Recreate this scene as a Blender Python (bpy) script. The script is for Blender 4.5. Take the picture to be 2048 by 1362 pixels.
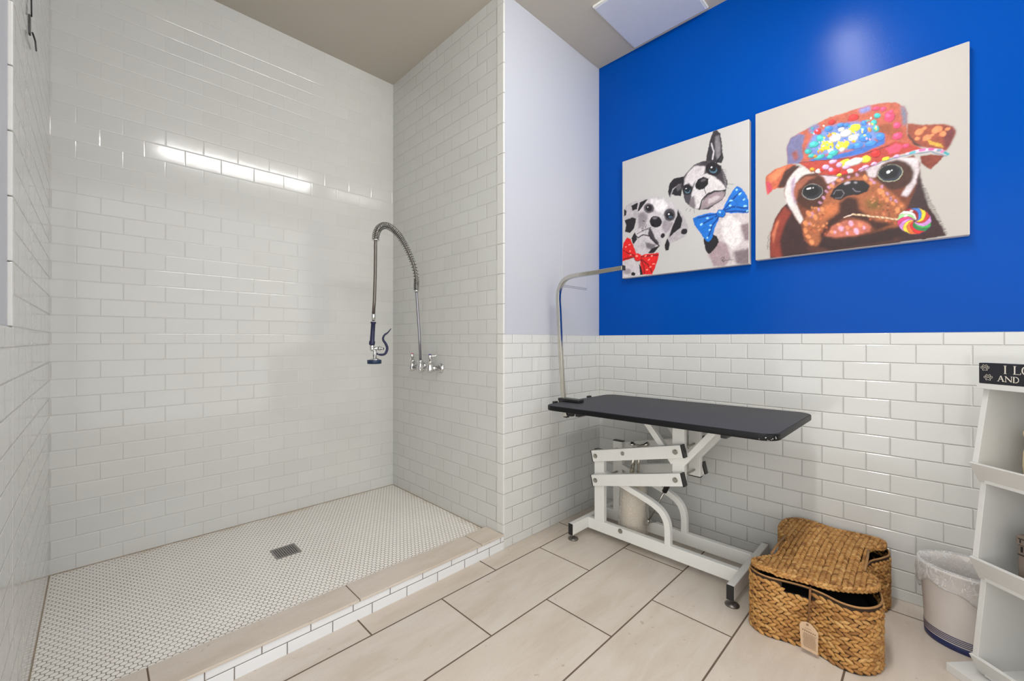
import bpy, bmesh, math, random
import numpy as np
from mathutils import Vector, Matrix
for _o in list(bpy.data.objects): bpy.data.objects.remove(_o)
scn = bpy.context.scene
COL = scn.collection

# ------------------------------------------------------------------ camera
F_PX, CX, CY = 839.01, 1016.92, 679.16
YAW, PITCH, ROLL, CAMH = 0.777413, 0.001466, 0.000346, 1.0746
def make_camera():
    cy, sy = math.cos(YAW), math.sin(YAW)
    fw = Vector((sy, cy, 0)); rt = Vector((cy, -sy, 0)); up = Vector((0, 0, 1))
    f2 = fw*math.cos(PITCH)+up*math.sin(PITCH); u2 = up*math.cos(PITCH)-fw*math.sin(PITCH)
    r2 = rt*math.cos(ROLL)+u2*math.sin(ROLL); u3 = u2*math.cos(ROLL)-rt*math.sin(ROLL)
    cd = bpy.data.cameras.new('camera'); co = bpy.data.objects.new('camera', cd); COL.objects.link(co)
    cd.sensor_fit = 'HORIZONTAL'; cd.sensor_width = 36; cd.lens = F_PX/2048*36
    cd.shift_x = (1024-CX)/2048; cd.shift_y = (CY-681)/2048
    cd.clip_start = .02
    co.matrix_world = Matrix(((r2.x, u3.x, -f2.x, 0), (r2.y, u3.y, -f2.y, 0), (r2.z, u3.z, -f2.z, CAMH), (0, 0, 0, 1)))
    scn.camera = co
make_camera()

# ------------------------------------------------------------------ view, world
scn.view_settings.view_transform = 'Standard'
scn.view_settings.look = 'None'
scn.view_settings.gamma = 1
scn.view_settings.use_curve_mapping = False
scn.view_settings.exposure = 0.9
LAMP = 32.0        # strength of the ceiling light's diffuser
AMB = 1.25         # added fill light; the side behind the camera is left open for it
world = bpy.data.worlds.new('world'); scn.world = world; world.use_nodes = True
world.node_tree.nodes['Background'].inputs[0].default_value = (1.0, .983, .955, 1)
world.node_tree.nodes['Background'].inputs[1].default_value = AMB

# ------------------------------------------------------------------ room numbers (metres)
YA, XB, YC, XD, XL, HC = 2.683, 1.4965, 1.555, 2.374, -.141, 2.878
ZC, HCAP, ROW, TW = 1.1063, .0493, .0778, .1547
ZS = .056          # shower floor
YBACK = -1.7

# ------------------------------------------------------------------ materials
def lin(v):
    v /= 255.
    return v/12.92 if v <= .04045 else ((v+.055)/1.055)**2.4
def rgb(*c):
    return (lin(c[0]), lin(c[1]), lin(c[2]), 1)
class NT:
    def __init__(s, name):
        s.m = bpy.data.materials.new(name); s.m.use_nodes = True
        s.t = s.m.node_tree; s.b = s.t.nodes['Principled BSDF']
    def n(s, ty, **kw):
        nd = s.t.nodes.new(ty)
        for k, v in kw.items(): setattr(nd, k, v)
        return nd
    def l(s, a, b): s.t.links.new(a, b)
    def val(s, sock, v):
        if hasattr(v, 'is_output') or hasattr(v, 'links'): s.l(v, sock)
        else: sock.default_value = v
    def math(s, op, a, b=None, c=None, clamp=False):
        nd = s.n('ShaderNodeMath', operation=op, use_clamp=clamp)
        s.val(nd.inputs[0], a)
        if b is not None: s.val(nd.inputs[1], b)
        if c is not None: s.val(nd.inputs[2], c)
        return nd.outputs[0]
    def mix(s, f, a, b):
        nd = s.n('ShaderNodeMix', data_type='RGBA')
        s.val(nd.inputs[0], f); s.val(nd.inputs[6], a); s.val(nd.inputs[7], b)
        return nd.outputs[2]
    def obj(s): return s.n('ShaderNodeTexCoord').outputs['Object']
    def sep(s, v):
        nd = s.n('ShaderNodeSeparateXYZ'); s.l(v, nd.inputs[0]); return nd.outputs
    def comb(s, x, y, z=0.):
        nd = s.n('ShaderNodeCombineXYZ'); s.val(nd.inputs[0], x); s.val(nd.inputs[1], y); s.val(nd.inputs[2], z); return nd.outputs[0]
    def noise(s, vec, scale, detail=3, rough=.5, dist=0., out=0):
        nd = s.n('ShaderNodeTexNoise'); s.l(vec, nd.inputs['Vector'])
        nd.inputs['Scale'].default_value = scale; nd.inputs['Detail'].default_value = detail
        nd.inputs['Roughness'].default_value = rough; nd.inputs['Distortion'].default_value = dist
        return nd.outputs[out]
    def ramp(s, f, stops):
        nd = s.n('ShaderNodeValToRGB'); s.l(f, nd.inputs[0]); e = nd.color_ramp.elements
        while len(e) < len(stops): e.new(.5)
        for i, (p, c) in enumerate(stops): e[i].position = p; e[i].color = c
        return nd.outputs[0]
    def mapr(s, v, a, b, c, d, clamp=True):
        nd = s.n('ShaderNodeMapRange', clamp=clamp); s.val(nd.inputs[0], v)
        for i, x in enumerate((a, b, c, d)): nd.inputs[i+1].default_value = x
        return nd.outputs[0]
    def bump(s, h, strength=.3, dist=.002, normal=None):
        nd = s.n('ShaderNodeBump'); nd.inputs['Strength'].default_value = strength; nd.inputs['Distance'].default_value = dist
        s.l(h, nd.inputs['Height'])
        if normal is not None: s.l(normal, nd.inputs['Normal'])
        return nd.outputs[0]
    def set(s, color=None, rough=None, metal=None, spec=None, normal=None, coat=None, alpha=None, trans=None):
        P = s.b.inputs
        for k, v in (('Base Color', color), ('Roughness', rough), ('Metallic', metal), ('Specular IOR Level', spec), ('Normal', normal), ('Coat Weight', coat), ('Alpha', alpha), ('Transmission Weight', trans)):
            if v is not None: s.val(P[k], v)
        return s.m
def plain(name, c, rough=.5, metal=0., spec=.5, var=.04, scale=30, bump=0., bscale=200, coat=0.):
    """a plain coat with slight wear variation in colour and surface"""
    t = NT(name); o = t.obj(); nz = t.noise(o, scale, 3)
    lo = tuple(max(0, x*(1-var)) for x in c[:3])+(1,); hi = tuple(min(1, x*(1+var)) for x in c[:3])+(1,)
    col = t.mix(nz, lo, hi)
    nrm = None
    if bump: nrm = t.bump(t.noise(o, bscale, 2), bump, .001)
    return t.set(col, rough, metal, spec, nrm, coat if coat else None)

def tile_mat(name, axis, phase, tone=(204, 205, 202), grout=(193, 192, 188), grout_low=(150, 144, 134), rowmode='wall', rough=.1, dirt=1.0, relief=.7):
    t = NT(name); X = t.sep(t.obj()); u = X[axis]; z = X[2]
    u = t.math('DIVIDE', t.math('SUBTRACT', u, phase), ROW)
    if rowmode == 'wall':
        a = t.math('SUBTRACT', z, ZC); b = t.math('SUBTRACT', z, ZC-HCAP)
        v1 = t.math('DIVIDE', t.math('MAXIMUM', a, 0.), ROW)
        v2 = t.math('MINIMUM', t.math('MAXIMUM', t.math('DIVIDE', a, HCAP), -1.), 0.)
        v3 = t.math('DIVIDE', t.math('MINIMUM', b, 0.), ROW)
        v = t.math('ADD', t.math('ADD', v1, v2), v3)
        v = t.math('ADD', v, 100.)
    else:                                   # curb: a 38 mm row below a 28 mm row
        a = t.math('SUBTRACT', z, .040)
        v = t.math('ADD', t.math('DIVIDE', t.math('MAXIMUM', a, 0.), .06), t.math('ADD', t.math('DIVIDE', t.math('MINIMUM', a, 0.), .06), 101.))
    vec = t.comb(u, v, 0.)
    def brick(ms, sm):
        br = t.n('ShaderNodeTexBrick'); t.l(vec, br.inputs['Vector'])
        br.inputs['Scale'].default_value = 1; br.inputs['Mortar Size'].default_value = ms
        br.inputs['Mortar Smooth'].default_value = sm; br.inputs['Brick Width'].default_value = TW/ROW
        br.inputs['Row Height'].default_value = 1; br.offset = .5; br.offset_frequency = 2
        return br
    b1 = brick(.011 if rowmode == 'wall' else .019, .3); b2 = brick(.055, 1.0)
    b1.inputs['Color1'].default_value = (0, 0, 0, 1); b1.inputs['Color2'].default_value = (1, 1, 1, 1); b1.inputs['Mortar'].default_value = (.5, .5, .5, 1)
    o = t.obj()
    c0 = rgb(*tone); c1 = tuple(x*.965 for x in c0[:3])+(1,)
    tile = t.mix(b1.outputs['Color'], c0, c1)
    tile = t.mix(t.mapr(t.noise(o, 3.5, 3), .35, .75, 0, .10*dirt), tile, rgb(190, 180, 168))
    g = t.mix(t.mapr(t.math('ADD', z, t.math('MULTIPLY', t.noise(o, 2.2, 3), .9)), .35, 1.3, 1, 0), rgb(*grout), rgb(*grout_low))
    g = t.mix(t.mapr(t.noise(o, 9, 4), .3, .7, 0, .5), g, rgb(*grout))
    col = t.mix(b1.outputs['Fac'], tile, g)
    r = t.mapr(b1.outputs['Fac'], 0, 1, rough, .7)
    inv = t.math('SUBTRACT', 1., b2.outputs['Fac'])
    n1 = t.bump(t.noise(o, 9, 2), .12, .004)
    n2 = t.bump(inv, relief, .0018+.0012*(relief > .6), n1)
    return t.set(col, r, 0., .5, n2)

def paint_mat(name, c, rough=.35, peel=.25, spec=.5):
    t = NT(name); o = t.obj(); nz = t.noise(o, 1.5, 2)
    col = t.mix(nz, tuple(x*.97 for x in c[:3])+(1,), c)
    n = t.bump(t.noise(o, 260, 2, .6), peel, .0008)
    return t.set(col, rough, 0., spec, n)

def stone_tiles(name, phx, y0, w=.3080, L=.6158, joints=True):
    t = NT(name); o = t.obj(); X = t.sep(o)
    u = t.math('DIVIDE', t.math('SUBTRACT', X[0], phx), w); v = t.math('ADD', t.math('DIVIDE', t.math('SUBTRACT', X[1], y0), w), 100.)
    vec = t.comb(u, v, 0.)
    br = t.n('ShaderNodeTexBrick'); t.l(vec, br.inputs['Vector'])
    br.inputs['Scale'].default_value = 1; br.inputs['Mortar Size'].default_value = .0105 if joints else 0; br.inputs['Mortar Smooth'].default_value = .15
    br.inputs['Brick Width'].default_value = L/w; br.inputs['Row Height'].default_value = 1; br.offset = .5; br.offset_frequency = 2
    br.inputs['Color1'].default_value = (0, 0, 0, 1); br.inputs['Color2'].default_value = (1, 1, 1, 1); br.inputs['Mortar'].default_value = (.5, .5, .5, 1)
    # veins drawn out along one direction, different in each tile
    tid = br.outputs['Color']
    s = t.n('ShaderNodeMapping'); s.inputs['Rotation'].default_value = (0, 0, .5); s.inputs['Scale'].default_value = (1.1, 4.2, 1); t.l(o, s.inputs['Vector'])
    off = t.n('ShaderNodeVectorMath', operation='ADD'); t.l(s.outputs[0], off.inputs[0])
    sc = t.n('ShaderNodeVectorMath', operation='SCALE'); t.l(tid, sc.inputs[0]); sc.inputs['Scale'].default_value = 31.; t.l(sc.outputs[0], off.inputs[1])
    vein = t.noise(off.outputs[0], 3.2, 8, .62, .6)
    cloud = t.noise(off.outputs[0], 1.3, 5, .55, .3)
    fine = t.noise(o, 160, 3, .7)
    base = t.ramp(cloud, [(.28, rgb(188, 177, 163)), (.5, rgb(199, 191, 180)), (.75, rgb(207, 200, 190))])
    veins = t.ramp(vein, [(.34, rgb(180, 166, 150)), (.5, rgb(200, 191, 180)), (.68, rgb(211, 205, 196))])
    c = t.mix(.4, base, veins)
    c = t.mix(t.mapr(tid, 0, 1, 0, .16), c, rgb(190, 168, 146))
    c = t.mix(t.mapr(fine, .35, .7, .0, .22), c, rgb(182, 166, 148))
    spots = t.noise(o, 34, 2, .5)
    c = t.mix(t.mapr(spots, .70, .76, 0, .5), c, rgb(150, 130, 112))
    g = t.mix(t.noise(o, 60, 3), rgb(84, 70, 58), rgb(112, 97, 83))
    c = t.mix(br.outputs['Fac'], c, g)
    r = t.mapr(br.outputs['Fac'], 0, 1, .42, .85)
    h = t.math('ADD', t.math('MULTIPLY', t.math('SUBTRACT', 1., br.outputs['Fac']), 1.), t.math('MULTIPLY', fine, .08))
    return t.set(c, r, 0., .35, t.bump(h, .5, .0015))

def hex_mat(name):
    t = NT(name); o = t.obj(); X = t.sep(o); P = .0205
    px = t.math('DIVIDE', t.math('SUBTRACT', X[0], .065), P); py = t.math('DIVIDE', t.math('SUBTRACT', X[1], 1.722), P)
    def cell(ax, ay):
        a = t.math('SUBTRACT', t.math('FLOORED_MODULO', t.math('ADD', px, ax+.5), 1.), .5)
        b = t.math('SUBTRACT', t.math('FLOORED_MODULO', t.math('ADD', py, ay+.866025), 1.73205), .866025)
        return a, b
    a1, b1 = cell(0, 0); a2, b2 = cell(.5, .866025)
    def d2(a, b): return t.math('ADD', t.math('MULTIPLY', a, a), t.math('MULTIPLY', b, b))
    k = t.math('LESS_THAN', d2(a1, b1), d2(a2, b2))
    def pick(p, q): return t.math('ADD', t.math('MULTIPLY', k, p), t.math('MULTIPLY', t.math('SUBTRACT', 1., k), q))
    a = t.math('ABSOLUTE', pick(a1, a2)); b = t.math('ABSOLUTE', pick(b1, b2))
    hx = t.math('MAXIMUM', a, t.math('ADD', t.math('MULTIPLY', a, .5), t.math('MULTIPLY', b, .866025)))
    rr = t.math('SQRT', d2(a, b))
    e = t.math('ADD', t.math('MULTIPLY', hx, .6), t.math('MULTIPLY', rr, .37))    # softly rounded hexagon
    m = t.mapr(e, .425, .455, 0, 1)
    nz = t.noise(o, 2.6, 4, .6); blot = t.noise(o, 7, 4, .6)
    tile = t.mix(t.mapr(nz, .35, .7, 0, .5), rgb(240, 237, 231), rgb(228, 223, 215))
    cellid = t.noise(t.comb(t.math('FLOOR', px), t.math('FLOOR', py)), 3.3, 0)
    tile = t.mix(t.mapr(cellid, .3, .7, 0, .3), tile, rgb(244, 242, 236))
    g = t.mix(t.mapr(blot, .4, .65, 0, 1), rgb(142, 134, 124), rgb(112, 101, 88))
    c = t.mix(m, tile, g)
    # rusty water marks along the wall joints and near the drain
    edge = t.math('MINIMUM', t.math('SUBTRACT', YA, X[1]), t.math('SUBTRACT', XB, X[0]))
    st = t.math('MULTIPLY', t.mapr(edge, .0, .05, .55, 0), t.mapr(blot, .42, .62, 0, 1))
    c = t.mix(st, c, rgb(176, 148, 104))
    h = t.mapr(e, .30, .45, 1, 0)
    r = t.mapr(m, 0, 1, .28, .8)
    return t.set(c, r, 0., .5, t.bump(h, .6, .0012))

M = {}
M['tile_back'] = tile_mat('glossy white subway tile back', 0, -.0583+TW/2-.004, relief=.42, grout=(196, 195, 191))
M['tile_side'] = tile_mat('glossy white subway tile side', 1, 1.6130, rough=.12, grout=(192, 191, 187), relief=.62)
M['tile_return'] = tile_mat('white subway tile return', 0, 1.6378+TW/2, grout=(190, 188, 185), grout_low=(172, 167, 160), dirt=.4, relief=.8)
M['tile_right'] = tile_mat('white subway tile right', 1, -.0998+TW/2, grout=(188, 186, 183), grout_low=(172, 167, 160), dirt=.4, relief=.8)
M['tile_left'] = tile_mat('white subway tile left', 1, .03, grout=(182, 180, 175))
M['tile_curb'] = tile_mat('white subway tile curb', 0, .7785-TW/2, rowmode='curb', tone=(222, 224, 226), grout=(96, 84, 72), grout_low=(96, 84, 72))
M['edge_tile'] = plain('glazed edge tile', rgb(212, 212, 208), .12, bump=.1, bscale=10)
M['paint_lilac'] = paint_mat('pale grey lilac wall paint', rgb(184, 187, 194), .45, .15)
M['paint_blue'] = paint_mat('saturated blue eggshell paint', rgb(0, 72, 164), .2, .3, .085)
M['paint_ceiling'] = paint_mat('matt ceiling paint', rgb(187, 180, 168), .8, .1)
M['floor'] = stone_tiles('beige stone look floor tile', 1.3343-.1540+.4619, 1.4385)
M['slab'] = stone_tiles('beige curb slab', .7280, 1.40, joints=False)
M['hex'] = hex_mat('white hexagon mosaic')
M['groutline'] = plain('brown grout', rgb(104, 88, 72), .9)
M['sealant'] = plain('stained sealant', rgb(150, 134, 112), .8, var=.25, scale=12)
M['white_metal'] = plain('white powder coated steel', rgb(226, 226, 222), .32, var=.03, bump=.05)
M['black_plastic'] = plain('black plastic', rgb(24, 24, 26), .4, var=.2)
M['black_edge'] = plain('black vinyl table edge', rgb(15, 15, 18), .4, var=.2, bump=.1, bscale=60)
M['steel'] = plain('zinc plated steel', rgb(176, 174, 166), .3, metal=1., var=.1, scale=80)
M['chrome'] = plain('polished chrome', rgb(214, 214, 214), .08, metal=1., var=.03)
M['spring_steel'] = plain('spring chrome', rgb(150, 150, 147), .14, metal=1., var=.1)
M['riser'] = plain('satin riser tube', rgb(150, 149, 156), .3, metal=1., var=.05)
M['chrome_worn'] = plain('worn chromed tube', rgb(196, 192, 182), .2, metal=1., var=.12, scale=60, bump=.15, bscale=90)
M['braid'] = plain('brushed hose braid', rgb(118, 113, 106), .33, metal=1., var=.25, scale=500, bump=.4, bscale=900)
M['navy'] = plain('navy rubber', rgb(26, 28, 66), .4, var=.15)
M['teal_rubber'] = plain('dark blue rubber bumper', rgb(14, 44, 74), .4, var=.15)
M['red_dot'] = plain('red index', rgb(190, 60, 60), .4)
M['blue_dot'] = plain('blue index', rgb(50, 40, 130), .4)
M['dark_metal'] = plain('dark grey drain steel', rgb(116, 112, 108), .38, metal=.9, var=.2, scale=120)
M['drain_steel'] = plain('brushed drain steel', rgb(150, 147, 143), .45, metal=.5, var=.15, scale=120)
M['black_void'] = plain('black sheet for drain hollow', rgb(14, 13, 12), .8)
M['white_board'] = plain('white melamine board', rgb(206, 206, 203), .4, var=.02)
M['black_wood'] = plain('black painted wood', rgb(26, 26, 34), .6, var=.25, bump=.3, bscale=60)
M['cream_paint'] = plain('cream brushed lettering', rgb(216, 210, 196), .7, var=.12, scale=200)
M['linen'] = plain('cream woven fabric', rgb(208, 190, 156), .9, var=.12, scale=60, bump=.5, bscale=500)
M['treat'] = plain('yellow green wrapper', rgb(168, 166, 84), .6, var=.3)
M['grey_wood'] = plain('weathered grey wood', rgb(112, 100, 90), .8, var=.35, scale=25, bump=.5, bscale=80)
M['bin_plastic'] = plain('pale grey bin plastic', rgb(206, 199, 193), .38, var=.03)
M['bin_navy'] = plain('navy bin band', rgb(30, 40, 86), .4)
M['liner_black'] = plain('black basket liner', rgb(9, 10, 16), .75, var=.3)
M['frame_wire'] = plain('brown lacquered rim', rgb(152, 112, 66), .6, var=.35, scale=60)
M['twine'] = plain('brown twine', rgb(120, 84, 50), .9, var=.3, scale=300)
M['kraft'] = plain('kraft paper tag', rgb(196, 168, 138), .9, var=.06)
M['ink'] = plain('brown print', rgb(112, 88, 70), .9)
M['canvas_side'] = plain('canvas side', rgb(206, 200, 194), .8, bump=.3, bscale=900)
M['cylinder'] = plain('cream painted cylinder', rgb(206, 197, 182), .45, var=.1)

def lamp_mat():
    t = NT('lit diffuser'); t.b.inputs['Emission Color'].default_value = (1, .985, .965, 1); t.b.inputs['Emission Strength'].default_value = LAMP
    return t.set((.9, .9, .9, 1), .5)
M['lamp'] = lamp_mat()

def wicker_mat():
    t = NT('braided water hyacinth'); g = t.n('ShaderNodeNewGeometry'); o = t.obj()
    rnd = g.outputs['Random Per Island']
    c = t.ramp(rnd, [(0., rgb(132, 90, 46)), (.25, rgb(176, 126, 68)), (.5, rgb(200, 150, 84)), (.75, rgb(182, 134, 76)), (1., rgb(212, 168, 104))])
    f = t.noise(o, 140, 3, .7)
    c = t.mix(t.mapr(f, .3, .75, .0, .55), c, rgb(110, 72, 38))
    return t.set(c, .62, 0., .35, t.bump(t.noise(o, 500, 2), .4, .0008))
M['wicker'] = wicker_mat()
M['wicker_shade'] = plain('wicker darkened as crevice shade', rgb(44, 28, 14), .9, var=.4, scale=90)  # dark backing colour paints the shade in the crevices between braids

def film_mat(name, tint, base_alpha, edge_alpha):
    t = NT(name); o = t.obj()
    lw = t.n('ShaderNodeLayerWeight'); lw.inputs[0].default_value = .45
    nz = t.noise(o, 30, 3, .6, 1.4)
    ridge = t.math('ABSOLUTE', t.math('SUBTRACT', nz, .5))
    a = t.math('ADD', t.mapr(lw.outputs['Facing'], 0, 1, base_alpha, edge_alpha), t.mapr(ridge, .0, .028, .42, 0), clamp=True)
    return t.set(tint, .22, 0., .6, t.bump(t.noise(o, 60, 3, .6, .5), .5, .004), alpha=a)
M['liner_film'] = film_mat('clear crinkled bin liner', rgb(238, 238, 238), .17, .62)
M['wrap_film'] = film_mat('clear wrapping film', rgb(222, 216, 206), .12, .6)

def top_mat():
    t = NT('ribbed black rubber table mat'); o = t.obj(); X = t.sep(o)
    s1 = t.math('SINE', t.math('MULTIPLY', t.math('ADD', X[0], X[1]), 1400.)); s2 = t.math('SINE', t.math('MULTIPLY', t.math('SUBTRACT', X[0], X[1]), 1400.))
    h = t.math('MULTIPLY', s1, s2)
    c = t.mix(t.noise(o, 5, 4), rgb(46, 46, 51), rgb(57, 57, 61))
    c = t.mix(t.mapr(h, -.2, .6, 0, .35), c, rgb(48, 47, 52))
    return t.set(c, .55, 0., .5, t.bump(h, .25, .0008))
M['rubber_top'] = top_mat()

def edge_mat():
    t = NT('black vinyl edge with chipped corner'); o = t.obj()
    d = t.n('ShaderNodeVectorMath', operation='DISTANCE'); t.l(o, d.inputs[0]); d.inputs[1].default_value = (1.692-2.065, .402-.97, .735)
    near = t.mapr(d.outputs['Value'], .03, .10, 1, 0)
    m = t.math('GREATER_THAN', t.math('ADD', t.noise(o, 130, 2, .5), t.math('MULTIPLY', near, .10)), .76)
    c = t.mix(t.math('MULTIPLY', m, near), rgb(14, 14, 17), rgb(214, 212, 206))
    return t.set(c, .42, 0., .22, t.bump(t.noise(o, 60, 2), .1, .001))
M['black_edge'] = edge_mat()
def canvas_mat():
    t = NT('painted canvas'); a = t.n('ShaderNodeVertexColor'); a.layer_name = 'paint'
    o = t.obj()
    w = t.math('MULTIPLY', t.math('SINE', t.math('MULTIPLY', t.sep(o)[1], 3000.)), t.math('SINE', t.math('MULTIPLY', t.sep(o)[2], 3000.)))
    n = t.bump(w, .15, .0005); n = t.bump(t.noise(o, 110, 3, .6), .3, .001, n)
    return t.set(a.outputs[0], .5, 0., .4, n)
M['canvas_paint'] = canvas_mat()

# ------------------------------------------------------------------ mesh builder
class MB:
    def __init__(s): s.v = []; s.f = []; s.mi = []; s.sm = []; s.cur = 0; s.smooth = False
    def add(s, vs, fs, smooth=None):
        b = len(s.v); s.v += [tuple(p) for p in vs]
        for f in fs: s.f.append([b+i for i in f]); s.mi.append(s.cur); s.sm.append(s.smooth if smooth is None else smooth)
        return s
    def box(s, a, b):
        x0, y0, z0 = a; x1, y1, z1 = b
        return s.add([(x0, y0, z0), (x1, y0, z0), (x1, y1, z0), (x0, y1, z0), (x0, y0, z1), (x1, y0, z1), (x1, y1, z1), (x0, y1, z1)],
                     [(3, 2, 1, 0), (4, 5, 6, 7), (0, 1, 5, 4), (1, 2, 6, 5), (2, 3, 7, 6), (3, 0, 4, 7)], False)
    def obox(s, c, ax, ay, az):
        c = Vector(c); ax, ay, az = Vector(ax), Vector(ay), Vector(az)
        vs = [c+i*ax+j*ay+k*az for k in (-1, 1) for (i, j) in ((-1, -1), (1, -1), (1, 1), (-1, 1))]
        fs = [(3, 2, 1, 0), (4, 5, 6, 7), (0, 1, 5, 4), (1, 2, 6, 5), (2, 3, 7, 6), (3, 0, 4, 7)]
        if ax.cross(ay).dot(az) < 0: fs = [tuple(reversed(f)) for f in fs]
        return s.add(vs, fs, False)
    def beam(s, a, b, w, h, side=None):
        """rectangular tube from a to b: w along `side`, h across"""
        a, b = Vector(a), Vector(b); d = b-a; side = Vector(side or (1, 0, 0)); side = (side-d*(side.dot(d)/d.length_squared)).normalized()
        up = side.cross(d).normalized()
        return s.obox((a+b)/2, side*w/2, d/2, up*h/2)
    def prism(s, pts, z0, z1, smooth_side=False):
        n = len(pts)
        ar = sum(pts[i][0]*pts[(i+1) % n][1]-pts[(i+1) % n][0]*pts[i][1] for i in range(n))
        if ar < 0: pts = pts[::-1]
        s.add([(p[0], p[1], z0) for p in pts]+[(p[0], p[1], z1) for p in pts], [tuple(range(n-1, -1, -1)), tuple(range(n, 2*n))], False)
        b = len(s.v)-2*n
        for i in range(n):
            j = (i+1) % n; s.f.append([b+i, b+j, b+n+j, b+n+i]); s.mi.append(s.cur); s.sm.append(smooth_side)
        return s
    def ring_sweep(s, rings, closed=False, caps=True, smooth=True):
        n = len(rings[0]); b = len(s.v)
        for r in rings: s.v += [tuple(p) for p in r]
        m = len(rings)
        for i in range(m if closed else m-1):
            i2 = (i+1) % m
            for j in range(n):
                k = (j+1) % n
                s.f.append([b+i*n+j, b+i*n+k, b+i2*n+k, b+i2*n+j]); s.mi.append(s.cur); s.sm.append(smooth)
        if caps and not closed:
            s.f.append([b+j for j in range(n-1, -1, -1)]); s.mi.append(s.cur); s.sm.append(False)
            s.f.append([b+(m-1)*n+j for j in range(n)]); s.mi.append(s.cur); s.sm.append(False)
        return s
    def tube(s, path, r, n=12, closed=False, caps=True, square=None, up=None):
        P = [Vector(p) for p in path]; m = len(P); rings = []
        T = []
        for i in range(m):
            a = P[(i-1) % m] if (closed or i > 0) else P[i]; c = P[(i+1) % m] if (closed or i < m-1) else P[i]
            T.append((c-a).normalized())
        u = Vector(up) if up else (Vector((0, 0, 1)) if abs(T[0].z) < .9 else Vector((1, 0, 0)))
        u = (u-T[0]*u.dot(T[0])).normalized()
        for i in range(m):
            if i > 0:
                q = T[i-1].rotation_difference(T[i]); u = q @ u
            u = (u-T[i]*u.dot(T[i])).normalized(); w = T[i].cross(u)
            rr = r[i] if isinstance(r, (list, tuple)) else r
            if square:
                hw, hh = square
                rings.append([P[i]+u*a+w*b for a, b in ((hw, hh), (-hw, hh), (-hw, -hh), (hw, -hh))][::-1])
            else:
                rings.append([P[i]+u*math.cos(2*math.pi*k/n)*rr+w*math.sin(2*math.pi*k/n)*rr for k in range(n)])
        if square: rings = [rg[::-1] for rg in rings]
        return s.ring_sweep(rings, closed, caps, not square)
    def cyl(s, a, b, r, n=20, r2=None):
        return s.tube([a, b], [r, r2 if r2 is not None else r], n)
    def lathe(s, prof, origin, axis=(0, 0, 1), n=24, sx=1., sy=1.):
        """prof: list of (radius, height) from bottom to top"""
        ax = Vector(axis).normalized(); u = Vector((1, 0, 0)) if abs(ax.x) < .8 else Vector((0, 1, 0)); u = (u-ax*u.dot(ax)).normalized(); w = ax.cross(u); o = Vector(origin)
        rings = [[o+ax*h+u*(math.cos(2*math.pi*k/n)*r*sx)+w*(math.sin(2*math.pi*k/n)*r*sy) for k in range(n)] for r, h in prof]
        return s.ring_sweep(rings, False, True, True)
    def sph(s, c, rx, ry=None, rz=None, n=14, m=8, rot=None):
        ry = ry or rx; rz = rz or rx; c = Vector(c); vs = []; fs = []
        for i in range(m+1):
            th = math.pi*i/m
            for j in range(n):
                ph = 2*math.pi*j/n; p = Vector((rx*math.sin(th)*math.cos(ph), ry*math.sin(th)*math.sin(ph), -rz*math.cos(th)))
                vs.append(c+(rot @ p if rot else p))
        for i in range(m):
            for j in range(n):
                k = (j+1) % n; fs.append((i*n+j, i*n+k, (i+1)*n+k, (i+1)*n+j))
        return s.add(vs, fs, True)
ROOTS = {}
def wloc(o):
    v = Vector((0, 0, 0))
    while o is not None: v += Vector(o.location); o = o.parent
    return v
def build(name, mb, mats, parent=None, bevel=0., seg=2, loc=None, label=None, weld=False):
    """one mesh object; vertices are given in world coordinates"""
    if not isinstance(mats, (list, tuple)): mats = [mats]
    base = wloc(parent) if parent is not None else Vector((0, 0, 0))
    L = Vector(loc) if loc is not None else base
    me = bpy.data.meshes.new(name)
    me.from_pydata([(v[0]-L.x, v[1]-L.y, v[2]-L.z) for v in mb.v], [], mb.f)
    for m in mats: me.materials.append(m)
    me.polygons.foreach_set('material_index', mb.mi); me.polygons.foreach_set('use_smooth', mb.sm)
    me.validate(); me.update()
    o = bpy.data.objects.new(name, me); COL.objects.link(o)
    if parent is not None: o.parent = parent
    o.location = L-base
    if bevel:
        md = o.modifiers.new('bevel', 'BEVEL'); md.width = bevel; md.segments = seg; md.limit_method = 'ANGLE'; md.angle_limit = math.radians(40)
    if label: o['label'] = label
    return o
def thing(name, label, cat, loc, group=None):
    o = bpy.data.objects.new(name, None); COL.objects.link(o); o.location = loc; o.empty_display_size = .05
    o['label'] = label; o['category'] = cat
    if group: o['group'] = group
    return o
def tag(o, label, cat, group=None):
    o['label'] = label; o['category'] = cat
    if group: o['group'] = group
    return o
def struct(name, mb, mats, bevel=0., parent=None):
    o = build(name, mb, mats, parent, bevel)
    if parent is None: o['kind'] = 'structure'
    return o
def catmull(pts, n, closed=True):
    out = []; m = len(pts)
    for i in range(m if closed else m-1):
        p = [Vector(pts[(i+k) % m]) if closed else Vector(pts[min(max(i+k, 0), m-1)]) for k in (-1, 0, 1, 2)]
        for j in range(n):
            t = j/n
            out.append(.5*((2*p[1])+(p[2]-p[0])*t+(2*p[0]-5*p[1]+4*p[2]-p[3])*t*t+(3*p[1]-p[0]-3*p[2]+p[3])*t**3))
    if not closed: out.append(Vector(pts[-1]))
    return out

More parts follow.
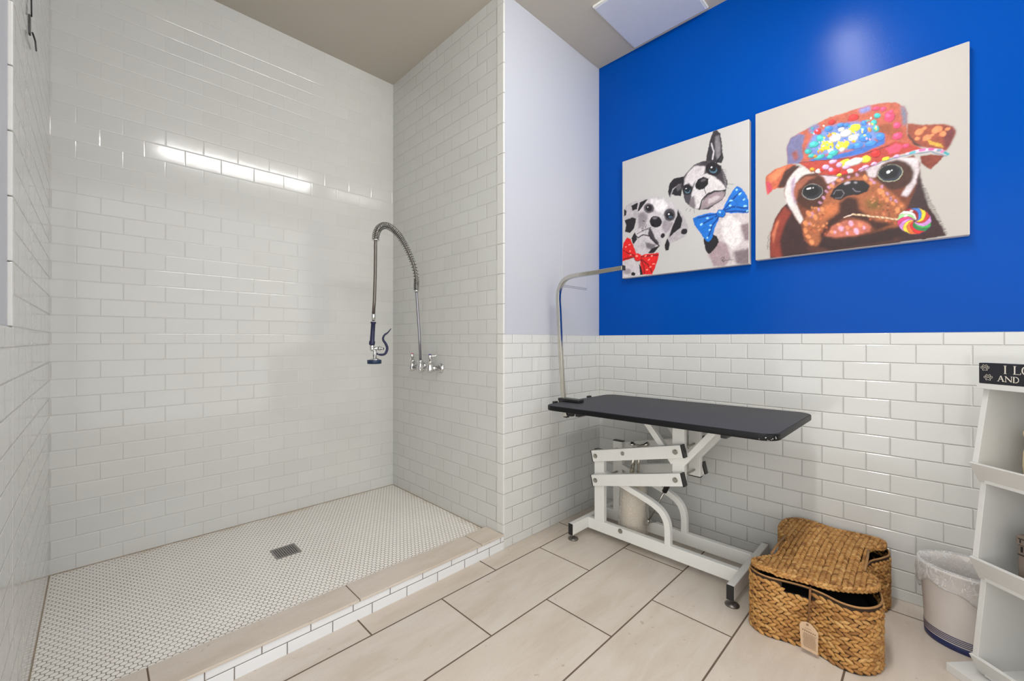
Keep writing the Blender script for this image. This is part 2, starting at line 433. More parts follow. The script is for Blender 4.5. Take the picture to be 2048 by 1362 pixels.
# ------------------------------------------------------------------ the room
T = .12
struct('floor', MB().box((XL-T, YBACK, -.1), (XD+T, YC+.12, 0)), M['floor'])
struct('floor', MB().box((XL-T, YC+.12, -.1), (XB+T, YA+T, ZS)), M['hex'])
struct('ceiling', MB().box((XL-T, YBACK, HC), (XD+T, YA+T, HC+.1)), M['paint_ceiling'])
struct('wall_back', MB().box((XL-T, YA, ZS-.05), (XB+T, YA+T, HC)), M['tile_back'])
struct('wall_shower_side', MB().box((XB, YC+.004, 0), (XB+.006, YA, HC)), M['tile_side'])
# return wall: painted above, tile wainscot standing 8 mm proud below
struct('wall_return', MB().box((XB+.0055, YC+.008, 0), (XD+T, YC+T, HC)), M['paint_lilac'])
struct('wall_right', MB().box((XD+.008, YBACK, 0), (XD+T+.008, YC+.01, HC)), M['paint_blue'])
# doorway added to the left wall, out of frame, to let in fill light
struct('wall_left', MB().box((XL-T, YBACK, 0), (XL-.008, -.95, HC)).box((XL-T, -.95, 2.25), (XL-.008, 1.12, HC)).box((XL-T, 1.12, 0), (XL-.008, YA, HC)), M['paint_lilac'])
struct('trim_1', MB().box((XB+.0005, YC, 0), (XD+.008, YC+.008, ZC)), M['tile_return'], .003)
struct('trim_2', MB().box((XD, YBACK, 0), (XD+.008, YC+.0001, ZC)), M['tile_right'], .003)
struct('trim_3', MB().box((XL-.008, YBACK, 0), (XL, -.95, ZC)).box((XL-.008, 1.12, 0), (XL, 1.551, ZC)).box((XL-.008, 1.551, 0), (XL, YA, HC)), M['tile_left'], .003)
def bullnose(name, x0, x1, y0, y1, zs, mats=None):
    mb = MB()
    for a, b in zs: mb.box((x0, y0, a+.0012), (x1, y1, b-.0012))
    return struct(name, mb, M['edge_tile'], .0025)
# corner column of edge tiles on the shower side wall, and the edge of the left wall's tiles
rows = [(ZC-HCAP-ROW*(k+2), ZC-HCAP-ROW*k) for k in range(12, -1, -2)]+[(ZC-HCAP, ZC)]
z = ZC
while z < HC-.02: rows.append((z, min(z+ROW*2, HC))); z += ROW*2
rows = [(max(a, .079), b) for a, b in rows if b > .10]
bullnose('trim_4', XB-.0035, XB+.0092, YC-.0005, YC+.048, rows)
rows2 = []; z = ZC
while z < HC-.02: rows2.append((z, min(z+TW, HC))); z += TW
bullnose('trim_5', XL-.009, XL+.0005, 1.533, 1.558, rows2)
# painted sliver of lilac where the blue paint stops short of the corner
# shower curb: tiled front, stone slab on top in four pieces
struct('trim_6', MB().box((XL-.006, YC, 0), (XB+.0005, 1.69, .0665)), M['tile_curb'])
slab_cuts = [XL-.006, .113, .727, 1.3445, XB+.0005]
mb = MB()
for a, b in zip(slab_cuts, slab_cuts[1:]): mb.box((a+.002, YC-.004, .0675), (b-.002, 1.688, .077))
struct('trim_7', mb, M['slab'], .0018)
struct('trim_8', MB().box((XL-.006, YC+.001, .0665), (XB, 1.686, .0745)), M['groutline'])
# dark sealant joints at the shower floor
struct('trim_9', MB().box((XL, YA-.0025, ZS), (XB, YA, ZS+.0025)).box((XB-.0025, 1.69, ZS), (XB, YA-.0025, ZS+.0025)).box((XL, 1.69, ZS), (XL+.0025, YA-.0025, ZS+.0025)), M['sealant'])

# ceiling light: long surface fixture, the lamp of the room
LY = .36
t = thing('ceiling_light', 'long white linear ceiling light with lit diffuser, hung over the middle of the room', 'ceiling light', (1.06, LY, HC))
build('housing', MB().box((.41, LY-.07, HC-.03), (1.71, LY+.07, HC)), M['white_metal'], t, .004)
pr = []
for k in range(9):
    a = math.pi*k/8; pr.append((LY-.058*math.cos(a), HC-.03-.045*math.sin(a)))
mb = MB(); mb.ring_sweep([[(x, y, z) for y, z in pr] for x in (.42, 1.70)], False, True, True); build('diffuser', mb, M['lamp'], t)

# white hatch in the ceiling corner
t = thing('ceiling_hatch', 'flat white access hatch on the ceiling against the blue wall', 'hatch', (2.13, 1.075, HC))
build('hatch_frame', MB().box((1.905, .853, HC-.012), (2.355, 1.293, HC)), M['white_metal'], t, .004)
build('hatch_door', MB().box((1.915, .863, HC-.018), (2.345, 1.283, HC-.013)), plain('hatch paint', rgb(200, 204, 216), .5), t, .003)
# painted-over panel in the return wall
t = thing('wall_panel', 'painted-over square access panel in the pale lilac wall above the tiles', 'access panel', (2.108, YC+.008, 1.397))
build('panel_frame', MB().box((1.977, YC+.0045, 1.397), (2.240, YC+.008, 1.652)), M['paint_lilac'], t, .001)
build('panel_door', MB().box((1.983, YC+.001, 1.405), (2.234, YC+.0044, 1.646)), M['paint_lilac'], t, .002)

# drain
t = thing('shower_drain', 'small square steel drain grate in the white hexagon floor', 'drain', (.655, 2.195, ZS))
dx0, dx1, dy0, dy1 = .600, .710, 2.137, 2.252
mb = MB().box((dx0, dy0, ZS), (dx1, dy0+.008, ZS+.003)).box((dx0, dy1-.008, ZS), (dx1, dy1, ZS+.003)).box((dx0, dy0+.008, ZS), (dx0+.008, dy1-.008, ZS+.003)).box((dx1-.008, dy0+.008, ZS), (dx1, dy1-.008, ZS+.003))
build('frame', mb, M['drain_steel'], t, .0008)
build('body', MB().box((dx0+.008, dy0+.008, ZS), (dx1-.008, dy1-.008, ZS+.0006)), M['black_void'], t)  # thin black sheet standing in for the dark hollow under the grate
mb = MB()
for k in range(10):
    x = dx0+.012+k*.0094; mb.box((x, dy0+.008, ZS+.0006), (x+.0040, dy1-.008, ZS+.0026))
for k in range(6):
    y = dy0+.018+k*.0155; mb.box((dx0+.008, y, ZS+.0006), (dx1-.008, y+.0035, ZS+.0022))
build('grate', mb, M['drain_steel'], t)

# thin black bracket high on the left wall
t = thing('wall_bracket', 'thin black bracket fixed high on the left tiled wall', 'bracket', (XL, 1.87, 1.99))
build('rod', MB().tube([(XL+.004, 1.875, 2.25), (XL+.004, 1.873, 2.10), (XL+.005, 1.871, 2.03)], .0018, 8), M['black_plastic'], t)
build('plate', MB().box((XL, 1.862, 1.975), (XL+.0035, 1.880, 2.032)), M['black_plastic'], t, .002)
build('arm', MB().tube([(XL+.007, 1.868, 1.982), (XL+.009, 1.92, 1.985), (XL+.006, 1.992, 1.989)], .0022, 8), M['black_plastic'], t)

# painted shapes of the two canvases: kind, colour, softness, stroke width, points (thousandths of the canvas)
P1 = '''0 196 186 188 2 0.0 725 433 844 518 864 433 920 380 1007 347 1007 -1 760 4 735 78 705 134 689 220 725 318
0 160 140 146 6 0.0 786 194 854 162 883 57 844 2 765 6 725 100
0 222 216 216 8 0.0 815 342 892 356 948 295 948 157 892 106 835 196
0 140 122 128 6 0.0 948 276 1007 284 1007 167 976 162
0 120 106 112 9 0.0 902 95 1007 108 1007 1 920 2
0 28 25 30 2 0.0 689 220 725 266 786 225 801 181 771 135 730 101 705 134
0 70 66 72 2 0.0 534 723 578 765 621 796 684 804 746 791 815 729 845 660 862 595 854 556 844 508 825 482 766 455 725 433 663 446 610 468 556 523 539 570 531 626 528 681
0 205 198 202 4 0.0 545 710 578 755 621 785 674 789 705 761 696 711 663 688 626 667 605 635 578 669 542 656
0 60 54 60 4 0.0 621 785 705 797 815 729 860 595 825 604 766 661 715 701 715 758
0 208 203 205 3 0.0 619 637 634 675 674 701 715 704 766 669 825 604 850 557 825 538 771 562 725 557 692 523 665 456 623 463 595 509 599 577
0 120 112 118 5 0.0 599 556 621 562 631 485 621 460 578 497
0 150 134 140 3 0.0 679 495 715 534 776 550 843 534 831 491 771 466 715 447 663 444
0 190 178 182 4 0.0 725 511 786 522 815 510 766 480 725 474
1 28 25 30 1 9.5 659 447 676 512 715 549 766 556 846 546
0 28 25 30 1 0.0 627 643 647 677 689 686 725 663 723 620 696 596 663 594 634 609
0 90 86 92 3 0.0 711 663 710 658 705 654 697 652 688 651 678 651 671 654 668 658 668 663 673 667 681 669 691 670 700 669 707 667
0 8 8 10 1 0.0 665 623 664 618 660 616 655 615 650 616 645 620 641 624 640 629 641 633 645 636 650 637 655 635 660 632 664 627
1 28 25 30 1 5.3 696 596 705 557
0 28 25 30 2 0.0 813 690 801 675 781 670 756 675 733 691 714 713 705 737 707 759 720 774 741 779 765 773 788 757 806 735 815 711
0 84 118 140 1 0.0 789 709 786 699 779 693 768 692 756 695 745 703 737 713 734 724 737 734 745 740 756 741 768 738 779 730 786 720
0 18 22 30 1 0.0 784 718 781 709 775 704 765 703 754 706 745 712 738 722 735 731 738 740 745 745 754 746 765 743 775 736 781 727
0 240 240 245 1 0.0 754 736 753 734 751 733 749 733 746 733 744 735 742 737 742 740 742 742 744 743 746 744 749 743 751 741 753 739
0 28 25 30 2 0.0 606 610 602 593 591 582 575 578 558 582 542 594 531 611 527 630 531 646 542 658 558 662 575 657 591 645 602 629
0 84 112 130 1 0.0 592 607 589 598 583 592 573 590 562 592 553 599 546 609 544 619 546 628 553 634 562 636 573 634 583 627 589 617
0 18 22 30 1 0.0 587 615 585 607 580 602 571 601 562 603 554 609 548 616 546 625 548 632 554 637 562 639 571 636 580 631 585 623
0 240 240 245 1 0.0 564 629 564 627 562 626 560 626 558 626 556 628 554 630 554 632 554 633 556 634 558 635 560 634 562 633 564 631
1 150 145 150 1 3.2 820 707 852 688
1 150 145 150 1 3.2 823 692 852 674
1 150 145 150 1 3.2 826 677 852 660
1 150 145 150 1 3.2 829 662 852 646
1 150 145 150 1 3.2 832 647 852 631
1 150 145 150 1 3.2 835 632 852 617
1 150 145 150 1 3.2 838 617 852 603
1 150 145 150 1 3.2 841 602 852 589
1 150 145 150 1 3.2 844 587 852 575
0 48 45 50 1 0.0 707 804 725 890 741 958 761 998 786 1002 811 970 820 911 825 848 833 785 820 748 776 766 725 791
0 128 124 130 5 0.0 774 957 801 956 811 893 815 811 791 777 776 823
1 205 200 205 2 9.5 748 914 764 847 756 796
1 20 18 22 1 10.5 825 813 796 786 786 760
0 34 31 36 1 0.0 414 655 426 708 460 734 536 730 540 678 525 628 517 584 466 599 443 615 429 591 415 622
1 165 160 168 2 8.4 431 607 452 651 500 676
0 90 86 92 4 0.0 477 673 522 683 517 641 489 626
1 28 25 30 1 2.1 567 478 553 459
1 28 25 30 1 2.1 594 466 583 447
1 28 25 30 1 2.1 621 457 621 428
1 28 25 30 1 2.1 862 587 902 572
1 28 25 30 1 2.1 859 563 869 553
0 18 108 200 1 0.0 610 393 663 404 725 407 786 397 805 374 795 335 776 298 750 210 725 193 703 210 663 277 621 338
0 18 108 200 1 0.0 823 401 854 465 892 527 925 558 958 530 989 473 1007 401 1012 349 957 358 883 373 840 390
1 6 52 130 3 9.5 800 380 725 349 663 330
1 6 52 130 3 9.5 800 365 756 312 725 225
1 6 52 130 3 9.5 835 399 892 416 994 384
1 6 52 130 3 9.5 837 408 883 459 948 513
1 6 52 130 3 9.5 795 385 725 391 642 387
1 6 52 130 3 9.5 840 392 920 380 1003 357
0 18 108 200 2 0.0 643 391 644 389 645 385 644 382 641 378 638 376 635 375 633 376 631 378 631 382 632 386 634 389 637 391 640 392
0 150 212 250 2 0.0 684 340 685 337 683 333 680 330 675 327 670 326 665 327 663 329 662 332 664 336 667 339 672 342 677 343 682 342
0 150 212 250 2 0.0 732 371 731 368 728 366 723 365 717 365 712 366 708 369 706 372 707 375 710 377 715 378 721 378 726 376 730 374
0 18 108 200 2 0.0 688 304 690 302 689 298 688 293 685 288 681 285 678 283 675 284 674 286 674 290 676 295 679 299 683 303 686 304
0 150 212 250 2 0.0 724 229 725 226 724 223 722 220 719 218 715 218 712 219 710 221 709 224 710 227 712 230 715 232 718 232 722 231
0 150 212 250 2 0.0 751 313 751 310 748 308 745 307 740 307 736 308 733 310 732 313 732 316 735 318 738 319 743 319 747 318 750 315
0 18 108 200 2 0.0 770 372 771 370 771 367 770 363 768 360 765 357 763 356 761 356 760 358 760 361 761 365 764 368 766 371 769 372
0 150 212 250 2 0.0 743 286 744 283 742 280 739 278 735 275 731 274 727 275 725 276 725 279 726 282 729 285 734 287 738 288 741 287
0 150 212 250 2 0.0 931 529 931 526 929 523 926 522 923 522 919 524 917 527 916 530 916 534 917 537 920 538 924 538 927 536 930 533
0 18 108 200 2 0.0 910 513 911 511 911 506 910 502 907 498 904 495 900 493 898 494 896 497 896 501 898 506 900 510 903 513 907 514
0 150 212 250 2 0.0 954 503 955 500 953 496 950 493 946 491 941 490 937 491 935 493 934 496 936 499 939 503 944 505 948 506 952 505
0 150 212 250 2 0.0 895 462 894 459 891 457 886 456 881 456 876 458 873 460 871 463 872 466 875 468 879 469 884 469 889 467 893 465
0 18 108 200 2 0.0 938 462 939 460 940 457 939 453 937 450 934 448 931 447 929 448 928 450 927 453 928 457 930 460 933 462 936 463
0 150 212 250 2 0.0 977 454 977 451 977 448 974 446 971 444 967 444 964 445 962 447 961 450 962 453 965 455 968 457 971 457 975 457
0 150 212 250 2 0.0 989 403 988 400 986 398 981 396 976 397 971 398 968 401 966 404 967 407 970 409 974 411 979 410 984 409 987 406
0 18 108 200 2 0.0 923 417 924 414 923 410 922 406 919 402 916 399 913 397 911 397 910 400 910 404 912 408 914 412 917 416 920 417
0 150 212 250 2 0.0 995 369 995 366 995 364 993 362 991 361 988 360 986 361 984 363 983 365 984 367 986 369 988 371 991 371 993 370
0 150 212 250 2 0.0 885 429 885 426 883 424 880 423 876 423 873 425 870 427 869 429 870 432 871 434 874 435 878 434 881 433 884 431
0 18 108 200 2 0.0 946 425 946 424 946 421 945 418 944 416 942 414 940 413 938 413 937 415 937 417 938 420 940 423 942 425 944 426
0 6 52 130 2 0.0 849 375 846 364 836 356 823 353 808 356 794 365 784 377 781 390 784 401 794 409 808 412 823 409 836 400 846 388
0 18 108 200 1 0.0 846 380 843 368 835 360 822 357 808 360 796 368 787 380 784 393 787 405 796 413 808 416 822 413 835 405 843 393
0 150 212 250 2 0.0 816 395 815 392 813 390 809 389 805 390 802 392 799 395 798 398 799 401 802 403 805 404 809 403 813 401 815 398
0 192 186 190 2 0.0 149 545 194 611 276 633 373 606 443 549 484 485 477 409 443 339 396 303 363 275 343 222 288 219 226 280 149 320 123 362 133 431
0 228 224 226 7 0.0 263 618 373 593 408 534 373 475 313 510 263 567
0 140 132 138 8 0.0 149 522 201 534 238 480 213 416 149 393
0 150 142 148 7 0.0 373 430 455 392 431 341 385 310 361 365
0 186 180 184 2 0.0 99 266 136 313 213 288 307 239 282 185 201 165 136 195
0 110 104 110 5 0.0 213 277 313 238 276 198 226 228
0 178 172 176 1 0.0 11 599 56 625 149 639 241 627 201 598 156 550 139 489 112 411 72 375 22 392 32 450 13 514
0 28 25 30 2 0.0 21 494 97 503 131 484 112 411 70 375 24 394 35 450
0 28 25 30 2 0.0 86 604 144 615 139 565 97 560
0 28 25 30 2 0.0 165 615 241 627 198 584 156 544 144 546
0 28 25 30 1 0.0 13 592 40 569 32 534 13 532
0 172 166 170 1 0.0 489 495 534 431 567 359 575 304 556 264 489 243 431 230 417 179 394 180 382 221 399 269 434 340 477 398
0 28 25 30 2 0.0 445 355 486 435 491 483 530 399 513 337 460 308 420 276
0 28 25 30 1 0.0 567 313 569 303 566 293 559 285 548 281 535 281 525 285 517 294 515 304 518 313 526 321 537 326 549 325 560 321
0 28 25 30 1 0.0 382 221 406 273 427 231 415 177 392 181
0 80 74 80 4 0.0 294 537 290 520 277 509 258 505 237 509 217 521 204 539 199 558 204 575 217 586 237 590 258 585 277 573 290 556
0 28 25 30 1 0.0 275 542 272 532 264 525 253 522 241 525 230 532 222 543 220 555 222 565 230 572 241 575 253 572 264 564 272 554
0 235 235 240 1 0.0 245 557 244 555 242 554 240 554 237 554 235 556 233 558 232 560 233 562 235 563 237 563 240 563 242 561 244 559
0 70 66 72 4 0.0 474 447 469 426 456 411 436 405 415 410 395 424 381 444 376 468 381 489 395 504 415 509 437 505 456 491 469 470
0 28 25 30 1 0.0 457 446 454 434 445 426 433 422 419 425 406 433 397 446 394 459 397 472 406 480 419 484 433 481 445 472 454 460
0 70 88 108 2 0.0 448 435 446 432 442 429 435 429 428 430 421 433 417 437 415 442 417 445 421 447 428 448 435 446 442 443 446 439
0 235 235 240 1 0.0 424 462 424 460 422 458 419 458 416 458 413 460 411 462 411 465 411 467 413 469 416 469 419 469 422 467 424 465
0 28 25 30 1 0.0 357 398 344 383 324 376 301 379 278 391 261 409 253 432 256 452 268 468 289 475 312 472 335 459 351 441 359 419
0 110 105 112 3 0.0 320 456 318 452 313 449 304 447 295 448 286 450 279 453 276 457 278 461 283 464 292 466 301 465 310 463 317 460
0 5 5 8 1 0.0 297 400 295 396 291 393 285 392 279 393 273 396 269 401 267 405 269 410 273 412 279 413 285 412 291 409 295 404
0 60 54 60 3 0.0 257 390 276 358 300 297 337 245 313 238 263 291 238 342
1 28 25 30 1 9.5 129 343 149 322 194 340 251 322 300 262 337 225
1 70 64 70 3 6.3 263 389 201 377 136 354
0 28 25 30 2 0.0 382 294 378 287 371 283 363 283 356 287 351 293 349 302 351 310 356 317 363 321 370 321 377 318 382 311 384 303
0 60 55 60 1 0.0 255 375 254 374 253 373 251 373 249 373 247 374 245 376 245 377 245 379 247 380 249 380 251 379 253 378 254 377
0 60 55 60 1 0.0 192 377 192 376 190 375 188 375 186 375 184 376 182 378 182 379 182 381 184 382 186 382 188 382 190 381 192 379
0 60 55 60 1 0.0 265 354 264 353 263 352 261 351 259 352 257 353 255 354 255 356 255 357 257 358 259 358 261 358 263 357 264 356
0 60 55 60 1 0.0 201 408 201 406 199 405 197 405 195 405 193 406 192 408 191 409 192 411 193 412 195 412 197 412 199 411 201 409
0 60 55 60 1 0.0 201 454 201 452 199 451 197 451 195 451 193 453 192 454 191 456 192 457 193 458 195 458 197 458 199 457 201 455
0 60 55 60 1 0.0 235 381 235 379 234 378 232 378 229 378 227 379 226 381 225 382 226 384 227 385 229 385 232 385 234 384 235 382
0 60 55 60 1 0.0 250 370 250 368 249 367 247 367 244 367 242 368 241 370 240 371 241 373 242 374 244 374 247 374 249 373 250 371
0 60 55 60 1 0.0 209 447 209 446 207 445 205 445 203 445 201 446 199 448 199 449 199 451 201 451 203 452 205 451 207 450 209 449
0 60 55 60 1 0.0 200 364 200 363 198 362 196 361 194 362 192 363 191 364 190 366 191 367 192 368 194 369 196 368 198 367 200 366
0 60 55 60 1 0.0 221 422 221 420 219 419 217 419 215 419 213 420 212 422 211 423 212 425 213 426 215 426 217 426 219 425 221 423
0 60 55 60 1 0.0 231 414 230 413 229 412 227 411 225 412 223 413 221 414 221 416 221 417 223 418 225 418 227 418 229 417 230 416
0 60 55 60 1 0.0 220 402 220 401 219 400 216 400 214 400 212 401 211 403 210 404 211 406 212 407 214 407 216 406 219 405 220 404
0 60 55 60 1 0.0 222 392 222 390 220 389 218 389 216 390 214 391 213 392 212 394 213 395 214 396 216 396 218 396 220 395 222 393
0 60 55 60 1 0.0 203 392 203 391 201 390 199 390 197 390 195 391 194 393 193 394 194 396 195 397 197 397 199 397 201 395 203 394
0 60 55 60 1 0.0 190 393 189 392 188 391 186 390 183 391 181 392 180 393 179 395 180 396 181 397 183 398 186 397 188 396 189 395
0 60 55 60 1 0.0 265 450 265 449 264 448 262 448 259 448 257 449 256 451 255 452 256 454 257 455 259 455 262 455 264 453 265 452
0 60 55 60 1 0.0 212 412 212 411 210 410 208 409 206 410 204 411 203 412 202 414 203 415 204 416 206 417 208 416 210 415 212 414
0 60 55 60 1 0.0 227 375 226 374 225 373 223 373 220 373 218 374 217 376 216 377 217 379 218 380 220 380 223 380 225 379 226 377
0 60 55 60 1 0.0 196 396 196 395 194 394 192 394 190 394 188 395 187 396 186 398 187 400 188 400 190 401 192 400 194 399 196 398
0 60 55 60 1 0.0 240 375 240 374 238 373 236 373 234 373 232 374 231 375 230 377 231 378 232 379 234 380 236 379 238 378 240 377
0 60 55 60 1 0.0 260 382 260 380 258 379 256 379 254 380 252 381 251 382 250 384 251 385 252 386 254 386 256 386 258 385 260 383
0 60 55 60 1 0.0 195 393 194 392 193 391 191 391 189 391 187 392 185 394 185 395 185 397 187 398 189 398 191 398 193 397 194 395
0 28 25 30 1 0.0 86 327 118 377 139 312 103 273
0 28 25 30 1 0.0 236 181 282 217 343 227 291 175
0 198 190 194 1 0.0 -1 145 96 151 149 111 177 14 96 2 -4 7
0 28 25 30 1 0.0 124 22 122 16 117 11 109 9 100 10 92 14 86 20 84 27 86 33 92 38 100 40 109 39 117 35 122 29
0 28 25 30 1 0.0 156 104 181 72 200 9 168 9
0 150 140 146 6 0.0 83 48 79 38 68 31 52 28 34 30 17 37 6 46 2 57 6 67 17 74 34 77 52 75 68 69 79 59
0 214 24 26 1 0.0 -1 233 9 298 43 343 77 323 110 246 133 190 120 162 -1 146
0 214 24 26 1 0.0 168 167 226 176 332 169 331 133 303 57 276 1 194 10 168 97
1 120 8 12 3 9.5 123 173 56 207 9 238
1 120 8 12 3 9.5 123 162 56 165 5 160
1 120 8 12 3 9.5 168 161 251 156 325 154
1 120 8 12 3 9.5 172 143 238 88 276 15
1 120 8 12 3 9.5 172 143 201 81 207 17
0 214 24 26 2 0.0 38 330 40 328 40 326 40 323 38 321 36 320 33 319 31 320 30 322 29 324 30 327 31 329 34 330 36 331
0 255 150 135 2 0.0 40 269 40 267 39 264 37 262 33 260 30 259 26 260 24 262 23 264 25 267 27 269 31 271 34 271 38 271
0 255 150 135 2 0.0 78 276 77 274 75 273 71 272 67 272 63 273 60 274 59 276 59 278 62 280 65 281 70 281 74 280 77 278
0 214 24 26 2 0.0 33 236 34 234 34 231 32 227 29 223 26 220 23 219 20 219 19 221 19 225 21 229 24 232 27 235 30 236
0 255 150 135 2 0.0 79 224 80 222 79 219 77 217 74 216 71 215 68 216 66 218 65 220 66 223 68 225 71 226 74 226 77 226
0 255 150 135 2 0.0 86 189 86 187 84 185 81 184 77 184 73 185 71 187 70 189 70 191 72 193 75 194 79 194 82 193 85 191
0 214 24 26 2 0.0 41 189 42 188 42 185 41 181 38 178 35 175 33 174 31 174 30 176 30 179 31 182 34 186 37 188 39 190
0 255 150 135 2 0.0 228 166 228 164 226 161 223 159 219 157 214 155 211 155 209 157 209 159 210 161 214 164 218 166 222 167 226 167
0 255 150 135 2 0.0 282 154 282 151 280 149 276 148 272 148 269 149 266 151 265 153 265 156 267 158 270 159 274 159 278 158 281 156
0 214 24 26 2 0.0 313 142 314 140 314 138 313 135 311 133 309 131 307 130 305 130 304 132 304 134 305 137 307 139 309 141 311 142
0 255 150 135 2 0.0 255 131 255 129 254 126 251 123 247 121 243 120 239 120 237 122 237 124 238 127 241 130 245 132 249 133 253 132
0 255 150 135 2 0.0 300 87 299 84 296 82 292 81 286 81 281 82 278 84 276 86 277 88 280 90 284 92 290 92 295 91 298 89
0 214 24 26 2 0.0 228 93 230 91 230 89 229 86 228 84 225 82 223 81 221 82 219 84 219 86 220 89 222 91 224 93 226 94
0 255 150 135 2 0.0 269 69 270 66 269 63 266 61 262 59 258 58 255 58 252 60 252 63 253 66 256 69 259 71 264 71 267 71
0 255 150 135 2 0.0 238 45 238 42 235 40 232 39 227 39 223 40 220 41 218 44 219 46 221 48 225 50 230 50 234 49 237 47
0 214 24 26 2 0.0 270 25 271 23 270 20 269 17 267 13 264 11 261 10 260 10 259 11 259 14 260 18 263 21 265 23 268 25
0 120 8 12 2 0.0 181 151 178 138 168 128 154 124 139 126 124 134 115 147 111 161 115 174 124 184 139 188 154 186 168 178 178 165
0 214 24 26 1 0.0 177 156 174 143 166 133 153 129 139 131 127 138 118 151 115 165 118 178 127 188 139 193 153 191 166 183 174 171
0 255 150 135 2 0.0 148 170 147 166 143 164 139 163 133 164 129 166 125 169 124 173 125 177 129 179 133 180 139 179 143 177 147 174
1 28 25 30 1 3.2 815 56 825 67 839 63 837 48 820 46 830 34 849 44 859 38 873 43 887 37 902 39
1 28 25 30 1 2.1 825 65 833 29'''
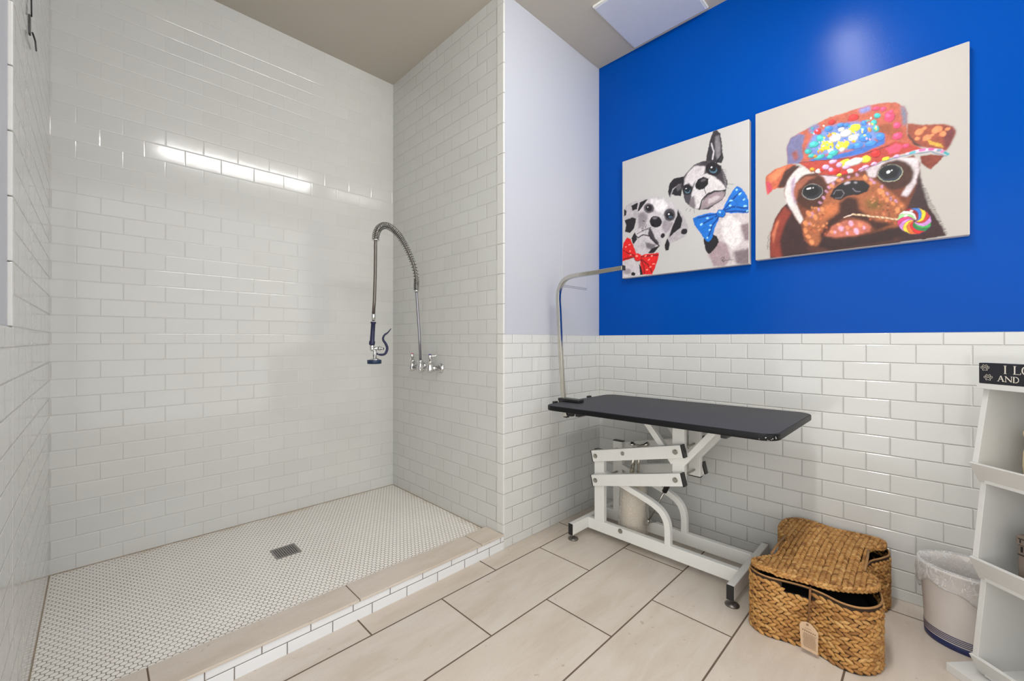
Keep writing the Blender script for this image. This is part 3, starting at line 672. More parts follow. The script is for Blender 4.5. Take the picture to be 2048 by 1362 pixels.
P2 = '''0 56 34 34 2 0.0 88 -1 86 74 90 167 114 255 155 320 195 357 287 309 776 254 810 284 834 217 875 117 902 52 918 3 688 0 430 -6
0 140 58 46 8 0.0 88 4 88 167 123 263 171 331 210 281 167 199 143 111 155 -1
0 196 110 80 5 0.0 98 156 123 235 143 249 123 180 106 90
0 84 48 40 10 0.0 286 43 498 69 688 60 747 11 498 -2 323 -5
0 112 60 40 2 0.0 169 436 187 514 241 571 324 521 431 456 538 460 627 475 718 472 793 473 818 419 816 343 801 270 776 215 764 155 747 89 627 31 430 38 316 43 279 89 264 180 233 231 195 330 171 390
0 216 208 206 4 0.0 171 418 185 505 234 564 287 556 353 502 287 505 237 464 220 415 237 329 275 223 258 195 210 295 179 365
0 176 150 176 6 0.0 210 489 234 510 226 431 241 337 226 332 206 418
0 208 196 200 4 0.0 583 455 658 476 747 475 807 453 816 381 801 317 764 249 738 263 776 339 759 429 688 465 646 438 631 398 602 401
0 205 190 200 4 0.0 357 492 458 449 445 427 403 417 382 461
0 60 42 44 4 0.0 814 390 826 295 845 191 804 147 759 157 782 237 804 308
0 72 40 28 5 0.0 401 370 393 322 370 288 336 273 297 282 261 312 236 359 227 413 236 462 261 496 297 509 336 499 370 467 393 421
0 70 42 34 5 0.0 794 379 790 343 771 315 741 301 706 303 671 322 645 354 633 394 637 431 657 460 688 473 724 469 758 449 783 417
0 160 92 70 6 0.0 234 465 287 496 346 480 302 465 249 416 233 339 222 414
0 150 150 145 1 0.0 378 383 375 361 362 344 342 336 317 337 294 349 276 368 268 392 271 414 284 431 306 439 330 437 353 425 370 405
0 44 44 50 1 0.0 375 385 372 365 360 349 340 341 317 343 294 354 278 372 270 393 273 414 286 430 306 437 329 435 351 424 367 406
0 20 20 24 3 0.0 358 392 356 376 346 364 330 358 311 359 293 368 280 382 274 399 276 415 286 427 303 433 322 431 339 422 352 408
0 240 240 245 1 0.0 318 412 317 410 314 407 309 406 304 406 298 406 294 408 292 410 293 413 296 415 301 416 307 417 312 416 316 414
0 240 240 245 1 0.0 331 408 331 406 330 405 328 405 327 405 325 406 324 408 324 410 324 412 325 413 327 413 328 413 330 412 331 410
0 170 175 150 1 0.0 748 399 745 378 732 360 712 351 687 352 664 363 646 381 637 404 640 427 653 444 674 453 699 452 722 441 740 422
0 50 54 64 1 0.0 744 401 742 381 730 365 710 356 687 357 665 367 648 384 639 406 642 427 655 444 675 452 698 450 720 440 737 422
0 20 22 28 3 0.0 732 408 729 391 719 378 703 371 684 372 665 380 651 394 644 412 646 429 657 442 674 448 693 447 712 439 725 424
0 245 245 248 1 0.0 695 411 694 408 692 405 689 403 685 402 681 404 678 406 676 410 676 413 678 416 682 418 686 418 690 417 693 415
0 245 245 248 1 0.0 705 416 705 414 704 413 702 412 701 413 699 414 698 416 698 418 698 420 699 421 701 422 702 421 704 420 705 418
0 158 92 58 5 0.0 371 286 399 366 458 406 538 427 602 405 658 346 718 267 759 203 754 150 725 93 627 87 499 190 403 146 353 42 312 46 277 125 279 222 316 272
0 110 84 40 14 0.0 577 277 627 273 664 240 652 203 602 214
0 196 112 68 12 0.0 389 286 444 291 458 237 403 214 360 206
0 60 32 26 8 0.0 458 279 499 316 548 292 558 224 627 144 718 110 627 79 590 143 499 190 403 133 374 64 360 101 403 189 458 228
0 30 27 30 2 0.0 415 336 431 379 472 404 525 409 577 390 604 354 591 323 551 314 499 319 465 301 431 318
1 120 112 118 2 4.1 431 345 444 367 472 361 485 336 468 315 441 321
1 120 112 130 2 4.1 525 356 538 336 558 331
0 190 180 190 3 0.0 514 397 513 393 510 390 504 389 497 388 490 389 485 391 483 395 484 398 488 401 494 403 501 403 507 402 512 400
0 150 145 155 3 0.0 547 387 547 385 544 383 540 383 536 384 533 386 530 389 529 392 530 394 533 396 536 396 540 395 544 393 547 390
0 188 136 164 2 0.0 374 302 371 300 368 299 363 301 359 304 355 308 353 313 354 316 356 319 359 320 364 318 368 315 372 311 374 306
0 188 136 164 2 0.0 388 324 385 323 382 325 378 329 375 334 373 339 373 344 374 347 378 348 381 346 385 342 388 337 390 332 390 327
0 188 136 164 2 0.0 405 362 402 360 398 360 394 363 390 367 387 372 386 377 387 380 389 382 393 382 398 379 401 375 404 370 405 365
0 188 136 164 2 0.0 416 381 413 381 409 383 406 387 403 392 401 398 402 403 404 405 407 406 410 404 414 399 417 394 418 389 418 384
0 188 136 164 2 0.0 436 397 433 397 430 399 426 403 424 409 423 414 423 419 425 421 428 422 432 419 435 415 438 410 439 404 438 400
0 188 136 164 2 0.0 482 422 481 419 478 418 473 418 469 419 465 423 462 426 462 430 463 434 466 435 470 435 475 434 479 430 481 426
0 188 136 164 2 0.0 515 429 514 425 511 423 507 423 503 424 499 427 496 431 495 435 496 438 499 440 503 440 508 439 512 436 514 433
0 188 136 164 2 0.0 547 421 544 422 541 425 539 430 538 436 538 441 540 445 542 446 545 445 548 441 550 436 552 431 551 426 550 422
0 188 136 164 2 0.0 617 380 615 378 612 377 608 379 604 382 601 386 600 391 600 394 602 397 605 397 609 395 613 392 616 388 618 384
0 188 136 164 2 0.0 630 361 628 359 625 358 621 359 617 362 614 366 612 371 612 374 614 377 618 377 621 376 625 373 628 369 630 365
0 188 136 164 2 0.0 658 322 656 324 653 328 652 333 652 338 653 343 655 345 658 346 661 344 663 340 664 335 664 330 663 325 661 322
0 188 136 164 2 0.0 686 279 684 278 680 279 677 282 674 286 672 291 672 295 673 298 675 300 678 299 682 296 685 291 687 287 687 282
0 188 136 164 2 0.0 697 245 694 246 691 249 689 254 688 259 688 264 690 268 692 269 695 268 697 265 699 261 700 255 700 250 699 247
0 188 136 164 2 0.0 724 227 722 225 719 226 716 229 713 233 711 238 710 243 712 246 714 247 717 246 720 243 723 239 725 234 726 230
0 188 136 164 2 0.0 330 236 326 236 322 238 319 242 316 248 315 253 316 258 318 261 321 261 325 259 328 254 331 249 332 243 332 239
0 188 136 164 2 0.0 316 185 314 182 311 181 306 181 301 183 297 187 295 191 294 196 296 199 300 200 304 200 309 197 313 194 316 189
0 188 136 164 2 0.0 362 255 359 255 355 257 352 261 349 267 348 272 348 277 351 280 354 280 357 278 361 274 364 268 365 263 364 258
0 188 136 164 2 0.0 319 219 315 220 312 224 310 229 309 235 309 240 311 244 314 246 317 244 320 241 323 235 324 230 323 224 321 220
0 222 138 88 3 0.0 318 233 313 231 306 233 298 239 293 248 289 257 289 266 292 272 298 274 305 271 312 265 318 256 321 247 321 238
0 222 138 88 3 0.0 345 204 339 205 334 209 330 216 327 224 326 233 328 239 332 242 337 242 342 238 347 231 350 222 350 214 348 208
0 222 138 88 3 0.0 296 175 291 175 285 178 280 185 276 193 275 201 276 208 280 212 285 212 291 209 296 202 300 194 301 186 300 179
0 222 138 88 3 0.0 316 103 314 98 310 95 304 94 297 96 291 100 288 106 287 111 288 116 293 119 299 120 306 118 311 114 315 108
0 222 138 88 3 0.0 326 50 321 50 315 54 311 61 308 70 308 78 310 84 314 88 319 87 324 83 329 76 331 68 332 60 330 53
0 222 138 88 3 0.0 383 248 379 247 373 249 368 255 365 262 363 269 363 275 366 279 370 280 375 278 380 272 384 265 386 258 385 252
0 222 138 88 3 0.0 435 388 432 386 428 385 422 388 417 392 414 398 412 403 413 408 415 411 420 411 425 409 430 404 434 399 435 393
0 222 138 88 3 0.0 470 419 469 415 466 413 461 412 455 414 450 418 447 422 446 427 447 432 451 434 456 434 461 433 466 429 469 424
0 222 138 88 3 0.0 586 388 582 390 578 395 575 402 573 410 574 418 577 423 581 425 585 423 589 418 592 410 593 402 593 395 590 390
0 222 138 88 3 0.0 665 289 660 287 654 289 647 294 641 302 638 311 637 320 639 326 644 328 651 326 657 321 663 313 666 304 667 295
0 222 138 88 3 0.0 684 237 681 238 677 241 673 247 671 253 670 260 671 266 674 269 678 268 682 265 686 259 688 252 688 246 687 240
0 222 138 88 3 0.0 726 165 722 166 718 171 715 179 714 187 715 195 717 201 721 203 726 201 730 196 733 188 734 180 733 172 730 167
0 222 138 88 3 0.0 745 195 742 195 739 198 737 202 735 207 734 213 735 217 737 219 740 219 743 217 746 212 748 207 748 202 747 197
0 222 138 88 3 0.0 288 132 284 134 280 139 277 146 276 154 277 161 280 166 285 168 289 166 293 160 296 153 297 145 296 138 293 133
0 222 138 88 3 0.0 338 166 335 164 330 164 324 167 320 172 316 178 315 184 316 189 320 191 325 191 330 188 335 183 338 176 339 171
0 222 138 88 3 0.0 611 355 609 356 606 359 604 363 602 369 602 373 604 377 606 378 609 378 612 375 614 370 615 365 615 360 614 357
0 222 138 88 3 0.0 713 213 711 212 707 212 704 215 700 219 698 225 698 229 699 233 701 234 705 234 709 231 712 226 714 221 715 217
0 222 138 88 3 0.0 665 267 662 269 660 273 658 278 657 284 658 289 660 292 663 293 666 292 669 288 671 283 671 277 670 272 668 268
0 210 130 90 3 0.0 616 268 615 266 613 266 611 266 608 268 606 270 605 273 605 275 607 276 608 277 611 276 613 275 615 272 616 270
0 90 60 40 3 0.0 714 129 713 128 711 129 709 130 707 132 706 135 705 138 706 140 707 141 709 140 711 139 713 137 715 134 715 131
0 90 60 40 3 0.0 685 186 684 185 682 186 680 187 678 189 677 192 676 195 677 197 678 198 680 197 682 196 684 194 685 191 686 188
0 130 60 40 3 0.0 728 151 727 152 726 154 725 157 724 160 725 163 726 165 727 165 729 164 730 162 731 159 731 156 731 153 730 152
0 210 130 90 3 0.0 745 154 744 153 743 152 740 152 738 154 736 156 735 158 735 160 736 162 738 162 740 162 742 161 744 159 745 157
0 210 130 90 3 0.0 740 115 738 115 736 116 734 118 733 120 732 123 732 126 733 128 735 128 736 127 738 125 740 122 741 120 740 117
0 130 60 40 3 0.0 694 114 693 112 691 112 689 113 687 114 685 117 684 119 684 121 686 123 687 123 690 122 692 121 694 118 694 116
0 190 90 60 3 0.0 606 148 604 149 603 152 602 155 602 158 603 161 604 163 605 163 607 162 608 160 609 157 609 153 609 151 607 149
0 190 90 60 3 0.0 648 266 647 267 645 269 644 272 644 276 644 278 645 280 647 281 648 280 650 278 651 275 651 272 651 269 650 267
0 190 90 60 3 0.0 641 155 639 156 638 158 637 161 636 164 636 167 637 169 639 170 641 169 642 167 643 164 644 161 643 158 643 156
0 190 90 60 3 0.0 690 149 689 148 687 148 684 150 682 152 681 155 680 157 681 159 682 160 684 160 686 159 688 157 690 154 690 151
0 210 130 90 3 0.0 682 126 681 125 679 125 677 126 675 127 673 130 672 132 673 134 674 136 676 136 678 135 680 133 682 131 683 129
0 130 60 40 3 0.0 746 211 746 210 744 209 742 209 740 210 738 211 736 213 736 216 737 217 738 218 740 218 743 218 745 216 746 214
0 190 90 60 3 0.0 739 107 738 106 736 106 734 107 732 109 730 111 729 113 729 115 731 117 732 117 735 116 737 114 738 112 739 110
0 210 130 90 3 0.0 621 277 619 278 617 280 616 283 616 286 616 289 617 291 618 292 620 291 622 289 623 286 623 283 623 280 622 278
0 210 130 90 3 0.0 651 254 649 255 648 257 647 260 646 263 646 266 647 268 649 269 650 268 652 266 653 264 654 260 653 257 652 255
0 90 60 40 3 0.0 667 191 666 190 664 192 662 194 661 197 660 200 660 202 662 204 663 204 665 203 667 201 668 198 669 195 668 192
0 190 90 60 3 0.0 691 120 690 119 688 120 686 121 684 124 683 127 683 130 684 131 685 132 687 131 689 130 691 127 692 124 692 121
0 90 60 40 3 0.0 690 154 689 154 687 156 686 159 686 163 686 165 688 167 689 168 691 167 692 165 693 162 693 159 693 156 692 154
0 90 60 40 3 0.0 742 175 740 175 738 175 736 177 735 180 734 183 734 185 735 187 736 188 738 187 740 185 742 182 742 179 742 177
0 190 90 60 3 0.0 716 109 715 108 713 108 711 109 709 111 707 113 707 116 707 118 708 119 710 119 712 118 714 116 716 114 716 111
0 90 60 40 3 0.0 692 173 692 171 690 170 688 170 685 170 683 172 682 174 682 176 682 178 684 179 686 180 688 179 691 177 692 175
0 210 130 90 3 0.0 670 167 669 166 667 166 664 167 662 169 661 172 660 174 661 176 662 177 664 177 666 176 668 174 670 172 670 169
0 210 130 90 3 0.0 710 265 709 263 708 262 705 262 703 263 701 265 700 267 699 269 700 271 701 272 704 272 706 271 708 270 709 267
0 190 90 60 3 0.0 740 218 739 217 737 218 735 220 733 222 732 225 732 227 732 229 734 230 736 230 738 228 739 225 740 223 741 220
0 210 130 90 3 0.0 625 253 623 254 621 255 620 258 619 261 619 264 619 267 621 268 622 267 624 266 626 263 627 260 627 257 626 254
0 210 130 90 3 0.0 643 218 641 218 639 220 638 223 637 226 637 229 638 231 639 233 641 232 642 231 644 228 645 225 645 222 644 219
0 190 90 60 3 0.0 742 153 742 152 740 151 738 151 735 152 734 154 732 156 732 158 733 160 735 161 737 161 739 160 741 158 742 156
0 130 60 40 3 0.0 697 226 696 225 694 225 692 226 690 228 688 231 687 233 688 236 689 237 691 237 693 236 695 234 697 231 697 228
0 90 60 40 3 0.0 695 252 693 252 692 253 690 255 688 258 688 261 688 263 689 265 690 265 692 264 694 262 695 259 696 256 696 253
0 210 130 90 3 0.0 697 230 695 231 694 232 692 235 692 238 692 241 693 244 694 245 696 244 697 242 698 240 699 236 699 233 698 231
0 130 60 40 3 0.0 613 170 612 168 610 168 608 168 606 170 604 172 603 175 603 177 604 178 606 179 608 178 610 177 612 175 613 172
0 90 60 40 3 0.0 642 159 641 157 640 156 638 155 635 156 633 157 631 160 631 162 632 164 633 165 635 165 638 165 640 163 642 161
0 130 60 40 3 0.0 647 145 645 144 643 145 641 147 640 150 639 153 639 156 640 157 641 158 643 157 645 155 647 152 647 149 647 146
0 210 130 90 3 0.0 652 150 651 148 650 147 648 147 645 147 643 149 642 151 641 154 642 155 644 157 646 157 648 156 651 154 652 152
0 210 130 90 3 0.0 687 203 685 202 683 203 681 205 680 208 679 211 679 213 679 215 681 215 683 215 685 213 687 210 688 207 688 205
0 210 130 90 3 0.0 670 175 669 173 667 173 665 174 662 176 661 178 660 181 660 183 661 184 663 185 666 184 668 182 669 179 670 177
0 90 60 40 3 0.0 607 225 606 223 604 223 601 223 599 225 597 227 596 230 596 232 597 233 599 234 601 233 604 232 606 230 607 227
0 90 60 40 3 0.0 733 119 732 120 731 122 730 125 730 128 731 131 732 133 733 133 735 132 736 130 737 127 737 124 736 121 735 119
0 90 60 40 3 0.0 681 113 679 113 678 115 676 117 675 120 675 123 675 126 676 127 678 127 680 125 681 123 682 120 683 117 682 114
0 190 90 60 3 0.0 708 132 707 132 705 133 703 135 702 138 701 141 702 144 703 145 704 145 706 144 708 142 709 139 710 136 709 133
0 210 130 90 3 0.0 678 129 676 129 674 131 673 134 673 137 673 140 674 142 675 143 677 142 679 140 680 138 680 134 680 131 679 129
0 210 130 90 3 0.0 620 251 619 249 617 248 615 248 613 249 610 250 609 252 609 255 609 256 611 258 613 258 616 257 618 256 619 253
0 130 60 40 3 0.0 730 118 729 118 727 118 725 120 723 123 723 126 723 129 724 130 725 131 727 130 729 128 730 125 731 122 731 120
0 190 90 60 3 0.0 671 254 670 254 668 254 666 256 664 259 663 262 663 265 664 266 665 267 667 266 669 264 671 262 672 259 672 256
0 130 60 40 3 0.0 698 185 697 184 695 184 693 186 691 188 689 191 689 193 689 195 691 196 693 196 695 195 697 192 698 189 698 187
0 190 90 60 3 0.0 648 237 647 237 645 239 644 242 643 245 643 248 644 251 646 251 648 251 649 249 650 246 651 243 651 240 650 238
0 90 60 40 3 0.0 720 255 719 254 717 253 715 254 713 255 711 258 710 260 710 262 711 264 713 264 715 263 717 262 719 260 720 257
0 190 90 60 3 0.0 680 145 679 143 678 142 675 143 673 144 671 146 670 148 670 151 671 152 673 153 675 153 677 151 679 149 680 147
0 210 130 90 3 0.0 732 131 730 131 729 133 727 136 727 139 727 142 728 144 729 145 731 145 732 143 733 140 734 137 734 134 733 132
0 190 90 60 3 0.0 673 183 671 182 669 182 667 184 665 186 664 189 663 191 664 193 665 194 667 194 669 193 671 190 673 188 673 185
0 210 130 90 3 0.0 637 182 635 182 633 182 631 184 630 187 629 190 629 192 629 194 631 195 633 194 635 192 637 190 638 187 638 184
0 190 90 60 3 0.0 672 155 671 153 670 151 667 151 665 151 663 153 661 155 661 157 661 159 663 160 665 161 667 160 670 159 671 157
0 190 90 60 3 0.0 715 260 714 259 713 257 711 257 708 258 706 260 705 262 704 264 705 266 707 267 709 267 711 266 713 265 715 263
0 90 60 40 3 0.0 743 127 742 125 741 124 738 124 736 125 734 127 733 129 733 131 733 133 735 134 737 134 739 133 741 131 743 129
0 90 60 40 3 0.0 648 230 647 229 645 229 642 230 640 232 639 235 638 238 639 240 640 241 642 241 644 240 646 237 648 235 648 232
0 90 60 40 3 0.0 688 215 687 214 685 213 683 214 681 215 679 217 678 220 678 222 679 223 680 224 683 224 685 222 687 220 688 218
0 210 130 90 3 0.0 665 260 665 258 663 256 661 256 659 257 656 258 655 260 654 262 655 264 656 266 659 266 661 265 663 264 665 262
0 90 60 40 3 0.0 718 178 717 176 716 175 714 175 711 175 709 177 708 179 707 181 708 183 709 184 712 184 714 184 716 182 717 180
0 90 60 40 3 0.0 690 146 688 145 686 145 684 146 682 149 681 151 680 154 681 156 682 157 684 157 686 156 688 153 690 151 690 148
0 200 100 60 3 0.0 371 204 369 203 367 203 364 204 362 207 360 209 359 212 360 215 361 216 364 216 366 214 369 212 370 209 371 206
0 130 60 40 3 0.0 379 221 377 222 376 224 375 227 375 231 375 234 377 236 378 236 380 235 382 233 383 230 383 226 383 223 381 221
0 130 60 40 3 0.0 353 241 351 241 349 242 347 244 345 247 344 250 343 253 344 255 346 256 349 255 351 252 353 249 354 246 354 243
0 220 140 90 3 0.0 368 135 367 133 364 133 362 133 359 135 357 137 356 140 356 143 357 144 359 145 362 144 365 142 367 140 368 137
0 200 100 60 3 0.0 396 103 394 102 392 102 390 103 387 105 386 108 385 111 385 113 387 115 389 114 392 113 394 111 396 108 396 105
0 220 140 90 3 0.0 387 232 385 231 383 232 380 233 378 236 377 239 376 242 377 244 379 245 381 244 384 243 386 240 387 237 387 234
0 200 100 60 3 0.0 398 138 396 139 394 141 393 144 392 147 392 150 393 153 395 154 397 153 399 151 400 148 401 145 401 141 400 139
0 220 140 90 3 0.0 385 153 383 153 381 155 379 158 378 161 377 164 378 167 379 168 381 168 383 167 385 164 386 160 387 157 386 155
0 220 140 90 3 0.0 359 131 357 131 355 132 353 135 351 138 351 142 352 144 353 146 355 146 357 144 359 141 360 138 361 135 360 132
0 130 60 40 3 0.0 323 151 322 149 320 147 317 147 315 148 312 150 310 152 310 154 310 157 312 158 315 158 318 157 321 156 322 153
0 200 100 60 3 0.0 365 161 363 160 361 160 358 162 356 164 354 167 353 170 354 172 355 173 358 173 360 172 363 169 364 166 365 164
0 200 100 60 3 0.0 343 132 342 130 341 129 338 128 335 129 332 131 331 133 330 135 331 137 333 139 335 139 338 139 341 137 343 135
0 200 100 60 3 0.0 371 123 369 124 367 126 366 129 366 133 367 136 368 138 370 139 372 138 373 135 374 132 374 129 374 126 372 124
0 220 140 90 3 0.0 332 274 330 275 329 278 328 281 328 285 329 288 330 289 332 290 334 289 336 286 337 283 337 279 336 276 334 274
0 220 140 90 3 0.0 360 155 359 153 357 152 355 152 352 153 349 155 348 157 347 160 348 161 350 163 353 162 356 161 358 159 360 157
0 220 140 90 3 0.0 316 189 314 189 312 190 309 192 308 195 306 198 306 201 307 203 309 204 312 203 314 201 316 197 317 194 317 191
0 220 140 90 3 0.0 320 279 318 280 317 283 316 286 316 289 317 292 318 294 320 295 322 294 324 291 324 288 324 284 324 281 322 279
0 220 140 90 3 0.0 330 173 328 174 326 175 324 178 323 182 323 185 323 188 325 189 327 189 329 187 331 184 332 181 332 177 331 175
0 130 60 40 3 0.0 328 176 326 177 325 180 323 183 323 186 324 190 325 192 327 192 329 191 331 189 332 186 332 182 331 179 330 177
0 220 140 90 3 0.0 349 274 347 273 345 274 342 276 340 279 339 282 339 285 340 287 342 288 344 287 346 285 349 282 350 279 350 276
0 130 60 40 3 0.0 392 97 391 96 388 97 386 98 383 101 382 104 381 106 382 109 384 110 386 109 388 108 391 105 392 102 393 99
0 220 140 90 3 0.0 383 154 381 153 379 154 376 156 374 159 373 162 373 165 374 167 376 167 378 167 380 165 382 162 384 159 384 156
0 130 60 40 3 0.0 319 217 317 217 315 220 314 223 313 226 313 230 315 232 316 233 318 232 320 230 322 226 322 223 322 220 321 217
0 200 100 60 3 0.0 312 151 310 151 308 154 307 157 307 161 307 164 309 166 310 167 312 166 314 164 315 160 316 157 315 154 314 151
0 220 140 90 3 0.0 399 165 397 166 395 168 394 171 393 175 394 178 395 180 396 181 398 180 400 178 401 175 402 172 402 169 401 166
0 200 100 60 3 0.0 333 254 331 254 329 255 327 257 325 261 324 264 324 267 325 268 327 269 329 268 332 265 333 262 334 259 334 256
0 130 60 40 3 0.0 400 117 399 116 396 117 394 119 392 122 391 125 391 128 392 130 394 130 396 130 398 127 400 125 401 121 401 119
0 130 60 40 3 0.0 374 120 372 120 370 121 367 123 366 126 365 130 365 132 366 134 368 135 370 134 372 131 374 128 375 125 375 122
0 220 140 90 3 0.0 367 237 366 236 364 235 361 236 359 238 356 240 355 243 355 245 356 247 359 247 361 247 364 245 366 243 367 240
0 200 100 60 3 0.0 335 141 334 139 332 139 329 139 326 141 324 143 323 146 323 148 324 150 326 150 329 150 332 148 334 146 335 143
0 186 104 84 4 0.0 392 94 424 150 492 175 564 156 610 115 602 84 532 73 444 77
0 222 168 196 3 0.0 476 110 471 110 466 113 460 120 457 128 455 137 457 144 460 148 465 149 471 145 476 138 480 130 481 121 480 114
0 222 168 196 3 0.0 550 79 545 78 539 82 533 89 529 98 528 107 529 115 533 119 538 120 544 116 549 109 553 100 555 91 553 83
0 222 168 196 3 0.0 522 132 518 132 513 135 508 141 505 149 504 157 505 163 508 167 512 167 518 164 522 158 525 150 527 142 525 136
0 222 168 196 3 0.0 442 98 439 98 436 100 433 104 431 109 430 114 431 118 433 120 436 121 439 119 442 115 444 110 445 105 444 101
0 222 168 196 3 0.0 581 102 579 102 575 104 573 108 571 112 570 117 570 121 572 124 575 124 578 122 581 118 583 113 584 109 583 105
0 222 168 196 3 0.0 502 85 500 84 497 86 495 89 493 94 492 98 493 101 495 104 497 104 500 102 502 99 504 95 505 90 504 87
0 226 140 100 3 0.0 434 106 431 104 427 103 422 106 417 110 413 115 412 121 413 126 416 128 420 129 425 126 430 122 434 117 435 111
0 226 140 100 3 0.0 467 144 465 141 461 141 456 143 452 147 449 152 448 157 449 161 451 163 455 163 460 161 464 158 467 153 468 148
0 226 140 100 3 0.0 569 123 566 120 561 119 556 122 551 126 547 132 546 138 546 143 549 146 554 147 560 144 565 140 568 134 570 128
0 226 140 100 3 0.0 508 119 505 117 501 117 497 118 493 122 490 127 489 132 489 136 492 138 496 139 500 137 504 133 507 128 508 123
0 48 30 30 6 0.0 349 38 381 98 444 70 538 66 615 77 718 87 753 80 747 42 688 13 430 0
1 225 200 190 2 6.9 485 193 522 202
1 226 196 160 1 9.0 524 204 725 131
1 120 60 40 1 2.8 538 203 546 191
1 120 60 40 1 2.8 560 195 568 183
1 120 60 40 1 2.8 582 187 590 176
1 120 60 40 1 2.8 604 179 611 168
1 120 60 40 1 2.8 625 171 632 160
1 120 60 40 1 2.8 646 164 653 152
1 120 60 40 1 2.8 667 156 674 145
1 120 60 40 1 2.8 687 148 694 137
1 120 60 40 1 2.8 707 141 714 130
0 60 40 60 2 0.0 865 91 859 60 839 37 811 27 780 33 750 53 730 84 723 119 730 152 750 175 780 183 811 177 839 156 859 125
0 60 165 80 1 0.0 795 102 799 93 807 85 817 79 828 77 840 79 852 85 862 95 853 61 839 58 825 60 812 65 802 73 795 83 792 93 792 103
1 90 40 60 1 2.1 795 102 799 93 807 85 817 79 828 77 840 79 852 85 862 95
0 30 120 70 1 0.0 792 103 793 93 797 83 805 73 815 66 827 62 841 61 855 65 833 41 817 45 804 53 794 64 788 75 785 87 786 97 790 105
1 90 40 60 1 2.1 792 103 793 93 797 83 805 73 815 66 827 62 841 61 855 65
0 205 40 40 1 0.0 790 105 787 96 787 86 790 74 797 63 808 54 821 47 836 43 805 34 791 45 782 58 776 71 774 84 776 95 781 103 789 107
1 90 40 60 1 2.1 790 105 787 96 787 86 790 74 797 63 808 54 821 47 836 43
0 225 110 50 1 0.0 789 107 782 102 777 93 776 82 779 70 785 56 795 44 809 34 774 41 765 57 761 72 761 86 765 98 771 106 779 110 788 110
1 90 40 60 1 2.1 789 107 782 102 777 93 776 82 779 70 785 56 795 44 809 34
0 225 200 60 1 0.0 788 110 779 109 771 104 766 95 763 84 764 70 769 54 778 39 746 63 745 80 747 94 753 106 761 114 770 117 780 117 789 112
1 90 40 60 1 2.1 788 110 779 109 771 104 766 95 763 84 764 70 769 54 778 39
0 190 130 200 1 0.0 789 112 780 116 770 115 761 111 753 103 749 91 747 76 750 59 728 93 734 108 742 119 752 126 763 128 774 127 784 122 791 114
1 90 40 60 1 2.1 789 112 780 116 770 115 761 111 753 103 749 91 747 76 750 59
0 205 60 120 1 0.0 791 114 783 121 773 126 763 126 752 123 742 116 735 104 730 88 723 127 735 137 748 142 760 143 772 139 782 133 789 124 793 114
1 90 40 60 1 2.1 791 114 783 121 773 126 763 126 752 123 742 116 735 104 730 88
0 150 210 140 1 0.0 793 114 788 124 781 132 771 138 759 141 746 139 734 133 723 122 733 158 748 160 762 158 775 152 785 144 792 134 796 124 796 114
1 90 40 60 1 2.1 793 114 788 124 781 132 771 138 759 141 746 139 734 133 723 122
0 240 235 225 1 0.0 795 114 795 124 791 134 783 144 773 151 760 156 745 157 730 154 754 178 770 172 783 164 793 153 800 142 803 130 802 120 798 112
1 90 40 60 1 2.1 795 114 795 124 791 134 783 144 773 151 760 156 745 157 730 154
0 150 30 40 1 0.0 797 112 801 121 801 131 798 142 790 154 780 164 766 171 750 176 783 184 796 172 806 159 811 145 813 133 811 122 806 114 799 109
1 90 40 60 1 2.1 797 112 801 121 801 131 798 142 790 154 780 164 766 171 750 176
0 60 120 200 1 0.0 799 110 806 115 810 123 811 134 809 147 802 160 792 173 778 184 814 175 822 159 826 144 826 130 823 119 816 111 808 107 799 107
1 90 40 60 1 2.1 799 110 806 115 810 123 811 134 809 147 802 160 792 173 778 184
0 235 205 50 1 0.0 799 107 808 108 816 113 821 121 824 133 823 147 818 162 809 177 840 153 842 136 839 122 834 111 826 103 817 100 807 100 799 104
1 90 40 60 1 2.1 799 107 808 108 816 113 821 121 824 133 823 147 818 162 809 177
0 190 60 50 1 0.0 799 105 808 101 817 102 826 106 833 114 838 126 839 140 836 157 857 123 852 108 844 98 834 91 824 89 813 90 804 95 797 103
1 90 40 60 1 2.1 799 105 808 101 817 102 826 106 833 114 838 126 839 140 836 157
0 200 140 205 1 0.0 797 103 805 96 814 92 824 91 835 94 844 101 851 113 855 128 861 90 851 81 839 76 827 75 815 78 806 84 798 93 795 102
1 90 40 60 1 2.1 797 103 805 96 814 92 824 91 835 94 844 101 851 113 855 128
0 240 220 230 2 0.0 766 150 766 147 765 144 763 141 761 140 758 140 755 141 754 143 753 146 754 149 756 151 759 153 762 153 764 152
0 240 235 240 2 0.0 789 167 789 165 787 164 784 164 781 164 778 166 776 168 776 170 776 172 778 173 781 173 784 173 787 171 789 169
0 150 76 56 3 0.0 764 662 832 628 912 604 946 576 953 544 933 488 919 460 859 488 804 521 765 575
0 110 56 60 6 0.0 912 592 946 572 951 541 933 488 918 464 907 512
0 228 140 92 2 0.0 831 598 831 590 828 583 821 579 813 578 804 580 797 585 794 592 794 600 798 607 804 611 813 613 821 610 828 605
0 228 140 92 2 0.0 861 557 861 550 858 544 852 539 844 538 836 540 830 544 827 551 827 558 830 564 837 568 844 570 852 568 858 563
0 228 140 92 2 0.0 903 586 903 578 899 571 892 566 883 565 874 567 867 572 863 580 863 588 867 596 875 601 884 602 892 600 899 594
0 228 140 92 2 0.0 916 556 917 549 915 543 911 539 905 538 900 540 895 545 893 551 892 558 894 564 898 568 904 569 909 567 914 562
0 228 140 92 2 0.0 845 609 845 605 843 602 839 599 835 598 830 600 826 602 824 606 824 611 827 614 830 617 835 617 839 616 843 613
0 228 140 92 2 0.0 874 561 874 558 872 555 868 553 864 552 860 553 857 555 856 558 856 562 858 565 861 567 865 568 869 567 872 564
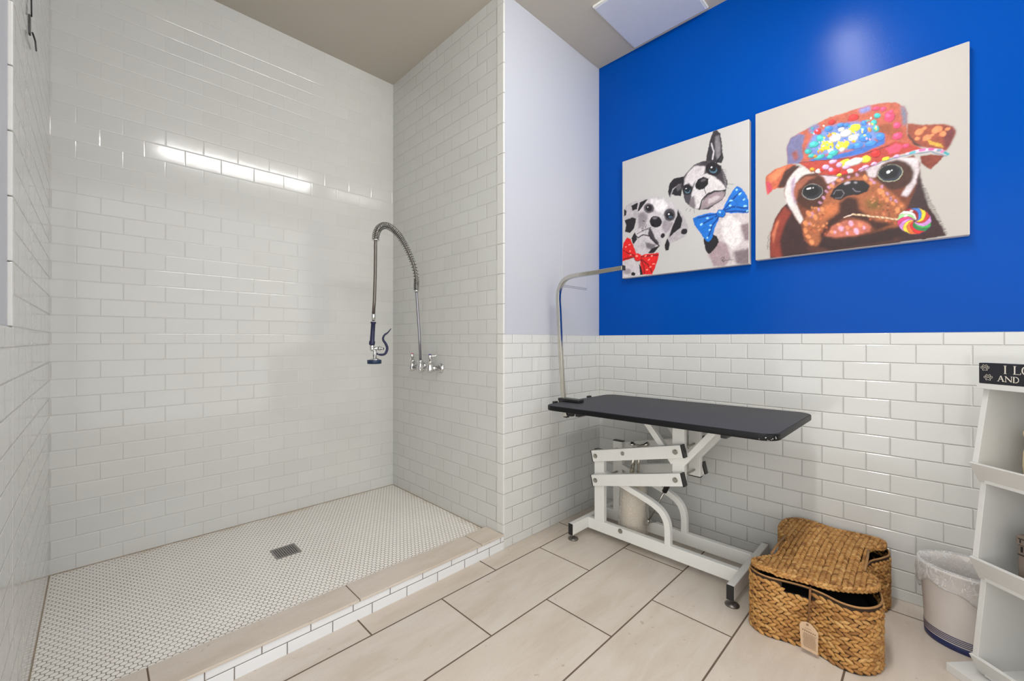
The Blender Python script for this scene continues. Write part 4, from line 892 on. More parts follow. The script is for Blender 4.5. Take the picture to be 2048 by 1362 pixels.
0 228 140 92 2 0.0 815 563 815 559 813 555 809 552 804 552 800 553 796 556 794 559 794 564 796 568 800 570 804 571 809 570 813 567
0 228 140 92 2 0.0 932 575 932 570 930 567 927 565 923 564 919 565 916 568 914 572 914 576 916 579 919 582 923 582 927 581 930 578
1 200 160 60 1 4.1 848 539 859 511
1 200 160 60 1 4.1 855 534 866 507
1 200 160 60 1 4.1 861 528 872 502
1 200 160 60 1 4.1 868 523 879 498
1 200 160 60 1 4.1 874 518 885 494
1 200 160 60 1 4.1 881 513 891 489
1 200 160 60 1 4.1 887 508 898 485
1 200 160 60 1 4.1 893 503 904 481
0 70 50 52 4 0.0 765 606 793 550 826 508 782 530 765 567
0 124 58 44 2 0.0 816 462 859 458 910 433 892 411 859 375 843 389 821 418
0 192 98 68 2 0.0 61 557 115 589 203 602 237 583 199 529 167 453 131 460 102 455 72 427 60 492
0 222 130 90 6 0.0 73 554 131 584 187 594 139 527 90 503
0 196 70 90 5 0.0 61 529 90 503 102 458 72 429
0 70 44 40 4 0.0 171 559 218 585 257 571 203 519 171 454 131 463
0 184 94 72 2 0.0 188 604 183 715 203 764 249 784 324 802 403 825 486 828 596 827 665 816 718 796 753 759 766 714 762 645 765 590 793 534 821 501 688 505 564 494 403 550 316 583 249 594
0 112 112 152 4 0.0 188 603 183 715 203 764 249 782 287 757 268 697 276 614 250 588
0 150 80 70 8 0.0 210 670 241 679 249 622 226 611
0 120 130 180 8 0.0 302 797 346 812 360 780 317 752
0 130 140 200 6 0.0 552 820 603 824 609 794 565 790
0 110 120 140 6 0.0 733 773 753 758 765 714 762 653 747 651 742 723
0 112 140 204 8 0.0 287 664 324 740 431 772 552 749 628 693 655 627 564 597 431 600 324 609
0 58 108 190 3 0.0 302 598 403 589 499 584 628 596 674 621 667 579 564 551 431 557 324 579
0 150 80 50 8 0.0 628 661 646 695 701 683 747 627 712 600 664 640
0 178 66 54 2 0.0 249 594 360 576 499 547 628 556 718 574 770 543 822 502 859 486 804 484 747 496 688 489 627 475 532 449 445 456 374 479 302 536
0 226 80 110 3 0.0 673 549 718 565 750 540 727 513 689 514
0 175 158 36 2 0.0 434 657 434 644 427 634 416 627 401 626 386 631 375 640 368 652 369 665 375 675 387 682 402 683 416 678 428 669
0 244 220 50 1 0.0 430 661 430 649 424 639 413 633 399 632 385 636 374 645 368 656 369 668 375 678 386 684 400 685 413 681 424 672
0 255 255 74 2 0.0 410 668 409 664 406 660 399 657 392 657 384 658 379 662 376 666 376 671 380 675 387 677 394 678 401 676 407 673
0 175 158 36 2 0.0 511 633 510 621 503 611 491 605 476 604 461 608 449 616 443 627 444 639 451 649 464 655 479 656 494 652 505 644
0 244 220 50 1 0.0 507 636 507 626 500 617 488 611 474 610 460 613 449 621 443 631 444 642 451 651 462 657 477 658 491 654 502 647
0 255 255 74 2 0.0 486 643 486 639 481 635 475 633 467 632 459 633 454 637 451 641 451 645 456 649 462 651 470 652 478 650 483 647
0 175 158 36 2 0.0 563 717 562 707 556 699 546 694 533 693 520 697 510 704 504 714 505 723 511 732 522 737 535 737 548 734 558 726
0 244 220 50 1 0.0 559 721 559 712 553 704 543 699 531 699 519 702 509 709 504 718 505 727 511 735 521 739 533 740 545 736 554 730
0 255 255 74 2 0.0 541 727 541 723 537 720 531 718 525 718 518 719 513 722 511 725 512 729 515 732 521 734 528 735 534 733 539 731
0 175 158 36 2 0.0 610 515 610 506 605 499 597 494 586 492 576 495 567 501 563 510 563 519 568 527 577 532 587 533 598 530 606 524
0 244 220 50 1 0.0 606 519 606 511 602 504 594 499 584 498 575 500 567 506 563 514 563 522 568 529 576 534 585 535 595 532 602 527
0 255 255 74 2 0.0 592 524 592 520 589 517 585 515 579 515 574 516 570 518 568 521 569 524 571 527 576 529 581 530 586 529 590 527
0 175 158 36 2 0.0 518 523 518 514 511 506 499 500 485 499 472 501 461 508 456 516 457 526 464 534 476 539 490 541 503 538 513 532
0 244 220 50 1 0.0 515 527 514 518 507 511 496 506 483 505 471 507 461 513 456 520 457 529 463 537 474 542 487 543 500 541 510 535
0 255 255 74 2 0.0 495 532 495 529 491 525 485 523 477 522 470 523 465 525 463 528 464 532 468 535 474 537 481 538 488 537 493 535
0 175 158 36 2 0.0 387 634 387 629 384 624 379 621 373 621 367 623 362 627 359 632 359 638 362 643 367 645 373 646 380 644 385 640
0 244 220 50 1 0.0 383 638 383 634 381 630 376 627 371 627 365 629 361 632 359 637 359 641 361 645 366 648 371 648 377 646 381 643
0 255 255 74 2 0.0 375 641 375 640 373 638 371 637 368 637 365 637 363 639 362 640 362 642 363 644 366 645 369 645 372 645 374 643
0 175 158 36 2 0.0 692 490 691 485 688 480 682 477 674 476 667 477 661 481 659 486 659 492 663 496 669 500 676 501 683 499 689 495
0 244 220 50 1 0.0 688 494 688 489 685 485 679 482 672 481 666 482 661 486 658 490 659 495 662 499 668 502 674 503 681 501 686 498
0 255 255 74 2 0.0 679 497 678 495 676 493 673 492 669 491 666 492 663 493 662 494 662 496 664 498 668 499 671 500 675 499 677 498
0 175 158 36 2 0.0 474 455 474 451 471 447 466 444 460 444 454 445 449 448 447 451 447 456 450 460 455 462 461 463 467 462 472 459
0 244 220 50 1 0.0 470 459 470 455 467 452 463 450 457 449 452 450 449 452 447 456 447 459 449 462 454 464 459 465 464 464 468 462
0 255 255 74 2 0.0 462 461 462 459 460 458 458 457 455 457 452 457 450 458 449 459 450 460 451 462 454 463 456 463 459 463 461 462
0 175 158 36 2 0.0 538 691 538 685 535 681 530 678 524 678 517 680 512 683 510 689 510 694 513 698 518 701 525 702 531 700 536 696
0 244 220 50 1 0.0 535 694 534 690 532 686 527 684 522 683 516 685 512 688 510 693 510 697 512 701 517 704 523 704 528 702 532 699
0 255 255 74 2 0.0 526 697 526 696 525 694 522 693 519 693 516 694 514 695 513 697 513 698 514 700 517 701 520 701 523 701 525 699
0 172 167 162 2 0.0 471 690 470 679 464 669 454 663 441 662 428 667 417 675 412 687 412 698 418 708 428 714 442 715 455 710 465 702
0 240 232 225 1 0.0 467 694 466 683 461 674 451 669 439 668 427 672 417 680 411 691 412 702 417 711 427 716 440 717 452 713 461 705
0 255 255 255 2 0.0 449 701 448 697 445 693 439 691 432 691 426 692 421 695 418 700 419 704 422 708 428 710 434 710 441 709 446 706
0 172 167 162 2 0.0 520 700 520 690 514 681 504 676 492 675 480 679 470 686 465 696 466 706 471 715 482 720 494 720 506 717 515 709
0 240 232 225 1 0.0 516 703 516 694 511 687 501 682 490 681 479 685 470 691 465 700 466 710 471 717 480 722 492 723 503 719 512 712
0 255 255 255 2 0.0 500 710 499 706 496 703 491 701 484 700 478 702 474 704 471 708 472 712 475 715 480 717 487 717 493 716 497 713
0 172 167 162 2 0.0 549 660 549 651 544 643 536 638 526 638 515 641 507 648 503 656 503 666 508 673 516 678 526 679 537 675 545 669
0 240 232 225 1 0.0 545 664 545 655 541 648 533 644 524 643 514 646 507 652 503 661 503 669 507 676 515 680 524 681 534 678 541 672
0 255 255 255 2 0.0 531 669 531 666 528 663 524 661 519 661 514 662 510 664 508 667 508 671 511 674 515 675 520 676 526 675 529 672
0 172 167 162 2 0.0 573 518 571 508 561 500 545 494 526 492 507 494 493 499 487 508 489 517 500 526 516 532 535 534 553 532 567 526
0 240 232 225 1 0.0 569 521 567 513 558 505 542 500 524 497 506 499 493 504 487 512 489 521 499 529 515 534 533 536 551 534 563 529
0 255 255 255 2 0.0 543 526 541 523 535 520 527 517 517 516 507 516 500 518 497 521 498 525 504 528 513 531 523 532 533 531 540 529
0 172 167 162 2 0.0 487 730 487 724 483 719 478 716 470 715 463 718 458 722 454 728 455 735 458 740 464 743 471 743 478 741 484 736
0 240 232 225 1 0.0 483 734 483 729 480 724 475 721 468 721 462 723 457 727 454 733 455 738 457 742 463 745 469 745 475 743 480 739
0 255 255 255 2 0.0 473 738 473 736 471 734 469 733 465 732 462 733 459 735 458 737 458 739 460 741 463 742 466 742 470 741 472 740
0 172 167 162 2 0.0 434 616 434 610 431 604 426 601 419 600 412 603 407 607 404 613 404 620 407 625 412 628 419 629 426 626 431 622
0 240 232 225 1 0.0 430 620 430 614 428 610 423 607 417 606 411 608 406 612 404 618 404 623 406 628 411 630 417 631 423 629 428 625
0 255 255 255 2 0.0 421 623 421 621 420 619 417 618 414 618 411 618 408 620 407 622 407 624 409 626 411 627 415 627 418 627 420 625
0 172 167 162 2 0.0 487 607 487 601 485 597 480 594 474 594 468 595 463 599 460 604 460 610 463 614 468 617 474 618 480 616 485 612
0 240 232 225 1 0.0 484 611 483 606 481 602 477 600 472 599 467 601 463 604 460 609 460 613 463 617 467 620 472 620 477 618 481 615
0 255 255 255 2 0.0 476 614 476 612 474 610 472 609 469 609 466 609 464 611 463 612 463 614 465 616 467 617 470 617 473 617 475 615
0 172 167 162 2 0.0 530 466 530 459 526 454 521 451 514 450 507 452 501 456 498 461 498 468 502 473 507 476 514 477 521 475 527 471
0 240 232 225 1 0.0 526 469 526 464 523 459 518 456 512 455 506 457 501 461 498 466 498 471 501 476 506 479 512 479 518 478 523 474
0 255 255 255 2 0.0 517 472 517 470 515 468 512 467 509 466 505 467 503 468 501 470 502 472 503 474 506 476 510 476 513 475 516 474
0 172 167 162 2 0.0 369 510 370 504 367 498 362 495 355 494 349 496 344 501 341 507 340 513 343 519 348 522 355 523 361 520 366 516
0 240 232 225 1 0.0 365 514 365 508 363 504 359 501 353 500 348 502 343 506 340 511 340 517 343 521 347 524 353 525 358 523 363 519
0 255 255 255 2 0.0 357 517 357 515 356 513 353 511 350 511 347 512 345 513 343 515 344 518 345 520 348 521 351 521 354 521 356 519
0 43 129 126 2 0.0 357 685 357 675 352 667 343 662 331 662 320 665 311 672 306 682 306 691 312 699 321 704 332 705 344 701 353 694
0 60 180 176 1 0.0 353 689 353 680 348 673 340 668 329 668 319 671 310 677 306 686 306 695 311 702 320 707 330 707 341 704 349 697
0 85 219 215 2 0.0 338 695 337 691 334 688 330 686 324 686 318 687 314 690 312 693 312 697 315 700 320 702 326 702 331 701 336 698
0 43 129 126 2 0.0 389 710 390 699 386 690 379 685 369 684 360 688 352 697 347 708 346 719 350 728 357 733 367 734 376 729 384 721
0 60 180 176 1 0.0 385 714 386 704 382 695 376 690 367 690 359 694 351 702 347 712 346 722 350 731 356 736 365 736 373 732 381 724
0 85 219 215 2 0.0 372 721 372 716 370 713 367 711 362 711 357 712 353 715 351 719 351 724 354 727 357 729 362 729 367 728 370 725
0 43 129 126 2 0.0 647 677 648 669 645 661 640 657 634 657 627 660 621 667 618 675 617 684 620 691 625 696 631 696 638 693 644 686
0 60 180 176 1 0.0 644 681 644 673 642 666 638 662 632 662 626 665 621 671 618 679 617 687 619 694 624 698 630 698 636 695 641 689
0 85 219 215 2 0.0 635 686 635 683 634 680 631 678 628 678 625 679 622 682 621 685 621 688 622 691 625 693 628 693 631 692 634 689
0 43 129 126 2 0.0 638 717 638 709 636 703 630 700 624 699 617 702 612 708 608 715 608 722 611 729 616 732 623 733 630 730 635 724
0 60 180 176 1 0.0 634 721 635 714 632 709 628 705 622 705 616 708 611 713 608 719 608 726 611 731 615 734 621 735 627 732 632 727
0 85 219 215 2 0.0 626 725 626 722 624 720 622 719 618 719 615 720 613 722 612 724 612 727 613 729 616 730 619 731 622 730 625 728
0 43 129 126 2 0.0 652 750 652 744 649 738 644 735 637 735 630 737 625 742 622 749 622 756 625 761 630 764 637 765 643 762 649 757
0 60 180 176 1 0.0 648 754 648 748 646 744 641 741 635 740 629 743 625 747 622 753 622 759 625 764 629 767 635 767 641 764 645 760
0 85 219 215 2 0.0 640 758 639 756 638 754 635 753 632 753 629 753 627 755 625 758 625 760 627 762 630 763 633 763 636 762 638 761
0 43 129 126 2 0.0 321 650 321 643 317 637 311 633 302 632 294 635 287 640 283 647 283 655 287 661 294 664 303 665 311 662 318 657
0 60 180 176 1 0.0 317 654 317 648 314 642 308 639 300 638 292 641 286 645 283 652 283 658 287 664 293 667 300 667 308 665 314 660
0 85 219 215 2 0.0 306 658 306 656 304 653 300 652 296 652 292 653 289 654 287 657 288 660 290 662 293 663 297 663 301 663 304 661
0 43 129 126 2 0.0 457 598 456 591 451 585 442 581 431 580 421 582 413 587 408 593 409 601 415 607 424 611 435 612 445 609 453 604
0 60 180 176 1 0.0 453 602 452 595 447 590 439 586 429 586 419 587 412 592 408 598 409 604 414 610 422 613 432 614 442 612 449 608
0 85 219 215 2 0.0 438 606 438 603 435 601 430 599 425 599 419 600 416 601 414 604 414 606 417 608 422 610 428 610 433 610 437 608
0 43 129 126 2 0.0 392 598 390 592 383 587 372 583 359 582 346 584 337 587 333 592 334 598 341 603 353 607 366 608 378 606 387 603
0 60 180 176 1 0.0 387 602 386 597 379 592 369 589 357 588 345 589 337 592 333 597 334 602 341 606 351 609 364 610 375 609 384 606
0 85 219 215 2 0.0 369 605 368 603 365 601 359 600 352 599 346 599 341 601 339 602 340 604 344 606 350 607 357 608 363 608 368 607
0 43 129 126 2 0.0 336 617 336 611 332 606 326 603 318 603 310 605 304 609 301 614 301 620 305 624 312 627 319 628 327 626 333 622
0 60 180 176 1 0.0 332 621 332 616 328 612 323 609 316 609 309 610 304 614 301 618 301 623 305 627 310 630 317 630 324 629 329 625
0 85 219 215 2 0.0 322 624 321 622 319 620 316 619 312 619 309 619 306 621 305 623 305 625 307 626 310 627 314 628 318 627 320 626
0 43 129 126 2 0.0 431 580 431 575 427 570 422 567 415 566 408 568 403 572 400 577 400 583 404 588 409 591 416 591 423 589 428 585
0 60 180 176 1 0.0 427 584 426 579 424 575 419 573 413 572 407 574 403 577 400 582 400 586 403 590 408 593 414 593 420 592 424 589
0 85 219 215 2 0.0 418 587 418 585 416 583 413 582 410 582 407 583 404 584 403 586 404 588 405 589 408 590 411 591 414 590 417 589
0 43 93 154 2 0.0 429 756 429 748 425 742 417 738 408 738 399 741 392 747 388 754 388 762 392 769 400 773 409 773 418 770 425 764
0 60 130 215 1 0.0 425 760 425 753 421 747 414 744 406 744 398 746 391 752 388 759 388 766 392 772 399 775 407 775 415 773 422 767
0 85 163 255 2 0.0 413 765 413 762 410 760 406 759 402 758 397 759 394 762 392 764 393 767 395 770 399 771 403 771 408 770 411 768
0 43 93 154 2 0.0 612 645 611 634 605 624 595 618 581 617 568 621 558 629 552 640 553 651 559 661 570 667 583 668 596 664 606 655
0 60 130 215 1 0.0 608 648 608 638 602 629 592 624 580 623 567 626 558 634 552 644 553 655 559 664 569 669 581 670 593 666 603 658
0 85 163 255 2 0.0 590 655 589 651 586 647 580 645 573 645 567 646 562 649 559 653 560 657 563 661 569 663 576 664 582 662 587 659
0 43 93 154 2 0.0 634 601 633 592 628 585 618 581 606 580 594 582 585 588 581 596 581 604 587 611 597 616 609 617 621 614 630 608
0 60 130 215 1 0.0 631 604 630 597 624 590 615 586 604 585 593 587 585 593 580 600 581 607 587 614 596 618 608 619 618 616 627 611
0 85 163 255 2 0.0 614 609 614 606 610 603 605 602 599 601 593 602 589 604 587 607 587 610 591 612 596 614 602 615 608 614 612 612
0 43 93 154 2 0.0 576 607 575 599 568 592 558 587 545 586 532 588 523 594 518 602 519 611 525 618 536 623 549 624 562 621 571 615
0 60 130 215 1 0.0 572 611 571 604 565 597 555 593 543 592 531 594 522 599 518 606 519 614 525 621 535 625 547 626 559 623 568 618
0 85 163 255 2 0.0 554 616 553 613 550 610 544 608 537 608 531 609 526 611 524 613 525 617 529 619 534 621 541 622 547 621 552 619
0 43 93 154 2 0.0 671 626 672 616 668 607 661 602 652 601 642 605 635 612 631 622 630 633 634 641 641 646 650 647 660 643 667 636
0 60 130 215 1 0.0 668 629 668 620 665 612 658 607 650 606 641 610 634 617 630 626 630 636 634 644 640 649 649 649 657 646 664 639
0 85 163 255 2 0.0 656 635 655 631 653 628 649 626 645 626 640 627 637 630 635 634 635 637 637 641 641 643 646 643 650 642 654 639
0 43 93 154 2 0.0 591 729 591 722 589 716 585 712 579 712 573 715 568 720 565 728 565 735 567 741 571 745 577 745 583 742 588 736
0 60 130 215 1 0.0 587 733 587 726 586 721 582 718 577 717 572 720 568 725 565 732 565 738 566 744 570 747 575 747 580 745 584 740
0 85 163 255 2 0.0 580 737 580 734 579 732 576 731 574 731 571 732 569 734 568 737 568 739 569 741 571 743 574 743 576 742 579 740
0 43 93 154 2 0.0 486 757 486 750 482 745 475 742 466 742 458 744 452 749 448 755 449 761 453 766 460 769 468 770 476 767 483 763
0 60 130 215 1 0.0 482 761 482 755 478 751 472 748 464 748 457 750 451 754 448 759 449 765 452 769 459 772 466 772 473 770 479 766
0 85 163 255 2 0.0 471 765 471 762 468 761 465 759 461 759 457 760 454 762 452 764 453 766 455 768 459 769 463 769 467 768 470 767
0 43 93 154 2 0.0 509 747 509 741 506 737 500 734 494 734 487 736 482 740 480 745 480 751 483 755 488 758 495 758 501 756 506 752
0 60 130 215 1 0.0 505 751 505 746 502 742 498 740 492 740 486 742 482 745 479 750 480 754 482 758 487 760 493 761 498 759 503 755
0 85 163 255 2 0.0 497 754 496 752 495 751 492 750 489 749 486 750 484 752 483 753 483 755 484 757 487 758 490 758 493 757 495 756
0 43 93 154 2 0.0 594 689 594 680 591 672 585 667 577 666 569 670 562 677 558 687 558 697 561 705 567 709 575 710 583 706 590 699
0 60 130 215 1 0.0 590 693 590 684 588 677 582 672 575 672 568 675 562 682 558 691 558 700 560 707 566 712 573 712 580 709 586 702
0 85 163 255 2 0.0 579 699 579 695 578 692 575 690 571 690 567 691 564 694 562 698 562 701 564 704 567 706 571 706 575 705 578 702
0 43 93 154 2 0.0 534 610 534 604 531 599 524 595 517 595 509 597 504 601 500 607 501 613 504 618 510 622 518 622 525 620 531 616
0 60 130 215 1 0.0 531 614 530 608 527 604 522 601 515 600 508 602 503 606 500 611 501 617 504 621 509 624 516 624 523 623 528 619
0 85 163 255 2 0.0 521 617 520 615 518 613 515 612 512 612 508 612 505 614 504 616 504 618 506 620 509 621 513 621 517 621 519 619
0 146 31 30 2 0.0 372 757 372 749 368 742 362 737 354 737 345 740 338 747 334 756 334 765 338 772 344 776 352 776 361 773 368 766
0 204 44 42 1 0.0 367 762 368 754 365 747 359 743 352 743 344 746 338 752 334 760 334 768 337 775 343 778 350 779 358 775 364 769
0 246 67 65 2 0.0 357 767 356 764 354 761 351 759 347 759 343 761 340 763 338 766 338 769 340 772 344 773 348 774 352 772 355 770
0 146 31 30 2 0.0 444 791 444 784 440 778 433 774 424 774 416 777 409 782 405 789 406 796 410 802 417 805 425 806 434 803 440 797
0 204 44 42 1 0.0 440 795 440 788 436 783 430 780 422 780 415 782 409 787 405 793 406 800 409 805 415 808 423 808 431 806 437 801
0 246 67 65 2 0.0 428 799 428 797 426 795 422 793 418 793 414 794 411 796 409 798 410 801 412 803 416 804 420 804 424 803 427 802
0 146 31 30 2 0.0 554 780 554 771 548 764 539 759 528 759 517 762 508 769 503 778 503 788 509 795 518 800 530 800 541 796 550 789
0 204 44 42 1 0.0 550 784 550 776 545 769 536 765 526 765 515 768 507 774 503 783 503 791 508 798 517 802 528 802 538 799 546 793
0 246 67 65 2 0.0 535 790 534 787 531 784 526 783 521 782 515 784 511 786 509 789 509 793 512 796 517 797 523 797 529 796 533 794
0 146 31 30 2 0.0 652 536 653 525 649 515 641 509 632 508 622 512 614 520 609 532 608 543 612 553 620 559 630 560 639 556 648 548
0 204 44 42 1 0.0 649 540 649 529 646 520 639 514 630 513 621 517 613 525 609 536 608 547 612 556 619 562 628 563 637 559 644 551
0 246 67 65 2 0.0 636 546 635 542 633 538 629 536 624 535 619 537 616 540 613 544 614 548 616 552 620 555 625 555 630 554 634 551
0 146 31 30 2 0.0 468 485 467 476 460 469 448 463 434 462 420 464 409 469 404 477 405 486 412 494 425 499 439 501 453 498 463 493
0 204 44 42 1 0.0 464 489 463 481 456 474 445 469 432 467 419 469 409 474 404 482 405 490 412 497 423 501 437 503 450 501 459 496
0 246 67 65 2 0.0 444 493 444 490 440 487 433 485 426 484 419 485 413 486 411 489 412 493 416 495 422 498 430 498 437 498 442 496
0 146 31 30 2 0.0 392 513 392 507 389 502 383 499 376 498 369 500 364 504 361 509 361 515 364 520 370 523 377 523 384 522 389 518
0 204 44 42 1 0.0 388 516 388 512 385 508 380 505 374 504 368 506 363 509 361 514 361 518 364 522 369 525 375 526 381 524 386 521
0 246 67 65 2 0.0 379 519 379 517 377 516 374 514 371 514 368 515 365 516 364 518 364 520 366 521 369 522 372 523 375 522 378 521
0 146 31 30 2 0.0 505 461 504 455 500 450 494 447 486 446 479 448 473 451 470 456 470 462 474 466 481 470 488 471 496 469 502 466
0 204 44 42 1 0.0 501 464 500 460 497 456 491 453 484 452 478 453 473 456 470 460 470 465 474 469 480 472 486 473 493 472 498 469
0 246 67 65 2 0.0 491 467 490 465 488 463 485 462 481 462 478 462 475 463 474 465 474 467 476 468 479 470 483 470 487 470 489 469
0 164 50 79 2 0.0 713 725 713 710 710 699 703 692 693 691 682 697 674 708 668 722 667 737 671 748 678 755 688 756 699 750 707 739
0 228 70 110 1 0.0 709 728 710 715 707 704 700 697 691 696 681 702 673 712 668 726 667 740 670 751 677 758 686 758 696 752 704 742
0 255 96 141 2 0.0 696 737 696 731 694 727 690 724 685 724 679 726 675 730 673 736 673 741 675 746 679 748 684 749 689 747 693 742
0 164 50 79 2 0.0 651 794 650 788 646 783 640 780 632 780 624 782 618 787 614 793 615 799 619 803 626 806 634 807 642 804 648 800
0 228 70 110 1 0.0 647 798 647 793 643 788 637 786 630 786 623 788 617 792 614 797 615 802 618 806 625 809 632 809 639 807 644 803
0 255 96 141 2 0.0 636 802 636 800 634 798 630 797 626 797 623 798 620 799 618 801 619 803 621 805 624 806 628 806 632 805 635 804
0 164 50 79 2 0.0 678 778 678 772 675 767 669 765 663 764 657 767 652 771 649 777 649 783 652 788 657 790 664 791 670 788 675 784
0 228 70 110 1 0.0 674 782 674 777 671 773 667 770 661 770 656 772 651 776 649 781 649 786 652 790 656 793 662 793 667 791 672 787
0 255 96 141 2 0.0 666 785 666 783 664 782 661 781 658 781 655 781 653 783 652 785 652 787 654 789 656 790 659 790 662 789 665 787
0 164 50 79 2 0.0 739 664 739 655 736 648 731 644 724 643 716 646 710 653 707 661 706 670 709 677 715 681 722 682 730 678 736 672
0 228 70 110 1 0.0 736 667 736 659 733 653 728 649 722 649 715 652 710 657 707 665 706 673 709 680 714 683 721 684 727 681 733 675
0 255 96 141 2 0.0 726 672 726 669 724 666 722 665 718 665 714 666 712 668 710 671 710 674 712 677 715 679 718 679 722 678 725 675
0 164 50 79 2 0.0 747 602 747 593 743 585 735 580 726 579 716 582 708 589 704 598 704 607 709 615 716 620 726 621 736 618 743 611
0 228 70 110 1 0.0 744 606 744 597 740 590 733 585 724 585 715 587 708 594 704 602 704 611 708 618 715 622 724 623 733 620 740 614
0 255 96 141 2 0.0 731 611 731 608 728 605 724 603 719 602 714 603 711 606 709 609 709 612 712 615 716 617 721 618 725 617 729 614
0 164 50 79 2 0.0 708 749 708 744 706 740 702 738 696 737 691 739 687 743 684 748 685 753 687 757 691 760 697 760 702 758 706 754
0 228 70 110 1 0.0 705 753 705 749 703 745 699 743 695 743 690 745 686 748 684 752 684 757 687 760 690 762 695 762 699 761 703 757
0 255 96 141 2 0.0 698 756 698 754 697 753 695 752 692 752 690 753 688 754 687 756 687 757 688 759 690 760 693 760 695 759 697 758
0 164 50 79 2 0.0 775 536 775 531 772 526 766 523 760 523 753 524 748 527 746 532 746 537 749 542 755 544 762 545 768 544 773 540
0 228 70 110 1 0.0 772 539 772 535 769 531 764 529 758 528 752 529 748 532 746 536 746 540 749 544 754 547 760 547 765 546 770 543
0 255 96 141 2 0.0 763 542 763 540 761 538 759 537 755 537 752 537 750 538 749 540 749 542 751 543 754 544 757 545 760 544 762 543
0 169 108 28 2 0.0 425 714 425 708 423 703 418 700 413 700 407 702 402 707 399 713 399 719 401 724 406 727 412 728 417 725 422 721
0 236 150 40 1 0.0 421 718 421 713 419 709 415 706 411 706 406 708 402 712 399 717 399 723 401 727 405 730 409 730 414 728 418 724
0 255 186 62 2 0.0 414 722 414 720 412 718 410 717 408 717 405 718 403 719 402 721 402 724 403 725 405 726 408 727 410 726 413 724
0 169 108 28 2 0.0 377 629 377 624 374 619 369 616 362 616 356 618 351 622 348 627 348 633 351 637 356 640 363 641 369 639 374 635
0 236 150 40 1 0.0 372 633 372 628 370 624 366 622 360 622 355 623 350 627 348 631 348 636 350 640 355 643 360 643 366 641 370 638
0 255 186 62 2 0.0 364 636 364 634 363 633 360 632 357 631 354 632 352 633 351 635 351 637 353 639 355 640 358 640 361 639 363 638
0 169 108 28 2 0.0 337 528 337 521 334 516 329 513 323 512 316 514 311 519 308 525 307 531 310 537 316 540 322 541 329 539 334 534
0 236 150 40 1 0.0 333 532 333 526 330 521 326 518 320 518 315 520 310 524 307 529 307 535 310 540 314 543 320 543 325 541 330 537
0 255 186 62 2 0.0 324 535 324 533 323 531 320 530 317 529 314 530 312 531 311 534 311 536 312 538 315 539 318 539 321 539 323 537
0 169 108 28 2 0.0 541 636 541 632 539 629 535 627 530 626 526 628 522 630 520 634 520 638 522 641 526 643 531 644 536 642 539 639
0 236 150 40 1 0.0 537 640 537 637 535 634 532 632 528 632 524 633 521 635 520 638 520 641 522 644 525 645 529 646 533 645 536 643
0 255 186 62 2 0.0 532 642 531 640 530 639 529 639 526 638 524 639 523 640 522 641 522 642 523 643 525 644 527 644 529 644 531 643
0 169 108 28 2 0.0 613 683 614 676 613 671 610 667 606 667 602 670 598 675 596 681 595 688 596 694 599 697 603 697 607 694 611 689
0 236 150 40 1 0.0 610 687 610 681 610 676 607 673 604 673 601 675 598 680 595 686 595 691 596 696 598 699 601 699 605 697 608 692
0 255 186 62 2 0.0 605 690 605 688 605 686 603 685 601 684 600 685 598 687 597 690 597 692 598 694 599 695 601 695 603 694 604 692
0 169 108 28 2 0.0 351 608 351 604 349 600 345 598 341 598 336 599 332 602 330 606 330 610 332 613 336 616 341 616 345 614 349 612
0 236 150 40 1 0.0 347 612 347 609 345 606 342 604 338 604 335 605 332 607 330 610 330 614 332 616 335 618 339 618 342 617 345 615
0 255 186 62 2 0.0 341 614 341 612 340 611 338 611 336 610 334 611 333 612 332 613 332 614 333 615 335 616 337 616 339 616 341 615
0 158 122 154 2 0.0 450 549 449 544 444 539 437 536 428 535 419 536 412 540 409 545 410 551 414 556 422 559 431 560 440 558 446 554
0 220 170 215 1 0.0 446 553 445 548 441 544 434 541 426 541 418 542 412 545 409 549 409 554 414 558 421 561 429 562 437 561 443 557
0 255 208 255 2 0.0 434 556 433 554 431 552 427 551 422 551 418 551 415 552 413 554 414 556 416 558 420 559 425 559 429 559 432 558
0 158 122 154 2 0.0 412 525 412 518 409 512 402 508 394 507 386 509 380 514 376 521 376 528 380 534 386 538 395 539 403 537 409 532
0 220 170 215 1 0.0 408 529 408 523 405 517 399 514 392 513 385 515 379 519 376 525 376 532 379 537 385 541 392 541 400 539 405 535
0 255 208 255 2 0.0 398 533 397 530 395 528 392 526 388 526 384 527 381 528 380 531 380 533 382 535 386 537 389 537 393 537 396 535
0 158 122 154 2 0.0 476 519 477 512 473 506 468 502 460 501 453 503 447 508 444 515 444 522 447 528 453 532 460 532 467 530 473 525
0 220 170 215 1 0.0 473 522 473 516 470 511 465 508 458 507 452 509 447 513 444 519 444 525 447 531 452 534 458 535 465 533 470 528
0 255 208 255 2 0.0 463 526 463 523 461 521 458 520 455 519 451 520 449 522 447 524 448 527 449 529 452 530 456 531 459 530 462 528
0 158 122 154 2 0.0 512 496 512 491 508 486 501 483 493 482 485 484 479 487 476 492 476 498 480 502 487 506 495 507 503 505 509 501
0 220 170 215 1 0.0 509 500 508 496 504 491 498 489 491 488 484 489 478 492 475 496 476 501 480 505 486 508 493 509 500 507 506 504
0 255 208 255 2 0.0 498 503 497 501 495 499 492 498 488 498 484 498 481 499 479 501 480 503 482 504 486 506 490 506 494 506 496 505
0 158 122 154 2 0.0 603 466 602 460 599 455 592 451 585 450 577 452 571 456 568 462 568 468 572 473 578 476 586 477 594 476 600 472
0 220 170 215 1 0.0 599 470 599 464 595 460 590 457 583 456 576 457 570 461 568 466 568 471 571 476 577 479 584 480 591 478 596 475
